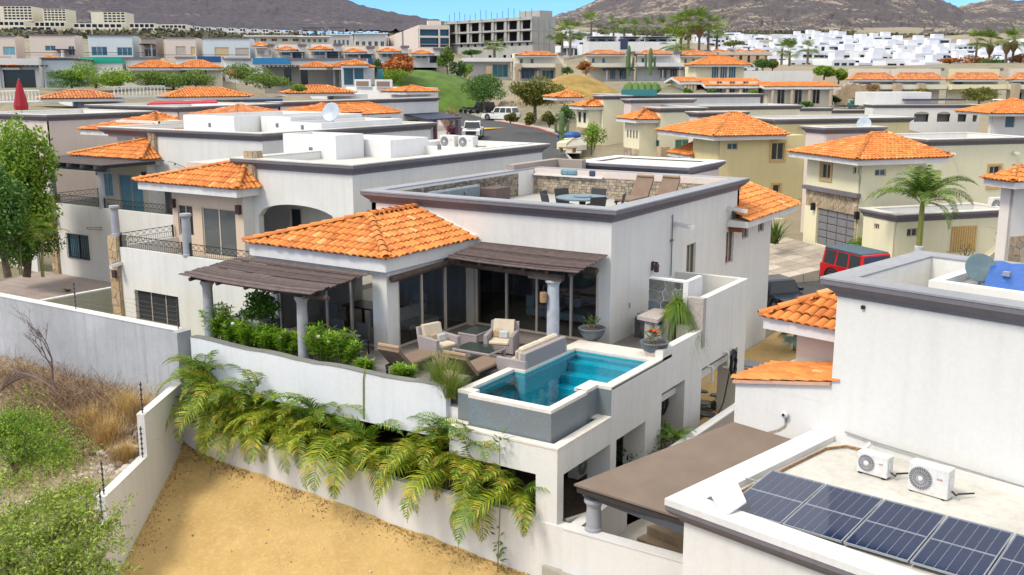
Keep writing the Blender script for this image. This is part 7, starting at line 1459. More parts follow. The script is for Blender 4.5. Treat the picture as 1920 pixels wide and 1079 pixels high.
for k, (px, py) in enumerate(((872, 212), (880, 213), (889, 214))):
    x, y, z = atZ(px, py, 2.4); F = Frame(x, y, z, YAW+rad(200+8*k)); R = Root('motorcycle', ['black motorcycle at the road end, leftmost of three', 'black motorcycle in the middle of three at the road end', 'black motorcycle nearest the dark off-road car'][k], 'motorcycle', (0, 0, 0), F, 'motorcycles parked at the road end'); ty = MB().lathe([(.2, -.06), (.31, -.06), (.33, 0), (.31, .06), (.2, .06)], (0, 0, 0), 14).mesh('wheel')
    for xx in (-.7, .7): R.put('wheel', ty, TYRE, (xx, 0, .33), (rad(90), 0, 0))
    R.part('frame', MB().tube([(.7, 0, .33), (.45, 0, .95), (.1, 0, .75), (-.7, 0, .33)], .05, 6), TRIMB); R.part('tank', MB().bbox(-.05, .45, -.16, .16, .7, .98, .06), TRIMB); R.part('seat', MB().bbox(-.75, 0, -.14, .14, .72, .84, .04), TRIMB); R.part('handlebar', MB().tube([(.45, -.4, 1.08), (.5, 0, 1.02), (.45, .4, 1.08)], .025, 5), RIM); R.part('engine', MB().bbox(-.25, .3, -.18, .18, .3, .65, .04), RIM)
# ================================================================== yellow villas across the street
TRIMY = plain('surround_ochre', (.60, .40, .16), .8); Y1C = stucco('plaster_lemon', (.73, .69, .49), .08)
def garage(h, x0, y0, x1, y1, m=None):
    (u0, z1), (u1, z0) = h.uz(x0, y0, 'L'), h.uz(x1, y1, 'L'); z0 = h.zb; h.ops['L'].append((u0, u1, z0, z1)); n = 5; g = m or plain('garage_grey', (.20, .20, .22), .6)
    for k in range(n):
        for j in range(4):
            a, b = h.L2-u0-(u1-u0)*j/4-.03, h.L2-u0-(u1-u0)*(j+1)/4+.03; zz = z0+(z1-z0)*k/n; h.R.part('garage_panel', MB().bbox(.13, .19, b, a, zz+.03, zz+(z1-z0)/n-.02, .02), g)
    h.box('garage_back', .19, .21, h.L2-u1, h.L2-u0, z0, z1, plain('garage_joint', (.12, .12, .13), .8)); return u0, u1, z0, z1
w1 = BH('villa', 'pale yellow villa with grey garage door and stone surround behind the red car', 1617, 300, 60, 18, 1520, 1745, None, Y1C, zb=-1.95)
u0, u1, z0, z1 = garage(w1, 1532, 389, 1600, 460); w1.win('L', 1541, 306, 1557, 337, 1, trim=TRIMY); w1.win('L', 1600, 313, 1605, 327, 0); w1.win('L', 1609, 314, 1614, 328, 0); w1.win('R', 1641, 318, 1661, 330, 1, GLASSB); w1.done(corn=False)
mb = MB(); stones_joined(mb, (0, w1.L2-.1), (0, .1), z1+.03, z1+1.05, 60, 3); stones_joined(mb, (0, w1.L2-u1), (0, .1), z0, z1, 30, 4); w1.R.part('stone_cladding', mb, STONE, kind='stuff'); w1.box('lintel_cornice', -.3, 0, -.1, w1.L2, z1+1.06, z1+1.3, CORN)
for u in (u0-.35, u1+.2): w1.box('wall_lamp', -.25, 0, w1.L2-u-.2, w1.L2-u, z1-.2, z1+.25, IRON)
w1.hip(-1.1, w1.L1+1., -1.0, w1.L2+.8, w1.zt+.1, 1.15, ridge=((3.2, 3.6, 0), (4.4, 3.6, 0)))
b1 = BH('villa_block', 'upper block of the pale yellow villa with purple grey cornice and satellite dish', 1742, 262, 66, 18, 1640, 1935, None, Y1C, cat='house', zb=-1.95); b1.win('R', 1855, 312, 1872, 350, 1, trim=TRIMY); b1.done(); dish(tuple(b1.F.w(-.5, 6, b1.zt+.0)), 'grey satellite dish behind the orange roof of the yellow villa', s=.9)
for px, py in ((1780, 288), (1900, 287)): p = b1.loc(px, py, 'R'); spout(b1.R, (p.x, 0, p.z), (0, -1, 0), .5)
BH('villa_block', 'small pinkish block with purple grey cornice above the ochre shutter', 1550, 240, 69, 18, 1514, 1655, None, PINKW, zb=-1.9).done()
an = BH('annex', 'single storey pale yellow annex with ochre slatted vent behind the royal palm', 1683, 403, 55.5, 18, 1634, 1915, None, Y1C, zb=-2.4); an.win('L', 1639, 419, 1648, 432, 1); an.win('R', 1701, 429, 1720, 444, 1); an.win('R', 1887, 425, 1900, 440, 0); an.done(o=.22)
p0, p1 = an.loc(1785, 425, 'R'), an.loc(1828, 470, 'R')
for k in range(11): x = p0.x+(p1.x-p0.x)*k/11; an.R.part('vent_slat', MB().bbox(x, x+(p1.x-p0.x)/11*.8, -.09, -.01, p1.z, p0.z, .015), TRIMY)
ac_unit(*an.F.w(7.5, 1.2, an.zt-.4), .8, .9, .4, 'white air conditioner on the annex roof behind the palm', WF, None, YAW+rad(18))
w2 = BH('villa', 'sand yellow villa with large tile roof in the middle of the yellow row', 1350, 257, 78, 18, 1302, 1515, None, SAND, zb=-.9); w2.win('R', 1364, 269, 1383, 281, 1, GLASSB); w2.win('R', 1447, 268, 1469, 300, 1, trim=TRIMY); w2.win('R', 1449, 347, 1461, 364, 0, trim=TRIMY); w2.done(corn=False); w2.hip(-1.1, 5.4, -1.0, 9, w2.zt+.12, 1.5, ridge=((2.7, 3.4, 0), (3.4, 3.4, 0)))
mb = MB(); stones_joined(mb, (-.02, w2.L2-.2), (-.02, .2), -.9, 1.4, 60, 6); w2.R.part('stone_cladding', mb, STONE, kind='stuff'); w2.box('stone_cap', -.25, 0, 0, w2.L2, 1.4, 1.6, CORN)
b2 = BH('villa_block', 'upper block of the sand yellow villa with long purple grey cornice', 1455, 224, 84, 18, 1390, 1708, None, SAND, cat='house', zb=-.9); b2.done()
for px, py in ((1500, 240),): p = b2.loc(px, py, 'R'); spout(b2.R, (p.x, 0, p.z), (0, -1, 0), .5)
BH('villa_block', 'small pinkish block with cornice behind the sand yellow villa roof', 1312, 211, 90, 18, 1293, 1398, None, PINKW, zb=0).done()
pc = Root('porch', 'small tiled entrance porch on dark columns beside the sand yellow villa', 'porch', atD(1270, 335, 82)); F = Frame(*atD(1296, 297, 82)[:2], 0, YAW+rad(18)); pc.F = F; pc.o.matrix_world = F.m; pc.at = Vector((0, 0, 0)); z = atD(1296, 292, 82)[2]
hip(pc, [(-.2, -.3, z), (3, -.3, z), (3, 4, z), (-.2, 4, z)], ((1.5, 1.6, z+1.1), (1.5, 2.2, z+1.1)), w=.26, fas=.22); [column(pc, x, y, -.6, z-.25, .2, plain('column_plum', (.16, .14, .16), .8)) for x, y in ((.2, .2), (.2, 2.))]
w3 = BH('villa', 'pale cream villa with green window and four slot vents in the yellow row', 1240, 203, 97, 18, 1213, 1320, None, Y1C, zb=0); w3.win('L', 1226, 262, 1236, 286, 0, GLASST); w3.win('R', 1266, 262, 1293, 287, 1, plain('blind_green', (.05, .22, .15), .6)); w3.done()
w3.box('front_wing', -1.8, -.02, .8, 4.2, -1, 4.1, Y1C); w3.hip(-2.5, .1, .2, 4.9, 4.4, .85, ridge=((-.9, 2, 0), (-.05, 2.6, 0)))
for k in range(4): w3.box('slot_vent', -1.86, -1.8, 1.2+.7*k, 1.4+.7*k, 2.6, 3.3, CORN)
mb = MB(); stones_joined(mb, (-1.82, 4.2), (-1.82, .8), 0, 1.6, 34, 8); w3.R.part('stone_cladding', mb, STONE, kind='stuff'); w3.box('garage_panel', -1.95, -1.8, 1.4, 3.8, -.9, .7, plain('garage_plum', (.18, .15, .19), .7)); w3.R.part('stone_pillar', MB().box(-.5, .4, -1.2, -.2, -.5, 1.9), STONE)
BH('villa_block', 'long pale villa roof with cornice above the cream villa', 1290, 200, 108, 18, 1240, 1500, None, Y1C, zb=0).done(); w4 = BH('villa', 'cream villa with stone clad bay at the bend of the road', 1133, 180, 116, 18, 1116, 1180, None, Y1C, zb=1.); w4.done()
w4.box('front_wing', -1.6, -.02, .8, 4.2, 0, 4.7, Y1C); w4.hip(-2.4, .1, .3, 4.8, 5., .75, ridge=((-.8, 2, 0), (-.05, 2.5, 0))); w4.hip(-3.4, .1, 6, 11, 5.9, .7); mb = MB(); stones_joined(mb, (-1.62, 4.2), (-1.62, .8), .3, 2.6, 34, 9); w4.R.part('stone_cladding', mb, STONE, kind='stuff')
for y in (1.4, 2.9): w4.box('window', -1.66, -1.6, y, y+.6, 3.2, 4.3, GLASSD)
BH('villa_block', 'long villa roof edge with grey cornice behind the bend, plants on it', 1150, 178, 128, 18, 1117, 1425, None, GREYW, zb=1).done(); BH('villa_block', 'pale villa block with grey cornice under the grey roofs', 1185, 187, 112, 18, 1170, 1300, None, PINKW, zb=1).done()
rt = Root('roof_planter', 'row of green plants in a glass railed roof terrace', 'planter', atD(1210, 172, 128)); [rt.part('shrub', MB().lathe([(.3, 0), (.9, .5), (.6, 1.1), (.1, 1.4)], (Vector(atD(1180+12*k, 176, 129))+Vector((0, 0, 0))), 7), GREENS['mid']) for k in range(5)]; rt.part('glass_rail', MB().slab([atD(1165, 168, 128), atD(1232, 168, 128), atD(1232, 168, 128.1), atD(1165, 168, 128.1)], .8), GLASST)
# driveway of single pavers
e1, e2 = dirw(rad(18)), dirw(rad(108)); o = Vector(atD(1600, 468, 60)[:2]); dw = Root('driveway', 'pale paved driveway in front of the grey garage door', 'driveway', (o.x, o.y, -2)); PVM = varied('paver', [(0., (.34, .29, .24)), (.5, (.46, .40, .33)), (1., (.54, .48, .40))], .9, 'object', .12, 2.)
for i in range(7):
    for j in range(10):
        a = o-e1*(.15+1.05*i)+e2*(-1.5+1.05*j); zz = [-1.97-.155*(i+k) for k in (0, 1)]; q = [a, a-e1*1.0, a-e1*1.0+e2*1.0, a+e2*1.0]; dw.part('paver', MB().slab([(q[0].x, q[0].y, zz[0]), (q[1].x, q[1].y, zz[1]), (q[2].x, q[2].y, zz[1]), (q[3].x, q[3].y, zz[0])], 1.2), PVM)
dw.part('low_wall', MB().prism([tuple(o+e2*7.2-e1*.2), tuple(o+e2*7.2-e1*4.6), tuple(o+e2*7.4-e1*4.6), tuple(o+e2*7.4-e1*.2)], -3, -.75), Y1C)
x, y, z = atD(1626, 478, 60); shrub('clipped_hedge', 'rounded clipped green hedge behind the red car', (x, y, -2.0), 1.3, .9, .6, 5200, .11, GREENS['bright'], 201, 26, None, 'hedge', (.3, .42))
BIGF = [palm_mats(frond_mesh(2.9, .75, 1.9, .62, 40, 30+s, .045), GREENS['palm']) for s in range(3)]; x, y, z = atD(1720, 505, 54)
rp = feather_palm((x, y, -2.6), 4.9, 'tall royal palm with white painted trunk in front of the yellow annex', BIGF, 24, random.Random(4), 0, 6.28*2.9, name='royal_palm', stems=1, sc=(.95, 1.3), pit=(-.75, .55), spread=.02, trunk=.2, tm=plain('palm_crownshaft', (.22, .24, .05), .6)); rp.part('painted_trunk', MB().lathe([(.27, 0), (.25, 1.3), (.24, 2.2), (.2, 2.25)], (x, y, -2.7), 14), plain('trunk_white', (.55, .56, .6), .8)); sp = Root('spiky_plant', 'yellow green spiky plant at the villa corner by the driveway', 'plant', atD(1450, 455, 62)); x, y, z = atD(1450, 457, 62); V, F_ = blades(140, x, y, .1, .1, lambda a, b: z, 1.5, .05, .9, np.random.default_rng(3)); link('leaves', mesh_np('leaves', V-np.array(atD(1450, 455, 62)), F_), LEAFY, None, sp.o)
# right picture edge
re = BH('house', 'white house corner with stone base at the right picture edge', 1903, 345, 47, 18, 1890, 1990, None, FWH, zb=-3, L2=.8); re.done(corn=False); re.hip(-.9, 8, -.8, 1.2, re.zt+.2, .5); mb = MB(); stones_joined(mb, (0, -.01), (5, -.01), -2.6, 1.15, 70, 12); re.R.part('stone_base', mb, STONE, kind='stuff')
cp2 = Root('cactus_posts', 'two green columnar cacti by the stone base at the right edge', 'cactus', atD(1885, 480, 49)); CACT = plain('cactus_green', (.10, .17, .06), .7, 0, .2, 8.)
for px in (1876, 1887): x, y, z = atD(px, 500, 49); cp2.part('stem', MB().tube([(x, y, z-.5), (x, y, z+1.9)], .11, 8), CACT)
def pot_tree(px, py, d, label, h=1.1): x, y, z = atD(px, py, d); R = Root('potted_tree', label, 'potted plant', (x, y, z)); R.part('pot', MB().lathe([(.16, 0), (.24, .3), (.26, .34), (.2, .34)], (x, y, z), 12), plain('pot_white', (.6, .6, .58), .6)); rg = np.random.default_rng(int(px)); mb = MB(); [mb.tube([(x, y, z+.3), (x+rg.normal()*.15, y+rg.normal()*.15, z+h*.7), (x+rg.normal()*.35, y+rg.normal()*.35, z+h*rg.uniform(.8, 1.1))], .02, 4, .006) for _ in range(9)]; R.part('branches', mb, BARK); V, F = leaf_cards(np.array([(x, y, z+h*.85)])+rg.normal(size=(60, 3))*np.array([.3, .3, .22]), 1, .12, rg); link('leaves', mesh_np('leaves', V-np.array((x, y, z)), F), GREENS['olive'], None, R.o)
pot_tree(1808, 500, 52, 'small bare potted tree below the ochre slatted vent'); pot_tree(1885, 458, 50, 'potted plant above the cactus posts at the right edge', .9); thing('stair_wall', MB().slab([atD(1800, 512, 50), atD(1872, 455, 51), atD(1880, 460, 51), atD(1815, 515, 50)], 2.2), Y1C, 'sloping pale stair wall at the right edge behind the roof', 'wall', atD(1840, 490, 50)); tc = Root('garden_wall', 'wall with orange tile coping behind the solar house roof', 'wall', atD(1770, 502, 48.5)); q4 = [atD(1716, 494, 49), atD(1828, 508, 47), atD(1828, 500, 48), atD(1720, 489, 50)]; tc.part('coping', MB().slab(q4, .18), TILE); tc.part('wall', MB().slab([(x+.02, y+.02, z-.18) for x, y, z in q4], 3.), Y1C)
# ================================================================== cactus, trees and banks at the bend
def cactus(px, py, d, h, label, arms=4, r=.28):
    x, y, z = atD(px, py, d); R = Root('cactus', label, 'cactus', (x, y, z)); rg = random.Random(int(px)); rib = [(r*.9, 0), (r, h*.3), (r, h*.85), (r*.7, h*.96), (.05, h)]; R.part('trunk', MB().lathe(rib, (x, y, z), 12), CACT)
    for k in range(arms): a = k*6.28/arms+rg.uniform(0, 1); l = r*2.3; hh = h*rg.uniform(.5, .85); R.part('arm', MB().tube([(x, y, z+h*.25), (x+l*math.cos(a), y+l*math.sin(a), z+h*.3), (x+l*1.1*math.cos(a), y+l*1.1*math.sin(a), z+hh)], r*.72, 8, r*.55), CACT)
cactus(1053, 262, 112, 3.0, 'tall green cactus at the road bend by the blue car cover'); cactus(1178, 143, 215, 6.2, 'tall cactus in front of the orange roofed houses, nearer the flame bush', 3, .4); cactus(1219, 142, 213, 5.5, 'second tall cactus among the orange roofed houses', 2, .4)
pl = Root('planter_stairs', 'cream planter and stair ramp beside the road cactus', 'stairs', atD(1065, 275, 110)); pl.part('wall', MB().slab([atD(1044, 268, 110), atD(1062, 268, 109), atD(1088, 250, 118), atD(1075, 250, 119)], 1.2), Y1C); pl.part('ramp', MB().slab([atD(1062, 275, 108), atD(1100, 272, 107), atD(1100, 255, 116), atD(1082, 252, 117)], .5), PAVE); thing('car_cover', MB().bbox(*(lambda q: (q[0]-1, q[0]+1.2, q[1]-1, q[1]+1, q[2], q[2]+.7, .25))(atD(1065, 260, 115))), plain('cover_blue', (.02, .10, .35), .6), 'blue cover behind the road cactus', 'cover', atD(1065, 260, 115)); bn = Root('bench', 'small wooden bench on the paving by the cactus planter', 'bench', atD(1064, 286, 104)); x, y, z = atD(1064, 286, 104); bn.part('seat', MB().box(x-.9, x+.9, y-.3, y+.3, z+.4, z+.5), LEGW); [bn.part('leg', MB().box(x+s*.75-.08, x+s*.75+.08, y-.25, y+.25, z, z+.4), LEGW) for s in (-1, 1)]
def mound(name, cx, cy, d, rx, ry, h, mat, seed=0):
    x, y, z = atD(cx, cy, d); n = 24; mb = MB(); v = [(x, y, z+h)]; r2 = random.Random(seed); ks = 6
    for k in range(1, ks+1):
        for i in range(n): a = 2*math.pi*i/n; t = k/ks; w_ = (1+.1*math.sin(3*a+seed))*(1.35 if k == ks else 1.08 if k == ks-1 else 1); v.append((x+(rx*t*math.cos(a)*CY-ry*t*math.sin(a)*SY)*w_, y+(rx*t*math.cos(a)*SY+ry*t*math.sin(a)*CY)*w_, z+h*(math.cos(t*math.pi)*.5+.5)-(6 if k == ks else .3 if k == ks-1 else 0)+r2.uniform(-.1, .1)))
    f = [(0, i+1, (i+1) % n+1) for i in range(n)]+[(1+(k-1)*n+i, 1+k*n+i, 1+k*n+(i+1) % n, 1+(k-1)*n+(i+1) % n) for k in range(1, ks) for i in range(n)]
    return struct(name, mb.add(v, f), mat, True)
def turf(name, c, c2): return plain(name, c, .95, 0, .3, .45, .8)
mound('grass_bank', 838, 203, 194, 15, 17, 6.2, turf('grass_green', (.085, .165, .015), 0), 1); mound('grass_bank', 785, 165, 190, 14, 18, 3.2, turf('grass_green', (.1, .21, .012), 0), 2); mound('dry_bank', 1075, 190, 175, 12, 18, 4.5, turf('grass_dry', (.36, .24, .06), 0), 3); mound('dry_bank', 1000, 200, 184, 14, 14, 3.2, turf('earth_bank', (.20, .13, .07), 0), 4)
def T(px, py, d, hpx, wpx, mat, label, seed, name='tree', n=2200, lf=None, tr=.18, extra=None, k=13, cat='tree', zr=.36, group=None):
    """tree whose foot is at the pixel and whose crown spans wpx by hpx pixels"""
    x, y, z = atD(px, py, d); s = d/1961.; h = hpx*s; r = wpx*s/2
    return tree(name, label, (x, y, z), h, r, r*.85, h*zr, n, lf or max(.1, 3.2*s), mat, seed, k, tr, extra=extra, cat=cat, group=group)
T(908, 205, 160, 66, 98, GREENS['mid'], 'dense dark green tree above the parked off-road car', 301, n=7000, zr=.44, k=20); T(1003, 225, 140, 78, 105, GREENS['olive'], 'olive green tree with open branches right of the white parked car', 302, n=8500, lf=.34, zr=.38, tr=.28, k=22); T(752, 165, 178, 60, 95, GREENS['orange'], 'orange flowering flame tree in front of the white houses', 303, 'flame_tree', 5200, extra=(varied('flame_bloom', [(0., (.42, .09, .015)), (1., (.55, .20, .04))], .6, 'island', .2), 1800, .55, -.1), k=18); T(735, 168, 170, 40, 80, GREENS['bright'], 'bright green shrubbery tree at the foot of the flame tree', 304, n=3000, k=14, zr=.42); T(705, 160, 160, 50, 36, GREENS['dark'], 'dark tree left of the flame tree', 305, n=1200)
T(838, 148, 200, 62, 34, GREENS['palm'], 'shaggy green palm clump beside the flame tree', 306, 'palm_clump', 2600, k=12, zr=.45); T(872, 150, 205, 34, 40, GREENS['bright'], 'light green bush tree beside the carport house', 307, n=1500, zr=.45); T(858, 150, 195, 36, 36, GREENS['dark'], 'dark clipped bush below the shaggy palms', 308, n=1500, zr=.48); T(1098, 150, 212, 35, 42, GREENS['orange'], 'small orange brown tree in front of the pergola houses', 309, 'flame_tree', 1500); T(1064, 150, 214, 24, 26, GREENS['mid'], 'small round green tree left of the orange brown tree', 310, n=800)
for k, (px, py, w, m, lb) in enumerate(((957, 232, 22, 'olive', 'round shrub at the red kerb nearest the white car'), (992, 236, 26, 'olive', 'second shrub along the red kerb'), (1030, 240, 30, 'olive', 'clipped shrub row below the olive tree'), (1058, 240, 42, 'mid', 'large dark bush behind the road cactus'), (1108, 292, 38, 'bright', 'tall bamboo like bush beside the cream villa'))): x, y, z = atD(px, py, 128 if px < 1100 else 104); s = w*.065/2; shrub('shrub', lb, (x, y, z), s, s, s*(1.1 if px < 1100 else 1.5), 1200, .25, GREENS[m], 320+k, 9, 'shrubs at the road bend')
x, y, z = atD(850, 262, 118); shrub('bougainvillea', 'purple red bougainvillea on the pavement left of the truck', (x, y, z), 1.2, 1., .9, 900, .2, varied('leaf_magenta', [(0., (.20, .02, .06)), (.6, (.30, .03, .09)), (1., (.08, .10, .03))], .6, 'island', .2), 330, 8); x, y, z = atD(845, 236, 126); shrub('grey_shrub', 'grey leafless shrub against the violet gate pillar', (x, y, z), 1.4, 1., 1.1, 900, .18, GREENS['dryb'], 331, 8); r2 = np.random.default_rng(9); C = np.concatenate([np.array(atD(px, py, 160))+r2.normal(size=(300, 3))*np.array([1.8, 1.8, .7]) for px, py in ((985, 210), (1000, 206), (1015, 210), (1040, 212), (1060, 203), (1030, 198), (1000, 198), (1050, 195))]); V, F_ = leaf_cards(C, 1, .5, r2, .4); link('dry_scrub', mesh_np('dry_scrub', V, F_), GREENS['dryb'], kind='stuff', label='dry brown scrub on the bank beside the parked cars')
# ================================================================== houses in the middle distance
def holes(h, f, us, zs, gm=GLASSD, dep=1.2):
    for u0, u1 in us:
        for z0, z1 in zs: h.ops[f].append((u0, u1, z0, z1))
    a, b = min(u[0] for u in us)-.3, max(u[1] for u in us)+.3; z0, z1 = min(z[0] for z in zs)-.3, max(z[1] for z in zs)+.3; L2 = h.L2
    h.R.part('window_back', MB().box(a, b, dep, dep+.1, z0, z1) if f == 'R' else MB().box(dep, dep+.1, L2-b, L2-a, z0, z1), gm)
    for zz in zs[1:]: h.R.part('floor_slab', MB().box(a, b, .21, dep, zz[0]-.25, zz[0]-.02) if f == 'R' else MB().box(.21, dep, L2-b, L2-a, zz[0]-.25, zz[0]-.02), h.wm)
def fr(L, n, a=.15, b=.85): return [(L*(i+a)/n, L*(i+b)/n) for i in range(n)]
# centre row
def two_storey(lb, x0, x1, yt, yb, d, wm, ang=6, roofs=((0, .6),), pg=None, wins=((.1, .2), (.32, .4)), lo=((.15, .4), (.6, .85)), gm=GLASSB, stone=None, tm=None, corn=True, low=.52, rd=None):
    h = BH('house', lb, x0+5, yt, d, ang, x0, x1, yb, wm); L, H = h.L1, h.zt-h.zb
    h.grid('R', [L*a for a, b in wins], h.zb+H*.62, h.zb+H*.80, L*.07, gm=gm, mull=0); [h.grid('R', [L*a], h.zb+.3, h.zb+H*low-.8, L*(b-a), gm=gm, mull=2, name='sliding_door') for a, b in lo]
    h.done(corn=False); 
    for a, b in roofs: h.hip(L*a-.4, L*b+.4, -1.7, 3. if not rd else 1.1, h.zt-(rd or .5), .75 if not rd else 1.05, m=tm)
    if corn: h.box('cornice', L*roofs[-1][1]+.9 if roofs else -.3, L+.3, -.3, 4, h.zt-.4, h.zt+.15, CORN)
    h.box('balcony', -.3, L+.3, -2.2, .0, h.zb+H*low-.35, h.zb+H*low+.55, wm); h.box('balcony_band', -.35, L+.35, -2.25, -2.2, h.zb+H*low-.42, h.zb+H*low-.25, CORN)
    if pg: h.pergola(L*pg[0], L*pg[1], -3.4, 0, h.zb+H*low-.75, h.zb, n=6)
    for u in stone or (): h.R.part('stone_pillar', MB().box(L*u-.6, L*u+.6, -2.6, -1.6, h.zb-.5, h.zb+H*.62), STONE)
    return h
two_storey('low carport house below the unfinished building', 864, 957, 110, 148, 226, WHITE, roofs=(), wins=(), lo=((.62, .95),), stone=(.06, .52), corn=False, low=.9, gm=GLASST)
two_storey('two storey house with blue doors and stone piers above the olive tree', 960, 1056, 100, 151, 222, CREAM, roofs=((.05, .8),), pg=(.05, .45), lo=((.12, .4), (.56, .8)), stone=(.05, .86), tm=TILEF); two_storey('two storey house with striped screen and wide orange roof beside the first tall cactus', 1096, 1186, 98, 152, 218, CREAM, roofs=((0, .75),), pg=(.35, .95), lo=((.5, .62), (.7, .85)), tm=TILEF); two_storey('two storey house with cyan door between the two tall cacti', 1190, 1272, 98, 150, 220, WHITE, roofs=((0, .75),), pg=(.5, .98), lo=((.55, .7), (.78, .95)), tm=TILEF); two_storey('two storey pale yellow house right of the second tall cactus', 1272, 1340, 100, 150, 226, PALEY, roofs=((0, .9),), lo=((.1, .4),), tm=TILEF)
for k, (x0, x1) in enumerate(((1268, 1326), (1328, 1370), (1371, 1402), (1402, 1434))): two_storey(f'house with faded orange roof and dark veranda, {["first", "second", "third", "fourth"][k]} of the row below the white cluster', x0, x1, 95, 122, 262, TAN, roofs=((0, .7),), wins=(), lo=((.1, .42), (.55, .9)), gm=GLASSD, tm=TILEF, stone=(.0, .5), low=.75)
yh = BH('house', 'yellow house with long orange roof and blue glazed front', 1306, 124, 192, 4, 1282, 1392, 152, PALEY); yh.grid('R', [yh.L1*a for a in (.32, .5, .68)], yh.zb+.4, yh.zb+2.8, yh.L1*.15, gm=GLASSB, mull=2); yh.done(corn=False); yh.hip(-1, yh.L1+1, -1.5, 6, yh.zt+.2, 1.5)
tw = BH('terrace_wall', 'long pale blank terrace wall behind the clubhouse roofs', 1390, 133, 205, 3, 1388, 1522, 156, GREYW, 'wall', L2=1); tw.done(corn=False)
def gable(lb, px0, px1, pyr, pye, pyb, d, tm=TILE):
    h = BH('clubhouse', lb, px0, pye, d, 4, px0-4, px1, pyb, CREAM, L2=9); L = h.L1; zr = atD(px0, pyr, d)[2]; h.grid('R', [L*.15, L*.42, L*.7], h.zb+.2, h.zb+2.6, L*.12, gm=GLASSD); h.done(corn=False); mb = MB(); z0 = h.zt
    F1 = [(-1, -1.2, z0), (L+1, -1.2, z0), (L+1, 4.5, zr), (-1, 4.5, zr)]; h.R.part('roof', MB().slab([(p[0], p[1], p[2]-.05) for p in F1], .35).slab([(L+1, 10.2, z0), (-1, 10.2, z0), (-1, 4.5, zr), (L+1, 4.5, zr)], .35), BANDW); tiles_joined(mb, F1, .5, .7); h.R.part('tiles', mb, tm, kind='stuff'); h.R.part('gable_wall', MB().poly([(L, 0, z0-.3), (L, 9, z0-.3), (L, 4.5, zr-.4)]), CREAM); [column(h.R, L*u, -1, h.zb, z0-.3, .3, plain('column_tan', (.45, .36, .26), .8)) for u in (.05, .35, .62, .95)]; return h
gable('clubhouse with orange gable roof at the left, blank front', 1282, 1300, 145, 154, 180, 168); gable('clubhouse with wide orange gable roof and white ridge', 1330, 1418, 147, 161, 184, 166); gable('clubhouse veranda with orange gable roof beside the stone arch', 1440, 1558, 154, 163, 198, 164)
ar = Root('stone_arch', 'rough tan stone arch with a rounded opening', 'arch', atD(1596, 196, 170)); F = Frame(*atD(1596, 196, 170)[:2], atD(1596, 197, 170)[2], YAW); ar.F = F; ar.o.matrix_world = F.m; ar.at = Vector((0, 0, 0)); n = 16; mb = MB()
ou = [(-2.7*math.cos(math.pi*i/n)*(1+.06*math.sin(i*2.3)), 3.4*math.sin(math.pi*i/n)**.55*(1+.05*math.cos(i*3.1))) for i in range(n+1)]; ii = [(-.8*math.cos(math.pi*i/n), 1.15*math.sin(math.pi*i/n)**.6) for i in range(n+1)]
for i in range(n):
    for y in (-.5, .5): mb.poly([(ou[i][0], y, ou[i][1]), (ou[i+1][0], y, ou[i+1][1]), (ii[i+1][0], y, ii[i+1][1]), (ii[i][0], y, ii[i][1])])
    mb.poly([(ou[i][0], -.5, ou[i][1]), (ou[i+1][0], -.5, ou[i+1][1]), (ou[i+1][0], .5, ou[i+1][1]), (ou[i][0], .5, ou[i][1])]); mb.poly([(ii[i][0], -.5, ii[i][1]), (ii[i+1][0], -.5, ii[i+1][1]), (ii[i+1][0], .5, ii[i+1][1]), (ii[i][0], .5, ii[i][1])])
ar.part('arch', mb, plain('arch_stone', (.46, .34, .22), .95, 0, .25, 1.5, .8))
for k, (x0, x1, m, lb) in enumerate(((1587, 1668, CREAM, 'cream two storey house with orange roof directly behind the stone arch'), (1668, 1758, CREAM, 'cream two storey house with orange roof and tan stone piers'), (1774, 1868, PALEY, 'pale yellow two storey house with two blue windows'), (1888, 1960, CREAM, 'cream two storey house cut by the right picture edge'))): two_storey(lb, x0, x1, 129, 200, 186, m, roofs=((.04, .96),), wins=(), lo=((.15, .38), (.5, .7)), gm=GLASSD, stone=(.02, .5) if k != 2 else (), tm=TILEF, low=.5, rd=1.9).R.part('upper_window', MB().box(1.2, 2.8, -.06, -.01, atD(x0, 165, 186)[2], atD(x0, 152, 186)[2]), CURTW if k != 2 else GLASST)
ab = BH('arcade_building', 'white building with a row of arched openings above the yellow roofs', 1640, 197, 138, 3, 1622, 1838, 245, WHITE, 'building'); L = ab.L1; ops = [ab.uz(a, 220, 'R')[0] for a in (1714, 1757, 1796, 1824)]; zz = ab.uz(1714, 229, 'R')[1]; wd = (2.0, 1.8, 1.2, .7)
for u, w in zip(ops, wd): ab.ops['R'].append((u, u+w, zz, zz+1.05)); ab.R.part('arch_head', MB().add([(u+w/2+w/2*math.cos(math.pi*i/10), .1, zz+1.02+.32*math.sin(math.pi*i/10)) for i in range(11)]+[(u+w/2+w/2*math.cos(math.pi*i/10), -.012, zz+1.02+.32*math.sin(math.pi*i/10)) for i in range(11)], [tuple(range(11, 22))]), plain('loggia_dim', (.3, .29, .27), .9)); ab.box('loggia_back', u-.1, u+w+.1, .9, 1, zz-.1, zz+1.1, plain('loggia_dim', (.3, .29, .27), .9))
ab.done(o=.2); ab.box('roof_room', 0, 9, 3, 7, ab.zt-.2, ab.zt+1.6, WHITE); ab.box('roof_pergola', 5, L-1, 2, 6, ab.zt+.5, ab.zt+.7, plain('beam_navy', (.03, .03, .08), .6))
rh = BH('house', 'house with bright orange roof and blue door at the right edge', 1862, 214, 128, 4, 1856, 1935, 246, GREYW); rh.win('R', 1886, 214, 1902, 240, 0, GLASSB); rh.done(corn=False); rh.hip(-1, 9, -1.5, 8, rh.zt+.1, 1.6)
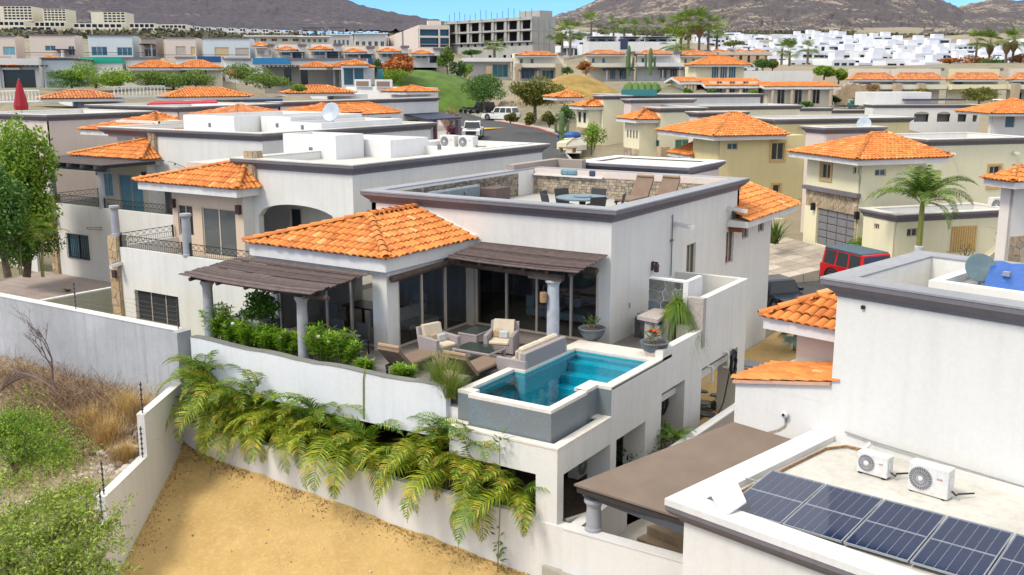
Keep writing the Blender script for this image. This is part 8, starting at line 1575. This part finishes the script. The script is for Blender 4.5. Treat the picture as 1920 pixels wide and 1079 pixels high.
for x0, x1, yt, d, lb in ((1545, 1640, 207, 150, 'low cream roof edge behind the teal parasols'), (1500, 1560, 203, 140, 'low pale roof block left of the teal parasols')): BH('villa_block', lb, x0, yt, d, 8, x0-4, x1, None, CREAM, zb=2).done(o=.2)
# ================================================================== unfinished building, apartment block, modern white house
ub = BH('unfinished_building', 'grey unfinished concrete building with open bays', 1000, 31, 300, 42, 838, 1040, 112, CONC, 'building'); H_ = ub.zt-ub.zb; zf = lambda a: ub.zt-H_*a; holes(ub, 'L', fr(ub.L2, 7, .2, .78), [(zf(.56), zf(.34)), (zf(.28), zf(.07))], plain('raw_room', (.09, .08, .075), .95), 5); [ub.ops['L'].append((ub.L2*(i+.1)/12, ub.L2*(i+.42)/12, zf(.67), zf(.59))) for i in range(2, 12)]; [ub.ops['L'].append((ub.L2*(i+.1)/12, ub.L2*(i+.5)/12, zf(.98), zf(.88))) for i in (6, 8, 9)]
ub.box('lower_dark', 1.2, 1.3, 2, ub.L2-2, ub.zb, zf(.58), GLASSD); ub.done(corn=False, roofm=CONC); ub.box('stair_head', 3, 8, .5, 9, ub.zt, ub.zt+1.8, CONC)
for i in range(8): ub.R.part('pier', MB().box(-.5, .0, ub.L2*i/7-.45 if i else .05, ub.L2*i/7+.45 if i < 7 else ub.L2, zf(.57), ub.zt-.02), CONC)
for zz in (.06, .31, .57): ub.box('slab_edge', -.7, -.02, -.1, ub.L2, zf(zz)-.2, zf(zz)+.15, CONC)
for i in range(1, 4): ub.box('joint', ub.L1*i/4-.12, ub.L1*i/4+.12, -.15, .0, ub.zb, ub.zt-.1, CONC); ub.box('joint_band', 0, ub.L1, -.12, -.01, zf(.02+.29*i)-.2, zf(.02+.29*i)+.2, CONC)
for i in range(16): y = ub.L2*(i+.5)/16; ub.R.part('rebar', MB().tube([(.5, y, ub.zt-.3), (.5, y, ub.zt+2.2+.6*math.sin(i*5))], .09, 3), plain('rebar', (.1, .09, .1), .8))
bb = BH('apartment_block', 'beige apartment block with balconies left of the unfinished building', 786, 47, 322, 12, 724, 845, 96, PINKW, 'building'); holes(bb, 'R', [(bb.L1*.02, bb.L1*.62), (bb.L1*.68, bb.L1*.97)], [(bb.zb+1.2, bb.zb+3.2), (bb.zt-5.6, bb.zt-3.8), (bb.zt-3.2, bb.zt-1.3)], GLASSB, 1.5); bb.done(corn=False); bb.box('roof_hut', 3, 7, 2, 5, bb.zt, bb.zt+1.4, PINKW); bb.box('stair_slot', -.06, -.01, bb.L2*.38, bb.L2*.42, bb.zb, bb.zt, CORN)
mw = BH('modern_house', 'long white modern house with navy steel pergolas below the palms', 1100, 68, 300, 3, 1092, 1268, 97, COOLW, 'house'); holes(mw, 'R', fr(mw.L1, 9, .1, .8), [(mw.zb+2.9, mw.zt-.9)], GLASSB, 1.5); mw.done(corn=False); NAV = plain('steel_navy', (.03, .04, .10), .5); [mw.pergola(mw.L1*a, mw.L1*b, -4, .2, mw.zt-.3, mw.zb+2.6, NAV, True) for a, b in ((.0, .3), (.36, .56), (.6, .9))]; mw.box('terrace', 0, mw.L1, -4.5, 0, mw.zb-1, mw.zb+2.6, COOLW); mw.box('blue_panel', mw.L1*.34, mw.L1*.42, -4.6, -4.5, mw.zb+.5, mw.zb+3.4, NAV)
# ================================================================== white town below the mountain
r9 = random.Random(12); WT = stucco('town_white', (.70, .715, .75), .06); TG = 'white cubic houses below the mountain'
rows = [(62, 1055, 1100, 640), (68, 1330, 1560, 620), (73, 1330, 1640, 580), (78, 1320, 1740, 540), (84, 1300, 1760, 500), (90, 1340, 1800, 460), (97, 1360, 1920, 420), (104, 1420, 1930, 385), (112, 1440, 1940, 355), (119, 1480, 1940, 335), (70, 1060, 1330, 560), (78, 1060, 1150, 460), (90, 1045, 1100, 380), (88, 1880, 1940, 480), (124, 1700, 1940, 325)]
ORD = 'first second third fourth fifth sixth seventh eighth ninth tenth eleventh twelfth thirteenth fourteenth fifteenth sixteenth seventeenth eighteenth nineteenth twentieth twenty-first twenty-second twenty-third twenty-fourth'.split()
for rk, (yt, xa, xb, d) in enumerate(sorted(rows)):
    x = xa+r9.uniform(0, 8); ci = 0
    while x < xb:
        w = r9.uniform(18, 40)*420/d**.97/1.1; hp = r9.uniform(4.6, 7.5)*1961/d
        h = BH('white_house', 'small white cubic house in the white cluster below the mountain', x, yt-4+r9.uniform(-3, 3), d+r9.uniform(-12, 12), r9.uniform(-4, 26), x-r9.uniform(3, 8), x+w, None, WT, 'house', TG, zb=0, L2=r9.uniform(6, 10)); h.zb = h.zt-r9.uniform(6, 9); n = r9.randint(2, 4); us = [u for u in fr(h.L1, n, .1, .84) if r9.random() < .85]
        if us: holes(h, 'R', us, [(h.zt-3.3, h.zt-1.0)] if r9.random() < .4 else [(h.zt-6.4, h.zt-4.1), (h.zt-3.3, h.zt-1.0)], GLASSD if r9.random() < .75 else GLASSB, .5)
        h.done(corn=False, roofm=WT)
        rr_, cc_ = r9.random() < .6, r9.random() < .35
        h.R.o['label'] = 'white house '+(' and '.join([t for t, q in (('with roof room', rr_), ('dark canopy', cc_)) if q]) or 'plain on top').replace('dark canopy', 'with canopy' if not rr_ else 'canopy')+f', {ORD[min(ci, 23)]} from left, {ORD[rk]} row down in white cluster'; ci += 1
        if rr_: a = r9.uniform(.1, .5)*h.L1; h.box('roof_room', a, a+h.L1*.4, 1, 4, h.zt, h.zt+2.2, WT)
        if cc_: h.box('canopy', 0, h.L1*.5, -1.2, 0, h.zt-1.1, h.zt-.85, NAV)
        x += w*r9.uniform(.75, 1.35)
# ================================================================== far left hillside buildings
def far(lb, x0, x1, yt, yb, d, nx, nz, wm=CREAM, name='apartment_block', ang=5, solid=0.): h = BH(name, lb, x0+2, yt, d, ang, x0-3, x1, yb, wm, 'building' if nz > 1 else 'house'); H_ = h.zt-h.zb; holes(h, 'R', [(a*(1-solid)+h.L1*solid, b*(1-solid)+h.L1*solid) for a, b in fr(h.L1, nx, .1, .88)], [(h.zb+H_*(j+.25)/nz, h.zb+H_*(j+.85)/nz) for j in range(nz)], GLASSD, 3); h.done(corn=False)
far('grey apartment block with five storeys at the top left corner', -4, 76, 12, 38, 860, 7, 5, CREAM, solid=.12); far('apartment block with balconies right of the corner block on the hillside', 77, 138, 17, 40, 860, 6, 5, CREAM, solid=.04); far('smaller cream apartment block alone on the hillside', 168, 247, 23, 43, 870, 5, 4, CREAM, solid=.36)
for k, (x0, x1, yt, yb, n, d) in enumerate(((-5, 60, 40, 50, 5, 760), (62, 135, 41, 52, 6, 760), (135, 240, 44, 54, 8, 750), (240, 300, 44, 54, 5, 760), (300, 358, 46, 58, 6, 750), (20, 110, 50, 58, 6, 700), (262, 345, 52, 60, 6, 700))): far(f'low white hillside villa, {["leftmost", "second", "third", "fourth", "rightmost"][k] if k < 5 else ["left lower", "right lower"][k-5]} of the terraces below the apartment blocks', x0, x1, yt, yb, d, n, 1, CREAM, 'hill_villa')
for k in range(10): x0 = 362+k*21.3; far(f'white row house on the hill, number {["one", "two", "three", "four", "five", "six", "seven", "eight", "nine", "ten"][k]} from the left end', x0, x0+20.5, 50+k*.9, 66+k*.3, 740, 2, 2, COOLW, 'row_house')
# ================================================================== mountains
def mountain(name, prof, d0, d1, yb, mat, seed, x0, x1, nx=260, nd=46, back=.6):
    px = np.linspace(x0, x1, nx); sk = np.interp(px, [p[0] for p in prof], [p[1] for p in prof]); r = np.random.default_rng(seed)
    th_ = np.arctan((px-960)/1961.); T_ = np.linspace(0, 1.35, nd); PX, TT_ = np.meshgrid(px, T_, indexing='ij'); dist = d0+(d1-d0)*TT_; A = dist*((PX-960)/1961.)
    ztop = CAMZ+(142-sk)/1961.*d1*1.0; zb = CAMZ+(142-yb)/1961.*d0; s = np.clip(TT_, 0, 1); shp = s**1.15*(1-.12*np.sin(math.pi*s)); Zm = zb+(ztop[:, None]-zb)*shp; Zm = np.where(TT_ > 1, Zm-(TT_-1)*(ztop[:, None])*back, Zm)
    nz = np.zeros_like(Zm)
    for k in range(10): f = .004*1.55**k; a = r.uniform(0, 6.28); nz += np.abs(np.sin((A*math.cos(a)+dist*math.sin(a))*f+r.uniform(0, 6.28)))*.62**k
    Zm += (nz-nz.mean())*16*np.clip(s*3, 0, 1)*np.clip((1.02-s)*4+.12, 0, 1); Zm += r.normal(size=Zm.shape)*1.0
    x = A*CY-dist*SY; y = A*SY+dist*CY; I = np.arange(nx*nd).reshape(nx, nd); F = np.stack([I[:-1, :-1], I[1:, :-1], I[1:, 1:], I[:-1, 1:]], -1).reshape(-1, 4); link(name, mesh_np(name, np.stack([x, y, Zm], -1).reshape(-1, 3), F, True), mat, kind='structure')
def mtn_mat(name, c1, c2, rock, rp):
    m, nt, b = newmat(name); L = nt.links; pos = N(nt, 'NewGeometry').outputs['Position']; c = mixc(nt, ramp(nt, noise(nt, .05, 8, .75, pos), (.38, 0.), (.62, 1.)), c1, c2); vo = N(nt, 'TexVoronoi'); vo.inputs['Scale'].default_value = .11; L.new(pos, vo.inputs['Vector']); c = mixc(nt, ramp(nt, vo.outputs['Distance'], (.1, .75), (.55, 0.)), c, tuple(x*.45 for x in c1))
    a = ramp(nt, noise(nt, .006, 5, .6, pos), (rp, 0.), (rp+.06, 1.)); b2 = ramp(nt, noise(nt, .035, 6, .8, pos), (.50, 0.), (.58, 1.)); mu = N(nt, 'Math', operation='MULTIPLY'); L.new(a, mu.inputs[0]); L.new(b2, mu.inputs[1]); c = mixc(nt, mu.outputs[0], c, rock)
    L.new(c, b.inputs['Base Color']); b.inputs['Roughness'].default_value = 1; bump(nt, b, noise(nt, .09, 8, .8, pos), 1., 9.); return m
MR = mtn_mat('mountain_scrub', (.148, .124, .132), (.105, .096, .108), (.50, .41, .31), .48); ML = mtn_mat('mountain_scrub_dark', (.090, .080, .105), (.125, .108, .128), (.40, .34, .29), .58)
mountain('mountain', [(-700, -90), (-200, -80), (200, -60), (450, -40), (560, -22), (632, 0), (700, 21), (745, 36), (800, 44), (900, 52), (1000, 60)], 1150, 2100, 62, ML, 3, -700, 1000); mountain('mountain', [(880, 66), (980, 50), (1040, 34), (1090, 17), (1132, 0), (1250, -45), (1400, -62), (1550, -55), (1660, -28), (1740, 0), (1792, 22), (1850, 50), (1900, 64)], 1000, 1900, 72, MR, 5, 880, 1900); mountain('mountain', [(1500, 40), (1700, 34), (1760, 26), (1792, 17), (1825, 9), (1850, 3), (1890, 7), (1920, 4), (2050, -30), (2300, -70), (2700, -80)], 1100, 2200, 76, MR, 8, 1500, 2700)
# ================================================================== more trees and palms
rp9 = random.Random(5); FARF = [palm_mats(fan_leaf(1.5, 14, 2.8, 40+s), GREENS['palm']) for s in range(3)]
pal = ['beside the unfinished building, taller', 'beside the unfinished building, shorter', 'tallest left of the navy pergolas', 'above the left end of the navy pergolas', 'second above the navy pergolas', 'third above the navy pergolas', 'fourth above the navy pergolas', 'fifth above the navy pergolas', 'at the right end of the navy pergolas', 'left front of the thick palm group', 'middle of the thick palm group', 'tallest of the thick palm group', 'right of the thick palm group', 'last of the thick palm group', 'first at the far right of the white cluster', 'second at the far right of the white cluster', 'third at the far right of the white cluster', 'tallest at the far right of the white cluster', 'in front of the unfinished building', 'short by the second tall cactus', 'right above the yellow house', 'in the middle of the white cluster', 'above the long terrace wall']
for k, (px, py, hp, d) in enumerate(((1069, 104, 40, 280), (1054, 104, 34, 285), (1108, 90, 44, 330), (1150, 86, 32, 330), (1170, 86, 30, 330), (1190, 86, 30, 330), (1213, 84, 30, 330), (1238, 84, 30, 330), (1262, 86, 34, 330), (1276, 100, 48, 270), (1290, 104, 54, 265), (1310, 108, 58, 265), (1327, 108, 50, 265), (1343, 108, 44, 270), (1828, 128, 46, 300), (1853, 128, 44, 300), (1884, 130, 48, 290), (1897, 130, 52, 290), (927, 112, 24, 250), (1267, 120, 34, 240), (1465, 120, 26, 300), (1514, 118, 24, 320), (1480, 122, 22, 300))):
    x, y, z = atD(px, py, d); s = d/1961.; fan_palm((x, y, z), hp*s, f'fan palm {pal[k]}', FARF, 20, rp9, 1.9 if hp > 30 else 1.4, 'fan palms in the distance', .38, 'fan_palm', 1 if k in (9, 10, 11, 15, 16, 17) else 0)
T(50, 520, 55, 310, 165, GREENS['bright'], 'big bright green leafy tree at the left picture edge', 401, n=22000, lf=.22, zr=.5, k=40, tr=.22); T(15, 520, 50, 250, 120, GREENS['mid'], 'darker green tree cut by the left picture edge', 402, n=12000, lf=.2, zr=.5, k=26, tr=.2)
for k, (px, py, d, h, lb) in enumerate(((80, 520, 53, 2.2, 'feathery palm below the big green tree'), (40, 515, 51, 1.7, 'yellowish feathery palm at the left edge below the big tree'))): x, y, z = atD(px, py, d); feather_palm((x, y, z), h, lb, FR_Y[:2]+FR_G, 15, rp9, 0, 6.28*2, 'palms at the left edge', 'feather_palm', 3, (1.1, 1.6), (-.6, .4), .4)
x, y, z = atD(45, 500, 54); shrub('shrub', 'green shrub at the foot of the pale yard wall', (x, y, z), 2.4, 1.4, 1.7, 7000, .16, GREENS['mid'], 403, 12)
for k, (px, py, d, h, w, m, lb) in enumerate(((135, 166, 140, 32, 60, 'mid', 'dark green garden tree below the stacked yellow eaves'), (180, 166, 140, 44, 66, 'bright', 'tall flowering garden tree below the green pool'), (222, 166, 140, 34, 50, 'bright', 'lime garden tree left of the leaning palms'), (275, 168, 142, 32, 60, 'palm', 'palm thicket below the double orange roofs'), (325, 168, 142, 30, 60, 'palm', 'second palm thicket below the double orange roofs'), (368, 168, 142, 32, 54, 'palm', 'palm thicket beside the crimson parasol'), (462, 160, 150, 40, 54, 'palm', 'arching palm clump right of the crimson parasol'), (505, 166, 145, 28, 60, 'palm', 'low palm clump in front of the grey patios'), (560, 172, 118, 12, 30, 'bright', 'small green roof plant near the blue rail'), (1430, 135, 228, 26, 34, 'mid', 'round olive tree in front of the faded orange row'), (1448, 135, 228, 24, 22, 'olive', 'second olive tree beside the long terrace wall'), (1375, 90, 420, 14, 40, 'olive', 'olive clump at the left of the white cluster'), (1475, 92, 440, 18, 36, 'mid', 'green clump among the white houses'), (1545, 150, 190, 28, 36, 'bright', 'lime green tree right of the terrace wall'), (1572, 158, 190, 32, 34, 'bright', 'flowering tree beside the stone arch'), (1720, 192, 176, 28, 40, 'olive', 'round olive tree between the stone piers'), (1835, 200, 172, 38, 72, 'olive', 'large pale olive tree in front of the yellow two storey house'), (1630, 192, 176, 34, 36, 'dryb', 'bare brown tree right of the stone arch'), (1820, 128, 300, 24, 60, 'orange', 'rusty orange tree below the right palms'), (1860, 128, 295, 22, 60, 'mid', 'green tree below the right palms'), (1780, 124, 300, 16, 50, 'orange', 'rusty bush left of the right palms'), (1910, 126, 290, 24, 40, 'orange', 'rusty tree at the right picture edge'), (1540, 196, 170, 18, 24, 'dark', 'dark round bush below the clubhouse arch'), (1560, 198, 168, 18, 26, 'dark', 'dark bush touching the stone arch'), (1608, 200, 166, 14, 26, 'bright', 'bright bush in front of the stone arch'), (1512, 204, 160, 14, 30, 'mid', 'flowering bush behind the teal parasols'), (885, 108, 255, 14, 34, 'mid', 'round green tree at the foot of the unfinished building'), (1290, 180, 150, 14, 16, 'palm', 'potted palm on the clubhouse terrace'), (1335, 182, 150, 14, 16, 'palm', 'second potted palm on the clubhouse terrace'), (1413, 182, 152, 14, 18, 'bright', 'small tree under the clubhouse gable'))): T(px, py, d, h*(1.15 if d < 151 else 1), w*(1.9 if d < 151 and px < 520 else 1.1), GREENS[m], lb, 410+k, 'tree' if m != 'palm' else 'palm_clump', 1100 if d > 200 else 3600, zr=.54 if d < 151 else .44, k=13, lf=d/1961*3.4)
r2 = np.random.default_rng(33); C = []
for x0, x1, y0, y1, d, n in ((-20, 420, 60, 74, 560, 420), (380, 760, 66, 76, 640, 420), (1050, 1100, 70, 80, 500, 120), (1600, 1930, 66, 78, 900, 1100), (600, 1000, 66, 76, 900, 300), (1100, 1600, 60, 72, 880, 900)):
    for _ in range(n): q = atD(r2.uniform(x0, x1), r2.uniform(y0, y1), d*r2.uniform(.95, 1.05)); C.append(np.array(q)+r2.normal(size=(7, 3))*np.array([2., 2., .8]))
V, F_ = leaf_cards(np.concatenate(C), 1, 2.6, r2, .7); link('hill_scrub', mesh_np('hill_scrub', V, F_), varied('scrub_far', [(0., (.06, .075, .04)), (.5, (.12, .12, .07)), (1., (.20, .17, .11))], .9, 'island', .2), kind='stuff', label='sparse scrub on the lower hillside')
